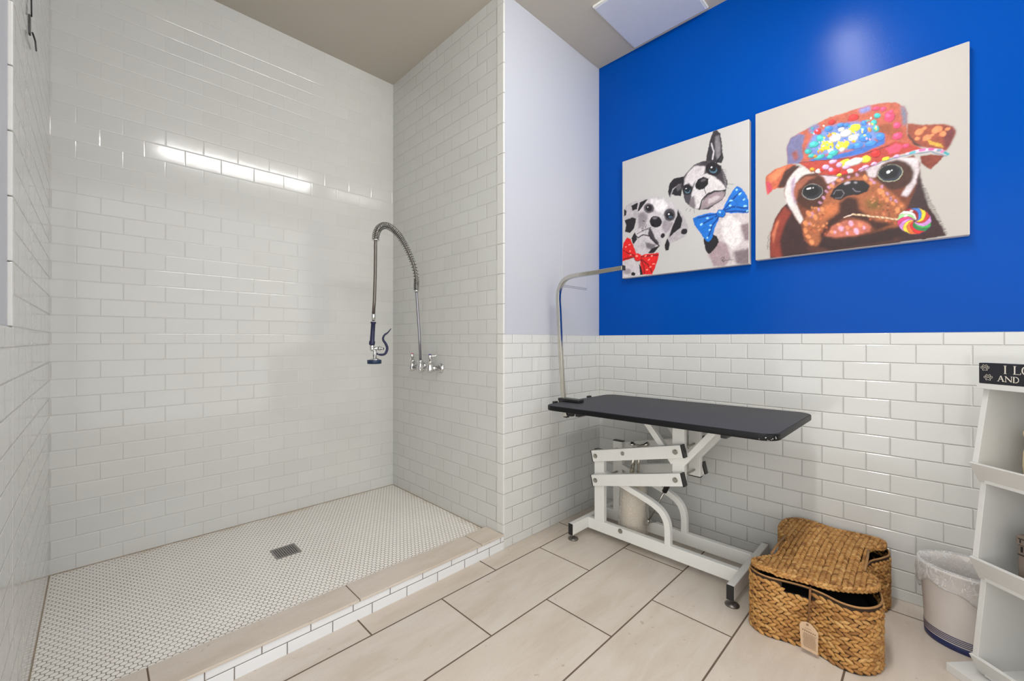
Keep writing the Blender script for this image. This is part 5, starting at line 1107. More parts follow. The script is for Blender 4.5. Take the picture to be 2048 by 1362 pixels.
0 255 208 255 2 0.0 589 473 588 470 586 469 583 467 579 467 576 467 573 468 571 470 572 473 574 474 577 476 581 476 585 476 588 475
0 158 122 154 2 0.0 432 500 432 495 429 490 425 487 419 487 413 488 409 492 406 497 406 503 409 508 413 511 419 511 424 509 429 505
0 220 170 215 1 0.0 427 504 428 499 425 495 422 493 417 492 412 494 408 497 406 502 406 506 408 510 412 513 417 513 421 512 425 509
0 255 208 255 2 0.0 420 507 420 505 419 503 417 502 414 502 412 502 410 504 409 505 409 507 410 509 412 510 415 510 417 510 419 509
0 158 122 154 2 0.0 580 459 580 454 577 450 572 448 565 447 559 448 555 451 552 455 552 460 556 464 561 466 567 467 573 466 578 463
0 220 170 215 1 0.0 576 462 576 459 573 455 569 453 564 452 558 453 554 456 552 459 552 463 555 466 560 469 565 469 570 468 574 466
0 255 208 255 2 0.0 568 465 568 463 567 462 564 461 561 460 558 460 556 461 555 463 555 464 557 466 559 467 562 467 565 467 567 466
0 158 122 154 2 0.0 733 490 732 485 730 482 725 479 719 478 714 479 709 482 707 486 707 491 710 495 715 497 721 498 726 497 731 494
0 220 170 215 1 0.0 729 493 729 490 727 486 722 484 717 484 713 485 709 487 707 490 707 494 710 497 714 499 719 500 724 499 727 497
0 255 208 255 2 0.0 722 495 722 494 720 492 718 491 715 491 713 491 711 492 710 494 710 495 711 496 714 497 716 498 719 497 721 497
0 158 122 154 2 0.0 638 475 637 471 634 467 629 464 622 463 616 464 611 467 608 471 609 476 612 480 618 482 624 483 631 482 635 479
0 220 170 215 1 0.0 634 479 634 475 631 472 626 469 620 469 615 469 610 472 608 475 609 479 612 482 617 485 622 485 628 484 632 482
0 255 208 255 2 0.0 626 481 625 479 624 478 621 477 618 476 615 477 612 478 611 479 612 480 613 482 616 483 619 483 622 483 625 482
0 60 130 215 1 0.0 511 724 509 724 507 726 506 729 505 733 505 736 505 738 507 739 509 739 511 737 512 734 513 730 513 727 512 725
0 60 130 215 1 0.0 364 617 362 618 360 619 358 622 357 626 357 629 357 632 359 633 361 633 363 631 365 628 366 625 366 621 366 619
0 180 190 230 1 0.0 388 686 386 686 384 687 381 690 380 693 379 696 379 699 380 701 381 701 384 700 386 697 388 694 389 691 389 688
0 60 130 215 1 0.0 481 648 479 648 477 650 476 653 475 657 475 660 476 662 477 663 479 663 481 661 482 658 483 654 483 651 483 648
0 240 232 225 1 0.0 611 739 609 740 607 742 606 745 606 748 606 751 607 753 609 754 610 753 612 750 613 747 613 744 613 741 612 739
0 244 220 50 1 0.0 535 630 533 632 532 634 531 637 531 641 531 643 533 645 534 646 536 644 537 642 538 639 539 635 538 632 537 631
0 240 232 225 1 0.0 603 708 601 709 599 711 598 714 597 717 597 720 597 722 599 723 601 723 602 721 604 718 605 714 605 711 604 709
0 180 190 230 1 0.0 361 682 359 683 357 685 356 688 355 692 355 695 356 697 358 698 360 697 362 695 363 691 364 688 364 685 362 683
0 244 220 50 1 0.0 620 706 619 705 617 705 615 706 612 709 611 712 610 714 610 716 611 718 613 717 616 716 618 714 620 711 620 708
0 244 220 50 1 0.0 466 653 465 652 463 651 460 651 457 653 455 655 454 658 453 660 454 662 456 663 459 662 462 661 464 658 465 656
0 244 220 50 1 0.0 410 627 408 626 406 626 403 628 401 631 399 634 399 637 399 639 401 640 403 639 405 638 408 635 409 632 410 629
0 244 220 50 1 0.0 518 656 518 654 516 653 513 653 511 654 508 656 507 658 506 660 507 662 509 663 511 663 514 662 516 661 518 658
0 244 220 50 1 0.0 434 717 433 715 431 715 428 716 425 718 423 720 422 723 422 726 423 727 425 727 428 726 431 724 433 722 434 719
0 60 130 215 1 0.0 520 608 519 606 517 605 514 606 512 607 510 610 508 612 508 615 509 616 511 617 513 616 516 615 518 613 519 610
0 244 220 50 1 0.0 427 628 425 628 423 630 421 632 419 636 419 639 419 642 420 643 422 643 424 641 426 639 428 635 428 632 428 629
0 60 180 176 1 0.0 357 642 356 640 354 639 351 639 348 641 346 643 344 646 344 648 345 650 347 651 350 651 352 649 355 647 356 644
0 60 180 176 1 0.0 630 682 628 683 627 685 625 688 624 691 624 694 625 696 626 697 628 697 629 695 631 692 632 689 632 686 631 683
0 180 190 230 1 0.0 416 664 414 666 412 668 411 671 411 675 412 678 413 680 415 680 417 679 418 676 419 673 420 670 419 667 418 665
0 60 180 176 1 0.0 592 732 590 732 588 734 587 737 585 740 585 743 585 746 586 747 588 747 590 745 592 743 593 739 594 736 593 734
0 60 130 215 1 0.0 502 748 500 747 498 748 496 751 494 754 493 757 493 760 493 761 495 762 497 761 500 758 501 755 503 752 503 749
0 180 190 230 1 0.0 335 744 333 744 331 745 329 748 327 751 326 755 326 758 327 759 329 759 331 758 333 755 335 752 336 749 336 746
0 180 190 230 1 0.0 382 680 380 678 378 677 376 678 373 680 371 682 369 685 369 687 370 689 372 690 375 689 378 687 380 685 381 682
0 60 130 215 1 0.0 448 623 447 622 445 621 442 621 439 623 437 625 436 628 435 630 436 632 438 633 441 632 444 631 446 628 447 626
0 60 180 176 1 0.0 628 721 626 721 625 722 623 725 621 728 621 731 621 734 622 735 624 735 626 734 628 731 629 728 629 725 629 722
0 60 180 176 1 0.0 538 690 536 690 534 691 533 694 531 697 531 701 531 703 532 705 534 704 536 703 538 700 539 697 540 694 539 691
0 240 232 225 1 0.0 474 718 472 718 470 720 468 723 467 726 467 730 467 732 469 733 470 733 472 731 474 728 475 725 476 721 475 719
0 220 170 215 1 0.0 353 761 351 761 349 762 346 765 344 768 343 771 343 774 344 776 346 776 348 775 351 772 353 769 354 766 354 763
0 60 180 176 1 0.0 570 698 568 696 566 696 564 698 562 700 560 703 559 705 559 707 560 709 562 709 565 707 567 705 569 703 570 700
0 60 130 215 1 0.0 333 772 332 772 329 773 327 776 325 779 324 782 323 785 324 787 326 787 328 786 331 784 333 781 334 777 334 774
0 60 180 176 1 0.0 400 651 398 652 396 654 395 657 394 661 394 664 396 666 397 667 399 666 401 663 402 660 403 657 402 653 401 651
0 244 220 50 1 0.0 634 672 633 671 631 672 628 673 626 676 625 678 624 681 624 683 626 684 628 684 630 682 632 680 634 677 634 674
0 60 180 176 1 0.0 602 730 600 730 598 731 596 734 595 737 594 740 594 743 595 744 597 744 599 743 601 741 602 737 603 734 603 732
0 180 190 230 1 0.0 551 668 550 667 549 666 546 666 544 668 541 670 540 673 540 675 541 677 542 677 545 677 547 675 550 673 551 671
0 180 190 230 1 0.0 553 663 551 663 550 665 548 668 547 671 547 675 547 677 549 678 550 678 552 676 554 673 555 669 555 666 555 664
0 220 170 215 1 0.0 592 628 590 628 588 629 586 632 585 635 584 638 584 641 585 642 587 642 589 641 591 638 592 635 593 632 593 629
0 220 170 215 1 0.0 606 618 605 618 603 619 601 621 599 624 598 627 598 630 599 632 600 632 602 631 604 629 606 626 607 623 607 620
0 60 180 176 1 0.0 513 732 512 731 510 731 507 733 505 736 504 739 503 742 503 744 505 745 507 744 509 742 512 740 513 737 514 734
0 60 130 215 1 0.0 416 636 414 637 412 639 411 643 410 646 411 649 412 651 413 652 415 651 417 648 418 645 419 642 418 639 417 637
0 220 170 215 1 0.0 631 680 630 681 628 684 627 687 627 690 627 693 628 695 630 695 631 694 633 692 634 689 634 686 634 683 633 681
0 220 170 215 1 0.0 423 694 421 695 419 696 417 699 416 703 416 706 416 709 417 710 419 710 421 708 423 705 425 701 425 698 425 696
0 60 130 215 1 0.0 423 638 422 636 420 635 418 635 415 636 413 638 411 640 410 643 411 645 413 646 416 646 418 645 421 643 422 641
0 244 220 50 1 0.0 381 677 379 678 377 680 375 683 374 686 374 690 375 692 376 693 378 692 380 690 382 687 383 684 383 680 382 678
0 220 170 215 1 0.0 542 677 541 677 539 679 537 681 535 685 535 688 535 691 536 692 538 692 540 690 542 688 543 685 544 681 543 679
0 240 232 225 1 0.0 388 656 387 654 385 653 382 653 380 654 377 656 375 659 375 661 376 663 378 664 380 664 383 663 385 661 387 659
0 60 130 215 1 0.0 492 664 491 662 489 661 486 662 484 663 481 665 480 668 480 670 481 672 482 673 485 672 488 671 490 669 491 666
0 240 232 225 1 0.0 417 672 416 671 414 670 412 671 409 672 407 675 405 677 405 680 406 681 408 682 411 682 413 680 416 677 417 675
0 244 220 50 1 0.0 587 654 586 652 585 651 582 651 580 652 578 654 576 656 575 659 576 661 578 662 580 662 583 661 585 659 586 657
0 60 130 215 1 0.0 529 678 527 677 525 678 523 681 521 684 520 687 520 690 521 691 523 692 525 691 527 688 529 685 530 682 530 679
0 60 180 176 1 0.0 627 691 625 692 624 693 622 696 621 699 620 702 621 705 622 706 624 706 625 704 627 701 628 698 629 695 628 692
0 220 170 215 1 0.0 360 641 358 641 356 643 355 647 354 650 354 654 354 656 356 657 358 656 360 654 362 651 363 648 363 644 362 642
0 60 180 176 1 0.0 322 783 320 784 318 787 317 791 317 794 318 797 320 799 322 799 324 797 325 795 326 791 326 788 325 785 324 783
0 240 232 225 1 0.0 389 776 387 776 385 776 382 778 380 781 378 785 378 788 379 790 380 790 383 790 385 787 387 784 389 781 389 778
0 244 220 50 1 0.0 572 673 570 674 568 676 567 679 566 682 566 685 567 688 568 689 570 688 572 686 573 683 574 680 574 676 573 674
0 180 190 230 1 0.0 460 634 459 632 457 632 455 632 452 634 450 637 449 639 448 642 449 643 452 644 454 643 457 641 459 639 460 636
0 220 170 215 1 0.0 486 650 484 651 482 653 481 657 480 660 481 663 482 665 483 666 485 665 487 663 488 660 489 656 488 653 487 651
0 244 220 50 1 0.0 389 702 388 702 385 703 383 705 381 708 380 711 379 714 380 716 382 717 384 716 386 713 389 710 390 707 390 704
0 240 232 225 1 0.0 574 688 573 688 571 688 568 690 567 693 565 696 565 699 566 701 567 702 569 701 571 699 573 696 575 693 575 690
0 60 180 176 1 0.0 328 753 326 752 324 753 321 755 319 758 318 762 317 764 318 766 320 767 322 766 325 764 327 761 328 758 329 755
0 244 220 50 1 0.0 440 708 438 708 436 711 435 714 434 717 434 720 435 723 436 724 438 723 440 721 442 718 443 714 443 711 442 709
0 60 130 215 1 0.0 407 720 405 719 403 721 400 723 398 726 397 730 397 732 398 734 400 734 402 733 405 731 407 728 408 724 408 721
1 60 36 60 2 3.4 249 594 360 574 499 545 596 548 689 560
1 110 50 40 2 4.1 302 536 374 477 445 452 532 447 627 474
1 222 196 222 1 13.8 765 491 815 492 859 485 897 467 923 440
1 90 170 180 1 13.1 776 490 793 491
1 210 110 170 1 13.1 818 492 832 491
1 205 90 150 1 13.1 854 486 867 482
1 120 150 170 1 13.1 886 472 894 468
1 215 120 170 1 13.1 903 461 911 453
1 70 160 165 1 13.1 912 452 924 438
1 70 110 150 1 3.4 640 473 712 482 776 482 859 473 918 428
1 20 18 20 1 2.1 70 60 75 85 71 105 78 122 74 142 81 157
1 20 18 20 1 1.4 65 87 80 75
1 60 42 42 2 2.8 799 340 815 345
1 60 42 42 2 2.8 801 333 819 335
1 60 42 42 2 2.8 803 325 821 329
1 60 42 42 2 2.8 806 318 824 320
1 60 42 42 2 2.8 808 310 824 312
1 60 42 42 2 2.8 811 303 828 306
1 60 42 42 2 2.8 813 296 829 297
1 60 42 42 2 2.8 815 288 832 293
1 60 42 42 2 2.8 818 281 835 281
1 60 42 42 2 2.8 820 273 839 277
1 60 42 42 2 2.8 823 266 839 270
1 60 42 42 2 2.8 825 259 842 263
1 60 42 42 2 2.8 827 251 846 253
1 60 42 42 2 2.8 830 244 848 247
1 60 42 42 2 2.8 832 237 851 237
1 60 42 42 2 2.8 834 229 853 230
1 60 42 42 2 2.8 837 222 854 224
1 60 42 42 2 2.8 839 215 855 219
1 60 42 42 2 2.8 842 207 861 211
1 60 42 42 2 2.8 844 200 859 204
1 60 42 42 2 2.8 846 193 862 196
1 60 42 42 2 2.8 849 186 864 188
1 60 42 42 2 2.8 851 178 866 182
1 60 42 42 2 2.8 853 171 870 176
1 60 42 42 2 2.8 856 164 873 168
1 60 42 42 2 2.8 858 157 876 158
1 60 42 42 2 2.8 860 149 877 153
1 60 42 42 2 2.8 863 142 879 145
1 60 42 42 2 2.8 865 135 881 137
1 60 42 42 2 2.8 867 128 885 131
1 60 42 42 2 2.8 870 121 888 125
1 60 42 42 2 2.8 872 114 888 117
1 60 42 42 2 2.8 874 106 891 110
1 60 42 42 2 2.8 877 99 894 103
1 60 42 42 2 2.8 879 92 897 94
1 60 42 42 2 2.8 881 85 898 87
1 60 42 42 2 2.8 884 78 900 83
1 60 42 42 2 2.8 886 71 904 74
1 60 42 42 2 2.8 888 64 905 66
1 60 42 42 2 2.8 890 57 906 59
1 60 42 42 2 2.8 893 50 909 52
1 60 42 42 2 2.8 895 43 913 45
1 60 42 42 2 2.8 897 36 915 41
1 60 42 42 2 2.8 900 29 915 31
1 60 42 42 2 2.8 902 21 920 27
1 60 42 42 2 2.8 904 14 921 17'''

# ------------------------------------------------------------------ paintings on canvas
def unpack(txt):
    ops = []
    for ln in txt.strip().split('\n'):
        q = [float(x) for x in ln.split(' ')]
        ops.append(('p' if q[0] == 0 else 'l', (lin(q[1]), lin(q[2]), lin(q[3])), q[4], q[5], np.array(q[6:]).reshape(-1, 2)/1000.))
    return ops
def blur(a, r):
    if r < .6: return a
    k = int(math.ceil(r*2)); x = np.arange(-k, k+1); w = np.exp(-.5*(x/r)**2); w /= w.sum()
    p = np.pad(a, k, mode='edge'); out = np.zeros((a.shape[0], p.shape[1]))
    for i, q in enumerate(w): out += q*p[i:i+a.shape[0]]
    o2 = np.zeros_like(a)
    for i, q in enumerate(w): o2 += q*out[:, i:i+a.shape[1]]
    return o2
def smooth_noise(n, cells, rng):
    g = rng.random((cells+2, cells+2)); x = np.linspace(0, cells, n); i = x.astype(int); f = x-i; f = f*f*(3-2*f)
    a = g[np.ix_(i, i)]; b = g[np.ix_(i, i+1)]; c = g[np.ix_(i+1, i)]; d = g[np.ix_(i+1, i+1)]
    fx = f[None, :]; fy = f[:, None]
    return (a*(1-fx)+b*fx)*(1-fy)+(c*(1-fx)+d*fx)*fy
def paint(txt, N, bg, seed):
    rng = np.random.default_rng(seed)
    img = np.ones((N, N, 3))*np.array(bg); touched = np.zeros((N, N))
    gx, gy = np.meshgrid((np.arange(N)+.5)/N, (np.arange(N)+.5)/N)
    wob = .0022
    X0 = gx+(smooth_noise(N, 70, rng)-.5)*wob*2; Y0 = gy+(smooth_noise(N, 70, rng)-.5)*wob*2
    for kind, c, soft, w, P in unpack(txt):
        pad = .01+w/1000.+soft*.004
        x0, y0 = P.min(0)-pad; x1, y1 = P.max(0)+pad
        i0, i1 = max(0, int(x0*N)), min(N, int(x1*N)+2); j0, j1 = max(0, int(y0*N)), min(N, int(y1*N)+2)
        if i1 <= i0 or j1 <= j0: continue
        xs = X0[j0:j1, i0:i1]; ys = Y0[j0:j1, i0:i1]
        if kind == 'p':
            ins = np.zeros(xs.shape, bool); n = len(P)
            for k in range(n):
                ax, ay = P[k]; bx, by = P[(k+1) % n]
                if ay == by: continue
                cond = ((ay > ys) != (by > ys)) & (xs < (bx-ax)*(ys-ay)/(by-ay)+ax)
                ins ^= cond
            a = blur(ins.astype(float), soft*.9*N/1000.)
        else:
            d = np.full(xs.shape, 9.)
            for k in range(len(P)-1):
                A = P[k]; B = P[k+1]; v = B-A; L = max(1e-9, (v*v).sum())
                t = np.clip(((xs-A[0])*v[0]+(ys-A[1])*v[1])/L, 0, 1)
                d = np.minimum(d, np.hypot(xs-A[0]-t*v[0], ys-A[1]-t*v[1]))
            a = np.clip((w/2000.-d)*N+.5, 0, 1)
        a = a[..., None]
        img[j0:j1, i0:i1] = img[j0:j1, i0:i1]*(1-a)+np.array(c)*a
        touched[j0:j1, i0:i1] = np.maximum(touched[j0:j1, i0:i1], a[..., 0])
    st = (smooth_noise(N, 60, rng)-.5)*.2+(smooth_noise(N, 170, rng)-.5)*.3+(smooth_noise(N, 24, rng)-.5)*.16
    img *= (1+st*touched)[..., None]
    return np.clip(img, 0, 1)
def canvas_picture(name, label, y0, y1, z0, z1, txt, bg, seed, N):
    """y0 is the left edge, y1 the right edge as seen from the room"""
    t = thing(name, label, 'painting', (XD+.008, (y0+y1)/2, z0), 'square dog paintings on the blue wall')
    xf = XD-.030
    build('canvas_block', MB().box((xf+.0006, y1, z0), (XD+.0078, y0, z1)), M['canvas_side'], t, .003)
    img = paint(txt, N, bg, seed)
    vs = []; fs = []; n1 = N+1; e = .0022
    for j in range(n1):
        for i in range(n1): vs.append((xf, y0-e-(y0-y1-2*e)*i/N, z0+e+(z1-z0-2*e)*j/N))
    for j in range(N):
        for i in range(N): fs.append((j*n1+i, (j+1)*n1+i, (j+1)*n1+i+1, j*n1+i+1))
    me = bpy.data.meshes.new('painted_face'); b = t.location
    me.from_pydata([(v[0]-b.x, v[1]-b.y, v[2]-b.z) for v in vs], [], fs)
    at = me.color_attributes.new('paint', 'FLOAT_COLOR', 'CORNER')
    c4 = np.ones((N*N, 4, 4)); c4[:, :, :3] = img.reshape(-1, 1, 3)
    # smooth between cells
    g = np.pad(img, ((1, 1), (1, 1), (0, 0)), mode='edge'); gv = (g[:-1, :-1]+g[1:, :-1]+g[:-1, 1:]+g[1:, 1:])/4
    c4[:, 0, :3] = gv[:-1, :-1].reshape(-1, 3); c4[:, 1, :3] = gv[1:, :-1].reshape(-1, 3); c4[:, 2, :3] = gv[1:, 1:].reshape(-1, 3); c4[:, 3, :3] = gv[:-1, 1:].reshape(-1, 3)
    at.data.foreach_set('color', c4.astype(np.float32).ravel())
    me.materials.append(M['canvas_paint']); me.update()
    o = bpy.data.objects.new('painted_face', me); COL.objects.link(o); o.parent = t
    return t
canvas_picture('canvas_painting', 'white canvas painting of two black and white dogs wearing red and blue bow ties', 1.369, .655, 1.460, 2.190, P1, (lin(188), lin(186), lin(184)), 5, 330)
canvas_picture('canvas_painting', 'cream canvas painting of a brown pug in a colourful hat with a lollipop', .627, -.093, 1.473, 2.203, P2, (lin(181), lin(176), lin(170)), 9, 400)

# ------------------------------------------------------------------ wall faucet with spring arch and spray valve
t = thing('spray_faucet', 'chrome wall faucet with tall spring arch and hanging navy spray valve in the shower', 'faucet', (XB, 2.205, .905))
fx = 1.4165; fz = .905
ymid = 2.207; y1_, y2_ = 2.105, 2.300
mb = MB()
mb.cyl((fx, y1_-.012, fz), (fx, y2_+.012, fz), .0125, 18)
for y in (y1_, y2_):
    mb.lathe([(.017, -.004), (.021, .0), (.021, .02), (.0175, .028), (.0175, .052), (.020, .053), (.020, .058), (.014, .06), (.0125, .078)], (fx, y, fz-.022+.006), (0, 0, 1), 20)
    mb.sph((fx, y, fz-.008), .021, .021, .018)
    mb.cyl((fx, y, fz), (fx+.045, y, fz), .0145, 18); mb.cyl((fx+.02, y, fz), (fx+.032, y, fz), .018, 6)
mb.lathe([(.008, -.028), (.0165, -.022), (.0185, -.01), (.0185, .012), (.014, .024), (.014, .034), (.018, .036), (.018, .046), (.011, .05)], (fx, ymid, fz), (0, 0, 1), 20)
build('faucet_body', mb, M['chrome'], t)
for y in (y1_, y2_): build('wall_flange', MB().lathe([(.030, 0.), (.030, .004), (.024, .012), (.016, .016)], (XB-.0002, y, fz), (-1, 0, 0), 26), M['chrome'], t)
for y, key, dr in ((y1_, 'blue_dot', (.75, -.62)), (y2_, 'red_dot', (-.55, -.83))):
    h = MB(); zt = fz+.062; d = Vector((dr[0], dr[1], .08)).normalized()
    h.lathe([(.0115, 0), (.0135, .006), (.0135, .016), (.0105, .02)], (fx, y, zt), (0, 0, 1), 16)
    p = Vector((fx, y, zt+.012)); q = p+d*.04; s = d.cross(Vector((0, 0, 1))).normalized()
    h.ring_sweep([[p+d*k+s*(w*math.cos(a))+Vector((0, 0, 1))*(.0060*math.sin(a)) for a in [2*math.pi*i/12 for i in range(12)]] for k, w in ((.004, .006), (.014, .0055), (.032, .0075), (.038, .0065), (.041, .003))])
    hd = build('handle', h, M['chrome'], t, label='chrome lever handle with %s index button' % ('blue' if key[0] == 'b' else 'red'))
    build('index_button', MB().lathe([(.0085, 0), (.0085, .0035), (.006, .005)], (fx, y, zt+.0198), (0, 0, 1), 16), M[key], hd)
# riser
top = Vector((1.396, 2.222, 1.376))
build('riser_pipe', MB().tube([(fx, ymid, fz+.045), (fx-.004, ymid+.005, 1.10), (1.398, 2.221, 1.36), top], .0080, 14), M['riser'], t)
arch = [(1.396, 1.376), (1.3955, 1.41), (1.395, 1.444), (1.384, 1.50), (1.360, 1.557), (1.321, 1.626), (1.272, 1.688), (1.223, 1.723), (1.18, 1.731), (1.142, 1.708), (1.124, 1.672), (1.119, 1.637)]
ys = 2.222
A3 = catmull([(x, ys-(.022*(i/11)), z) for i, (x, z) in enumerate(arch)], 10, False)
hose_pts = A3+[Vector((1.117, 2.20, 1.45)), Vector((1.112, 2.20, 1.30)), Vector((1.1065, 2.20, 1.222))]
build('hose', MB().tube(hose_pts, .0088, 12), M['braid'], t)
# spring: a helix round the arch, close wound at its foot and at its far end
L = [0.]
for a, b in zip(A3, A3[1:]): L.append(L[-1]+(b-a).length)
tot = L[-1]
def arch_at(s):
    s = min(max(s, 0), tot-1e-6)
    for i in range(len(L)-1):
        if L[i+1] >= s: break
    f = (s-L[i])/(L[i+1]-L[i]); return A3[i].lerp(A3[i+1], f), (A3[i+1]-A3[i]).normalized()
hel = []; s = 0.; ang = 0.; N2 = Vector((0, 1, 0))
while s < tot:
    pt, tg = arch_at(s)
    side = N2; up = tg.cross(side).normalized()
    f = s/tot
    rad = .0150+.0035*min(1, f*1.6)
    hel.append(pt+side*math.cos(ang)*rad+up*math.sin(ang)*rad)
    if f < .13: pitch = .0072
    elif f < .32: pitch = .0190
    elif f < .50: pitch = .0140
    else: pitch = .0100
    ang += 2*math.pi/14; s += pitch/14
build('spring', MB().tube(hel, .0023, 6), M['spring_steel'], t)
build('spring_end_collar', MB().cyl(top-Vector((0, 0, .006)), top+Vector((0, 0, .004)), .0175, 20), M['chrome'], t)
build('spring_end_collar', MB().cyl(A3[-1]-Vector((0, 0, .004)), A3[-1]+Vector((0, 0, .003)), .0200, 20), M['chrome'], t)
# spray valve
vy = 2.20
build('hose_coupling', MB().lathe([(.0088, -.012), (.0090, -.001), (.0115, .002), (.0115, .024), (.0095, .028)], (1.1063, vy, 1.194), (0, 0, 1), 18), M['chrome'], t)
v = build('spray_valve', MB().cyl((1.098, vy, 1.052), (1.098, vy, 1.022), .0125, 16).sph((1.099, vy, 1.026), .0138)
          .cyl((1.099, vy, 1.027), (1.150, vy-.004, 1.028), .0095, 16).cyl((1.136, vy-.003, 1.028), (1.142, vy-.003, 1.028), .014, 8).cyl((1.146, vy-.004, 1.028), (1.166, vy-.005, 1.026), .0085, 14, .006)
          .cyl((1.114, vy-.001, 1.026), (1.114, vy-.001, .978), .0100, 16).cyl((1.114, vy-.001, .994), (1.114, vy-.001, .990), .0125, 16)
          .cyl((1.114, vy-.001, .980), (1.114, vy-.001, .968), .0078, 14).sph((1.114, vy-.001, .970), .0095)
          .lathe([(.030, 0), (.026, .005), (.012, .011), (.008, .016)], (1.113, vy-.001, .9635), (0, 0, 1), 24), M['chrome'], t)
build('grip', MB().lathe([(.0155, 0), (.0162, .002), (.0162, .018), (.0128, .022), (.0120, .06), (.0118, .118), (.0150, .120), (.0158, .124), (.0140, .128)], (1.0975, vy, 1.049), (.066, 0, .998), 22), M['navy'], v, label='navy blue rubber grip')
build('bumper_ring', MB().lathe([(.034, 0), (.0385, .0015), (.0385, .0205), (.036, .022), (.028, .022)], (1.1115, vy-.001, .9425), (0, 0, 1), 30), M['teal_rubber'], v, label='round dark blue spray face')
lv = catmull([(1.126, .999), (1.150, .992), (1.176, .998), (1.1885, 1.026), (1.180, 1.052), (1.163, 1.078), (1.170, 1.102), (1.192, 1.118), (1.2125, 1.141)], 6, False)
lv = [Vector((p.x, vy-.004, p.y)) for p in [Vector((q[0], q[1], 0)) for q in lv]]
n = len(lv)
rr = [.0052+.0022*math.sin(math.pi*min(1, i/(n*.75))) for i in range(n)]
for i in range(int(n*.78), n): rr[i] = .0058*(1-(i-n*.78)/(n*.22)*.72)
build('lever', MB().tube(lv, rr, 12), M['navy'], v, label='curved navy squeeze lever')
build('pin', MB().cyl((1.133, vy-.012, 1.0005), (1.133, vy+.006, 1.0005), .0032, 12), M['chrome'], v)

# ------------------------------------------------------------------ grooming table
t = thing('grooming_table', 'black-topped grooming table on a white steel scissor-arm frame in the corner', 'table', (2.065, .97, 0))
WM, BP, ST = M['white_metal'], M['black_plastic'], M['steel']
def tz(y): return .735+(1.44-y)/1.058*.010
def rrect(x0, x1, y0, y1, r, n=8):
    out = []
    for cx, cy, a0 in ((x1-r, y1-r, 0), (x0+r, y1-r, 90), (x0+r, y0+r, 180), (x1-r, y0+r, 270)):
        for k in range(n+1):
            a = math.radians(a0+90*k/n); out.append((cx+r*math.cos(a), cy+r*math.sin(a)))
    return out
def sheared(mb):
    mb.v = [(v[0], v[1], v[2]+tz(v[1])) for v in mb.v]; return mb
top = build('tabletop', sheared(MB().prism(rrect(1.672, 2.306, .382, 1.440, .06), -.0245, 0, True)), M['black_edge'], t, .004, 3)
build('rubber_mat', sheared(MB().prism(rrect(1.677, 2.301, .387, 1.435, .056), .0, .0014, True)), M['rubber_top'], top)
for y in (1.235, .560): build('cross_bracket', MB().box((1.69, y-.011, tz(y)-.040), (2.29, y+.011, tz(y)-.0245)), BP, top, .002)
build('underside_knob', MB().sph((1.715, 1.285, .705), .018, .018, .009), BP, top)
for x0 in (1.762, 2.08): build('edge_fitting', MB().box((x0, 1.436, .712), (x0+.030, 1.452, .744)), BP, top, .002)
# foot beams, long beams
for y0, y1 in ((1.358, 1.386), (.563, .592)):
    f = build('foot_beam', MB().box((1.820, y0, .030), (2.318, y1, .090)), WM, t, .003)
    for xa, xb in ((1.816, 1.8215), (2.3165, 2.322)): build('end_cap', MB().box((xa, y0+.0005, .0305), (xb, y1-.0005, .0895)), BP, f, .0015)
    for x in (1.842, 2.296):
        ym = (y0+y1)/2
        fp = build('levelling_foot', MB().lathe([(.0265, 0), (.0275, .003), (.026, .006), (.014, .012), (.008, .014)], (x, ym, 0), (0, 0, 1), 24), M['dark_metal'], f)
        build('stem', MB().cyl((x, ym, .010), (x, ym, .032), .006, 12), ST, fp)
for x0 in (1.959, 2.146): build('long_beam', MB().box((x0, .5915, .030), (x0+.030, 1.3585, .090)), WM, t, .003)
# fixed posts
for x0, zt in ((1.9575, .474), (2.1475, .492)):
    p = build('fixed_post', MB().box((x0, 1.255, .0885), (x0+.030, 1.315, zt)), WM, t, .003)
    build('end_cap', MB().box((x0-.0005, 1.2545, zt-.001), (x0+.0305, 1.3155, zt+.004)), BP, p, .0015)
for x0 in (1.9575, 2.1475):
    p = build('moving_post', MB().box((x0, .820, .392), (x0+.030, .878, tz(.85)-.022)), WM, t, .003)
    build('end_cap', MB().box((x0-.0005, .8195, .388), (x0+.0305, .8785, .393)), BP, p, .0015)
    # diagonal struts up to the underside of the top
    for ya, za, yb in ((.832, .495, .655), (.872, .490, 1.045)):
        zb = tz(yb)-.034
        build('strut', MB().beam((x0+.015, ya, za), (x0+.015, yb, zb), .029, .029), WM, t, .002)
    build('top_rail', MB().box((x0, .60, tz(.85)-.040), (x0+.030, 1.12, tz(.85)-.0225)), WM, t, .002)
# link arms, in pairs outside the posts
FP, MP = (1.287, (.449, .317)), (.849, (.554, .423))
for x0 in (1.9255, 2.1795):
    for k in range(2):
        a = Vector((x0+.015, FP[0], FP[1][k])); b = Vector((x0+.015, MP[0], MP[1][k])); d = (b-a).normalized()
        A = a-d*.0225; B = b+d*.030
        arm = build('link_arm', MB().beam(A, B, .030, .060), WM, t, .003)
        for P, Q in ((A-d*.005, A+d*.0005), (B-d*.0005, B+d*.010)): build('end_cap', MB().beam(P, Q, .0305, .0605), BP, arm, .002)
def axle(y, z, x0, x1, xr):
    mb = MB().cyl((x0-.008, y, z), (x1+.008, y, z), .0055, 12)
    for x, q in ((x0, -1), (x1, 1)): mb.cyl((x, y, z), (x+q*.0022, y, z), .0125, 20); mb.cyl((x+q*.0022, y, z), (x+q*.0085, y, z), .0088, 6)
    build('pivot_bolt', mb, ST, t)
for k in range(2):
    for y, z in ((FP[0], FP[1][k]), (MP[0], MP[1][k])): axle(y, z, 1.9255, 2.2095, 0)
axle(1.155, .076, 1.959, 2.176, 0)
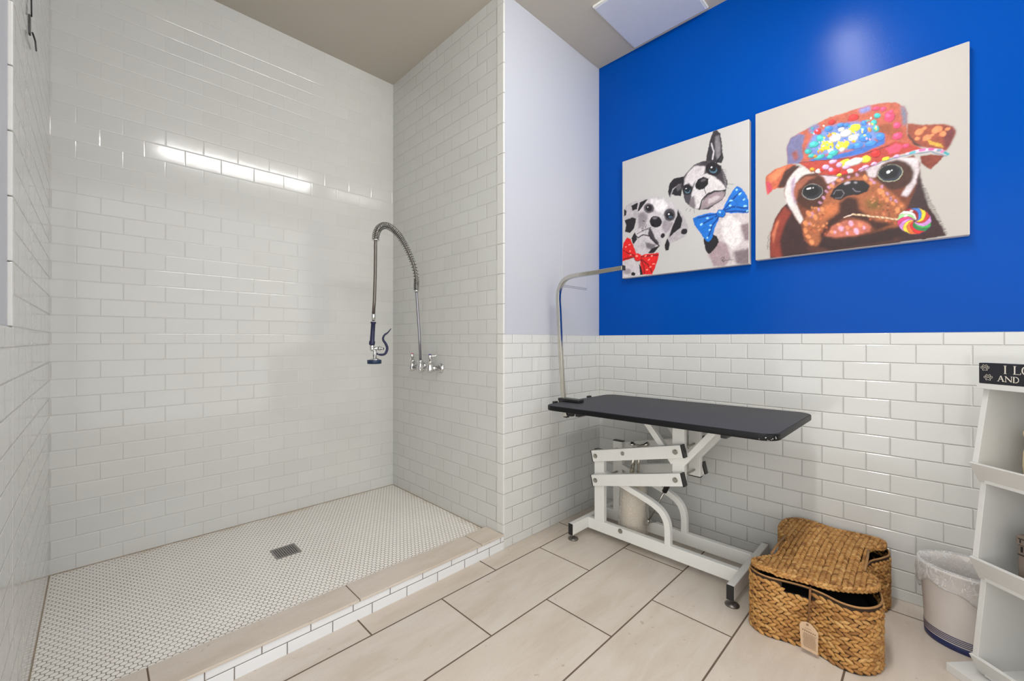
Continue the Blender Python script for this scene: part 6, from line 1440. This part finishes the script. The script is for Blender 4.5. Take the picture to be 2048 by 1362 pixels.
build('cross_tube', MB().cyl((1.921, 1.122, .494), (2.214, 1.122, .494), .0098, 16), ST, t)
# curved braces of square tube
for x in (1.9725, 2.1605):
    pth = [(1.262, .352), (1.20, .334), (1.08, .298), (1.00, .273), (.965, .258), (.935, .238), (.914, .208), (.904, .172), (.9025, .13), (.9025, .0885)]
    pth = catmull([(x, y, z) for y, z in pth], 5, False)
    build('curved_brace', MB().tube(pth, .015, square=(.0145, .0145), up=(1, 0, 0)), WM, t, .002)
# gas spring
gs = build('gas_spring', MB().cyl((2.06, 1.052, .128), (2.06, .958, .318), .0052, 12).cyl((2.045, 1.056, .119), (2.075, 1.056, .119), .011, 14).cyl((2.07, 1.056, .119), (2.150, 1.056, .10), .006, 12).cyl((2.06, 1.056, .119), (2.06, 1.047, .137), .008, 12), ST, t)
build('sleeve', MB().cyl((2.06, .964, .305), (2.06, .912, .412), .0125, 14), BP, gs)
# foot pump under its wrapping
pm = build('pump_cylinder', MB().lathe([(.050, .0), (.055, .018), (.062, .045), (.066, .05), (.064, .16), (.060, .29), (.030, .305), (.014, .31)], (2.085, 1.150, .0), (0, 0, 1), 28), M['cylinder'], t)
build('piston_rod', MB().cyl((2.075, 1.160, .30), (2.065, 1.132, .500), .0115, 14), M['chrome_worn'], pm)
build('release_rod', MB().cyl((2.090, 1.128, .30), (2.075, 1.108, .500), .0065, 12), M['chrome_worn'], pm)
build('pump_lever', MB().lathe([(.018, 0), (.022, .004), (.010, .010), (.009, .018)], (2.06, 1.142, .512), (0, 0, 1), 16).tube([(2.06, 1.142, .517), (2.06, 1.10, .514), (2.062, 1.075, .520), (2.066, 1.052, .534)], [.006, .006, .009, .011], 10), M['chrome_worn'], pm)
random.seed(4); mb = MB(); rings = []
prof = [(.060, .036), (.076, .042), (.082, .058), (.080, .10), (.078, .15), (.074, .20), (.071, .25), (.069, .29), (.055, .318), (.030, .33)]
for r, h in prof: rings.append([Vector((2.085+math.cos(a)*(r+.0035*math.sin(5*a+h*30)+random.uniform(-.0006, .0006)), 1.150+math.sin(a)*(r+.0035*math.sin(7*a-h*22)+random.uniform(-.0006, .0006)), h)) for a in [2*math.pi*k/48 for k in range(48)]])
mb.ring_sweep(rings, False, False, True); build('plastic_wrap', mb, M['wrap_film'], pm, label='clear plastic bag wrapped round the pump')

# grooming arm clamped on the table's end
pp = catmull([(1.857, 1.430, .652), (1.857, 1.449, .75), (1.857, 1.470, 1.02), (1.857, 1.482, 1.24), (1.857, 1.486, 1.315), (1.857, 1.478, 1.362), (1.857, 1.452, 1.402), (1.857, 1.410, 1.421), (1.857, 1.35, 1.4265), (1.857, 1.22, 1.428), (1.857, 1.080, 1.432)], 6, False)
pole = build('grooming_arm', MB().tube(pp, .011, square=(.0108, .0108), up=(1, 0, 0)), M['chrome_worn'], t, .002, label='bent chrome square-tube arm standing up from the left end')
build('end_cap', MB().box((1.8455, 1.0725, 1.4205), (1.8685, 1.0805, 1.4435)), BP, pole, .0015)
build('end_cap', MB().box((1.8455, 1.418, .648), (1.8685, 1.4415, .654)), BP, pole, .0015)
build('clamp', MB().box((1.834, 1.440, .70), (1.8445, 1.467, .745)).box((1.8695, 1.440, .70), (1.880, 1.467, .745)).box((1.832, 1.330, .7385), (1.882, 1.470, .7545)).box((1.832, 1.35, .695), (1.882, 1.470, .706)), BP, pole, .003)
build('clamp_screw', MB().cyl((1.857, 1.40, .668), (1.857, 1.40, .705), .006, 12).lathe([(.020, 0), (.022, .004), (.018, .010)], (1.857, 1.40, .660), (0, 0, 1), 16), BP, pole)

# ------------------------------------------------------------------ bone-shaped wicker basket
BONE = [(1.790, .494), (1.752, .470), (1.741, .425), (1.757, .365), (1.765, .315), (1.758, .265), (1.741, .215), (1.750, .170), (1.788, .136), (1.840, .122), (1.900, .130), (1.955, .150), (2.000, .172), (2.080, .183), (2.150, .176),
        (2.205, .150), (2.262, .130), (2.320, .138), (2.352, .175), (2.356, .235), (2.345, .310), (2.356, .380), (2.350, .440), (2.305, .484), (2.245, .498), (2.180, .486), (2.110, .455), (2.035, .440), (1.950, .446), (1.860, .476)]
def bone(off=0., n=8, pts=BONE):
    P = catmull([(x, y, 0) for x, y in pts], n); m = len(P); out = []
    for i in range(m):
        tg = (P[(i+1) % m]-P[(i-1) % m]).normalized(); nrm = Vector((tg.y, -tg.x, 0))
        out.append(P[i]+nrm*off)
    return out
def area(P): return sum(P[i].x*P[(i+1) % len(P)].y-P[(i+1) % len(P)].x*P[i].y for i in range(len(P)))/2
SG = 1 if area(catmull([(x, y, 0) for x, y in BONE], 4)) > 0 else -1
t = thing('wicker_basket', 'bone-shaped braided wicker basket with a loose lid, on the floor below the paintings', 'basket', (2.05, .31, 0))
HB = .214
def resample(P, step):
    m = len(P); L = [0.]
    for i in range(m): L.append(L[-1]+(P[(i+1) % m]-P[i]).length)
    cnt = int(L[-1]/step); out = []; i = 0
    for k in range(cnt):
        s = L[-1]*k/cnt
        while L[i+1] < s: i += 1
        a, b = P[i % m], P[(i+1) % m]; f = (s-L[i])/(L[i+1]-L[i]); out.append((a.lerp(b, f), (b-a).normalized()))
    return out
def lozenge(mb, c, along, across, out, la, lb, lo):
    R = Matrix((along, across, out)).transposed()
    n, m = 6, 4; vs = []; fs = []
    for i in range(m+1):
        u = -1+2*i/m; r = math.sqrt(max(0., 1-abs(u)**2.4))
        for j in range(n):
            ph = 2*math.pi*j/n; p = Vector((u*la, r*lb*math.cos(ph), r*lo*math.sin(ph))); vs.append(c+R @ p)
    for i in range(m):
        for j in range(n): k = (j+1) % n; fs.append((i*n+j, (i+1)*n+j, (i+1)*n+k, i*n+k))
    mb.add(vs, fs, True)
def in_hole(p, z):
    return (abs(p.y-.338) < .042 and p.x < 1.80 and .178 < z < .210) or False
random.seed(11); mb = MB(); RH = .0134; nr = int(HB/RH)
P0 = resample(bone(SG*.0), .0195)
for r in range(nr):
    z = RH*(r+.5)+.002; sgn = 1 if r % 2 else -1; off = (r % 2)*.5
    ring = resample(bone(0), .0235)
    m = len(ring)
    for k in range(m):
        p0, tg = ring[k]; 
        if off: p0 = p0.lerp(ring[(k+1) % m][0], .5)
        nrm = Vector((tg.y, -tg.x, 0))*SG
        zz = z+random.uniform(-.0012, .0012)
        if in_hole(p0, zz): continue
        up = Vector((0, 0, 1)); ang = sgn*math.radians(24+random.uniform(-7, 7))
        al = tg*math.cos(ang)+up*math.sin(ang); ac = nrm.cross(al)
        lozenge(mb, Vector((p0.x, p0.y, zz))+nrm*random.uniform(-.001, .0015), al.normalized(), ac.normalized(), nrm, .0168*random.uniform(.88, 1.12), .0076*random.uniform(.85, 1.1), .0072)
def offset_poly(P, d):
    m = len(P); out = []
    for i in range(m):
        tg = (P[(i+1) % m]-P[i-1]).normalized(); out.append(P[i]+Vector((tg.y, -tg.x, 0))*d*SG)
    return out
body = build('basket_wall', mb, M['wicker'], t)
# backing painted dark for shade between the braids, open at the handle hole, and the black lining inside
def shell(d_out, d_in, z0, z1, hole=True):
    P = bone(0, 6); Po = offset_poly(P, d_out); Pi = offset_poly(P, d_in); mb = MB(); m = len(P)
    zs = [z0, .178, .210, z1] if hole and z1 > .19 else [z0, z1]
    for i in range(m):
        j = (i+1) % m
        for a, b in zip(zs, zs[1:]):
            mid = (P[i]+P[j])/2
            if hole and in_hole(mid, (a+b)/2): continue
            q = lambda p, z: (p.x, p.y, z)
            mb.add([q(Po[i], a), q(Po[j], a), q(Po[j], b), q(Po[i], b), q(Pi[i], a), q(Pi[j], a), q(Pi[j], b), q(Pi[i], b)],
                   [(0, 1, 2, 3), (5, 4, 7, 6), (3, 2, 6, 7), (1, 0, 4, 5)], False)
    return mb
build('wicker_backing', shell(.001, -.003, .001, HB-.002), M['wicker_shade'], t)
mb = shell(-.0045, -.008, .003, .176, False); mb.prism([(p.x, p.y) for p in offset_poly(bone(0, 6), -.006)], .0035, .006)
# plain black block filling the inside
mb.prism([(p.x, p.y) for p in offset_poly(bone(0, 6), -.022)], .0065, .150); build('black_lining', mb, M['liner_black'], t)
rim = [Vector((p.x, p.y, .2155)) for p in bone(0, 6)]
build('rim', MB().tube(rim, .0033, 8, closed=True), M['frame_wire'], t)
build('base_rim', MB().tube([Vector((p.x, p.y, .0042)) for p in bone(0, 6)], .0040, 8, closed=True), M['wicker_shade'], t)
# lid: braids running from front to back inside a braided edge
LID = [(1.800, .490), (1.764, .484), (1.744, .455), (1.742, .412), (1.752, .358), (1.762, .302), (1.768, .254), (1.795, .205), (1.838, .156), (1.880, .133), (1.925, .132), (1.965, .150), (1.980, .176), (2.040, .184), (2.110, .186), (2.175, .186),
       (2.225, .172), (2.262, .142), (2.318, .142), (2.350, .175), (2.354, .235), (2.343, .310), (2.352, .390), (2.338, .440), (2.290, .482), (2.235, .494), (2.170, .490), (2.105, .470), (2.066, .436), (1.977, .438), (1.900, .440), (1.850, .468)]
LP = [Vector(p) for p in catmull([(x, y, 0) for x, y in LID], 6)]
def lidz(x, y):
    return .236+.012*math.exp(-((x-2.28)**2+(y-.44)**2)/.01)+.004*math.sin(x*14+y*9)+.006*max(0, (1.84-x)/.1)*(1 if y > .4 else 0)
def inside(x, y, P):
    c = False; n = len(P)
    for i in range(n):
        a, b = P[i], P[(i+1) % n]
        if (a.y > y) != (b.y > y) and x < (b.x-a.x)*(y-a.y)/(b.y-a.y)+a.x: c = not c
    return c
LIN = offset_poly(LP, -.006)
lid = MB(); nb = 12; w = .370/nb; random.seed(5)
for b in range(nb):
    yc = .128+w*(b+.5)
    for half in (-1, 1):
        x = 1.735+(0 if half < 0 else .009)
        while x < 2.36:
            y = yc+half*.0068+.010*math.sin((x-1.75)*5.0)
            if inside(x, y, LIN):
                ang = half*math.radians(-34+random.uniform(-6, 6)); al = Vector((math.cos(ang), math.sin(ang), 0)); ac = Vector((-al.y, al.x, 0))
                lozenge(lid, Vector((x, y, lidz(x, y)+random.uniform(-.001, .001))), al, ac, Vector((0, 0, 1)), .0142*random.uniform(.9, 1.12), .0071*random.uniform(.9, 1.08), .0088)
            x += .0172
for k, (p, tg) in enumerate(resample(LP, .0145)):
    nrm = Vector((tg.y, -tg.x, 0))*SG
    for h in (-1, 1):
        a = h*.45; al = (tg*math.cos(a)+Vector((0, 0, 1))*math.sin(a)).normalized(); ac = nrm.cross(al)
        lozenge(lid, Vector((p.x, p.y, lidz(p.x, p.y)-.002+h*.004))-nrm*.004+tg*(h*.004), al, ac, nrm, .0125, .0062, .0068)
ld = build('lid', lid, M['wicker'], t, label='braided lid lying askew on the basket')
mb = MB(); vs = [(p.x, p.y) for p in offset_poly(LP, -.006)]; mb.prism(vs, -.011, -.008); mb.v = [(v[0], v[1], v[2]+lidz(v[0], v[1])) for v in mb.v]
build('lid_backing', mb, M['wicker_shade'], ld)
for hp in (((1.876, .446, .246), (1.97, .447, .249), (2.074, .442, .250)), ((1.978, .178, .246), (2.09, .180, .247), (2.176, .184, .246))):
    build('lid_handle', MB().tube([Vector(q) for q in hp], .0042, 8), M['frame_wire'], ld)
# paper tag on twine over the front rim
sx = 1.7495
build('tag_twine', MB().tube([Vector((1.771, .302, .200)), Vector((1.760, .302, .222)), Vector((1.749, .302, .2155)), Vector((1.7460, .303, .17)), Vector((1.742, .306, .104))], .0022, 6).tube([Vector((1.752, .300, .221)), Vector((1.7475, .2985, .205)), Vector((1.746, .301, .17)), Vector((1.7415, .307, .104))], .0018, 6), M['twine'], t)
tagp = [(.329, .094), (.323, .1055), (.309, .1105), (.296, .1085), (.283, .097), (.2755, .087), (.277, .012), (.324, .016)]
mb = MB(); tx = 1.7405
def txv(y, z): return 1.7385-.004*math.cos((z-.06)*20)+(.318-y)*-.02
vs = [(txv(y, z), y, z) for y, z in tagp]; n = len(vs)
mb.add(vs+[(x+.0009, y, z) for x, y, z in vs], [tuple(range(n)), tuple(range(2*n-1, n-1, -1))]+[(i, n+i, n+(i+1) % n, (i+1) % n) for i in range(n)], False)
tg_ = build('hang_tag', mb, M['kraft'], t, label='tan paper tag hanging from twine on the front')
mb = MB(); random.seed(2)
def dash(y0, y1, z, h):
    mb.add([(txv(y0, z)-.0004, y0, z), (txv(y0, z)-.0004, y0, z+h), (txv(y1, z)-.0004, y1, z+h), (txv(y1, z)-.0004, y1, z)], [(0, 1, 2, 3)], False)
for k in range(7): dash(.3205-k*.0058, .3205-k*.0058-.0032, .0795-k*.0006, .0038)
for k in range(9): dash(.313-k*.002, .3118-k*.002, .0885, .0014)
for r in range(13):
    z = .0715-r*.0038; ya = .3185 if r % 6 else .316; yb = ya-.036
    y = ya
    while y > yb:
        q = random.uniform(.0016, .0045); dash(y, max(yb, y-q), z-(ya-y)*.06, .0012); y -= q+.0008
build('print', mb, M['ink'], tg_)
build('eyelet', MB().tube([Vector((txv(.306, .103)-.0006, .306+.0026*math.cos(a), .1025+.0026*math.sin(a))) for a in [2*math.pi*k/14 for k in range(14)]], .0008, 6, closed=True), M['twine'], tg_)

# ------------------------------------------------------------------ waste bin with clear liner
t = thing('waste_bin', 'oval pale grey waste bin with navy foot band and clear liner, beside the white shelf', 'bin', (2.205, -.085, 0))
bc = (2.205, -.085); BX, BY = .094, .113
def oval(k, z, n=56): return [Vector((bc[0]+BX*k*math.cos(2*math.pi*i/n), bc[1]+BY*k*math.sin(2*math.pi*i/n), z)) for i in range(n)]
prof = [(.985, .0), (1.0, .004), (1.015, .046), (1.03, .10), (1.09, .20), (1.13, .258), (1.165, .261), (1.165, .268), (1.12, .268), (1.08, .20), (.99, .05), (.96, .012)]
mb = MB().ring_sweep([oval(k, z) for k, z in prof], False, True, True); body = build('bin_body', mb, M['bin_plastic'], t)
mb = MB().ring_sweep([oval(k, z) for k, z in ((.99, .0005), (1.008, .004), (1.016, .0215), (1.012, .022))], False, False, True)
for i in range(4):
    z = .0265+i*.0062; k = 1.0155+.0000+(z-.0215)*.33
    mb.ring_sweep([oval(k, z), oval(k+.003, z+.0006), oval(k+.003, z+.0026), oval(k+.0012, z+.003)], False, False, True)
build('foot_band', mb, M['bin_navy'], body, label='navy band with thin lines round the foot')
random.seed(8); rng = np.random.default_rng(3); n = 120
NZ = smooth_noise(n, 16, rng)
def lring(k, zf, amp, row):
    out = []
    for i in range(n):
        a = 2*math.pi*i/n; q = NZ[row % n, i]-.5; q2 = NZ[(row*7+13) % n, (i*3) % n]-.5
        kk = k+amp*(q*1.6+q2*.5); out.append(Vector((bc[0]+BX*kk*math.cos(a), bc[1]+BY*kk*math.sin(a), zf(a)+amp*.05*q)))
    return out
def hem(a): return .150+.055*math.sin(a-1.1)+.012*math.sin(3*a+1)+.006*math.sin(9*a)
rings = [lring(.92, lambda a: .10, .10, 3), lring(1.0, lambda a: .15, .09, 9), lring(1.03, lambda a: .20, .07, 15), lring(1.09, lambda a: .25, .04, 20), lring(1.13, lambda a: .2745, .015, 24), lring(1.19, lambda a: .2735, .02, 28),
         lring(1.21, lambda a: .258, .035, 33), lring(1.23, lambda a: .258+(hem(a)-.258)*.35, .06, 40), lring(1.235, lambda a: .258+(hem(a)-.258)*.6, .08, 48), lring(1.225, lambda a: .258+(hem(a)-.258)*.85, .07, 57), lring(1.20, hem, .06, 66), lring(1.17, lambda a: hem(a)+.006, .06, 71)]
mb = MB().ring_sweep(rings, False, False, True); build('bin_liner', mb, M['liner_film'], t, label='clear crinkled plastic liner folded over the rim')

# ------------------------------------------------------------------ white cubby shelf, standing at an angle on the right
_cy, _sy = math.cos(YAW), math.sin(YAW)
FW = Vector((_sy, _cy, 0)); RT = Vector((_cy, -_sy, 0)); AD = (FW-.056*RT).normalized(); BD = (RT+.056*FW).normalized(); S0 = FW*(1.32-.0823)
def S(l, d, z): return S0+BD*l-AD*d+Vector((0, 0, z))
def sbox(mb, l0, l1, d0, d1, z0, z1):
    return mb.add([S(l0, d0, z0), S(l1, d0, z0), S(l1, d1, z0), S(l0, d1, z0), S(l0, d0, z1), S(l1, d0, z1), S(l1, d1, z1), S(l0, d1, z1)],
                  [(0, 1, 2, 3), (7, 6, 5, 4), (4, 5, 1, 0), (5, 6, 2, 1), (6, 7, 3, 2), (7, 4, 0, 3)], False)
def sprism(mb, prof, d0, d1):
    n = len(prof)
    ar = sum(prof[i][0]*prof[(i+1) % n][1]-prof[(i+1) % n][0]*prof[i][1] for i in range(n))
    if ar < 0: prof = prof[::-1]
    vs = [S(l, d0, z) for l, z in prof]+[S(l, d1, z) for l, z in prof]
    return mb.add(vs, [tuple(range(n-1, -1, -1)), tuple(range(n, 2*n))]+[(i, (i+1) % n, n+(i+1) % n, n+i) for i in range(n)], False)
t = thing('cubby_shelf', 'white three-tier cubby shelf with slanted front lips at the right', 'shelf', tuple(S(1.62, .30, 0)))
WB = M['white_board']; DW = .62
zig = [(1.499, .9235), (1.460, .695), (1.488, .630), (1.460, .399), (1.488, .326), (1.460, .094), (1.488, .028), (1.80, .028), (1.80, .9235)]
for d0 in (0, DW-.015): build('side_panel', sprism(MB(), zig, d0, d0+.015), WB, t, .0008)
build('back_panel', sbox(MB(), 1.785, 1.80, .0151, DW-.0151, .028, .9235), WB, t)
build('top_board', sbox(MB(), 1.480, 1.81, -.004, DW+.01, .9237, .941), WB, t, .001)
build('base_board', sbox(MB(), 1.430, 1.815, -.050, DW+.05, .0, .0278), WB, t, .0015)
for zb in (.630, .326, .030):
    build('shelf_board', sbox(MB(), 1.482, 1.785, .0151, DW-.0151, zb, zb+.012), WB, t)
    zt = {.630: .691, .326: .395, .030: .090}[zb]
    lip = [(1.452, zt), (1.464, zt+.002), (1.498, zb+.004), (1.488, zb-.001)]
    build('front_lip', sprism(MB(), lip, -.004, DW+.004), WB, t, .0008)

# sign on the shelf
t = thing('wooden_sign', 'black wooden block sign with cream paw prints and lettering on top of the white shelf', 'sign', tuple(S(1.49, .2, .9412)))
build('block', sbox(MB(), 1.479, 1.505, .003, .42, .9412, 1.0045), M['black_wood'], t, .0015)
mb = MB(); LF = 1.4786
def quad(pts):
    vs = [S(LF, d, z) for d, z in pts]+[S(LF+.0006, d, z) for d, z in pts]; n = len(pts)
    ar = sum(pts[i][0]*pts[(i+1) % n][1]-pts[(i+1) % n][0]*pts[i][1] for i in range(n))
    f = tuple(range(n)); mb.add(vs, [f if ar < 0 else f[::-1]]+[(i, (i+1) % n, n+(i+1) % n, n+i) for i in range(n)], False)
def bar(d0, z0, d1, z1, w):
    v = Vector((d1-d0, z1-z0)); L_ = v.length; nn = Vector((-v.y, v.x))/L_*w/2
    quad([(d0+nn.x, z0+nn.y), (d1+nn.x, z1+nn.y), (d1-nn.x, z1-nn.y), (d0-nn.x, z0-nn.y)])
def hb(d0, d1, z, w=.0011): bar(d0, z, d1, z, w)
# I
bar(.0700, .9985, .0700, .9750, .0031); hb(.0665, .0735, .9985); hb(.0665, .0735, .9750)
# L
bar(.0925, .9985, .0925, .9750, .0031); hb(.0892, .0962, .9985); hb(.0892, .1062, .9750, .0013); bar(.1060, .9750, .1066, .9800, .0011)
# O
for k in range(20):
    a = 2*math.pi*k/20; b = 2*math.pi*(k+1)/20
    for_w = .0012+.0017*abs(math.cos((a+b)/2))
    bar(.1185+.0088*math.cos(a), .9868+.0118*math.sin(a), .1185+.0088*math.cos(b), .9868+.0118*math.sin(b), for_w)
# A
bar(.0530, .9515, .0592, .9682, .0013); bar(.0592, .9682, .0655, .9510, .0026); hb(.0562, .0630, .9575); hb(.0508, .0552, .9515); hb(.0628, .0682, .9510)
# N
bar(.0712, .9508, .0712, .9672, .0012); bar(.0706, .9676, .0850, .9510, .0024); bar(.0850, .9505, .0850, .9668, .0012); hb(.0690, .0735, .9508); hb(.0690, .0716, .9674); hb(.0830, .0872, .9670)
# D
bar(.0905, .9505, .0905, .9668, .0026); hb(.0884, .0950, .9668); hb(.0884, .0950, .9502)
pd = [(.0950, .9668), (.0990, .9650), (.1012, .9615), (.1016, .9580), (.1008, .9545), (.0985, .9517), (.0950, .9502)]
for a, b in zip(pd, pd[1:]): bar(a[0], a[1], b[0], b[1], .0018)
# paw prints
def loop(cd, cz, pts, w):
    for a, b in zip(pts, pts[1:]+pts[:1]): bar(cd+a[0], cz+a[1], cd+b[0], cz+b[1], w)
for cd, cz in ((.0195, .9885), (.0277, .9590)):
    pad = [(-.0055, -.0070), (-.0062, -.0035), (-.0030, .0000), (.0, .0022), (.0030, .0000), (.0060, -.0035), (.0056, -.0068), (.0020, -.0058), (-.0020, -.0060)]
    loop(cd, cz, pad, .0009)
    for ex, ez, rx, rz in ((-.0088, .0020, .0022, .0034), (-.0040, .0070, .0023, .0038), (.0036, .0072, .0023, .0038), (.0086, .0026, .0022, .0034)):
        loop(cd, cz, [(ex+rx*math.cos(2*math.pi*k/10), ez+rz*math.sin(2*math.pi*k/10)) for k in range(10)], .0007)
build('lettering', mb, M['cream_paint'], t)

# cream fabric pouch in the top cubby
t = thing('fabric_bag', 'open cream fabric bag standing in the top cubby of the white shelf', 'bag', tuple(S(1.58, .17, .642)))
def bagring(z, k, n=40):
    out = []
    for i in range(n):
        a = 2*math.pi*i/n; c_, s_ = math.cos(a), math.sin(a); e = .45
        l = .070*k*math.copysign(abs(c_)**e, c_); d = .105*k*math.copysign(abs(s_)**e, s_)
        w = .0025*math.sin(5*a+z*60)
        out.append(S(1.583+l+w*c_, .170+d+w*s_, z))
    return out
H = [(.6425, .93), (.66, .99), (.70, 1.0), (.74, .97), (.775, .965), (.787, .99), (.795, 1.0), (.803, .985), (.803, .955), (.79, .94), (.72, .93)]
rg = [bagring(z, k) for z, k in H]
mb = MB().ring_sweep([r[::-1] for r in rg], False, True, True); build('bag_body', mb, M['linen'], t)
mb = MB(); random.seed(6)
for k in range(14): mb.sph(S(1.55+random.random()*.07, .09+random.random()*.15, .785+random.random()*.022), .016, .012, .012, 8, 6)
build('contents', mb, M['treat'], t, label='yellow green wrapped treats in the bag')

# weathered wooden box in the middle cubby
t = thing('wooden_box', 'weathered grey wooden box with dark metal strips in the middle cubby', 'box', tuple(S(1.57, .17, .338)))
build('box_body', sbox(MB(), 1.512, 1.64, .075, .30, .3382, .4690), M['grey_wood'], t, .002)
build('box_lid', sbox(MB(), 1.509, 1.643, .072, .303, .4700, .4985), M['grey_wood'], t, .003)
mb = MB(); sbox(mb, 1.5085, 1.5115, .081, .0845, .4760, .4860); sbox(mb, 1.5085, 1.5115, .0835, .0870, .4500, .4660)
sbox(mb, 1.5080, 1.5110, .078, .25, .4872, .4898); sbox(mb, 1.5105, 1.5130, .12, .26, .4005, .4030); sbox(mb, 1.5105, 1.5122, .0755, .30, .4395, .4420)
build('metal_strap', mb, M['black_plastic'], t)
build('handle', MB().tube([S(1.575, .13, .4985), S(1.575, .135, .515), S(1.575, .24, .515), S(1.575, .245, .4985)], .004, 8), M['black_plastic'], t)
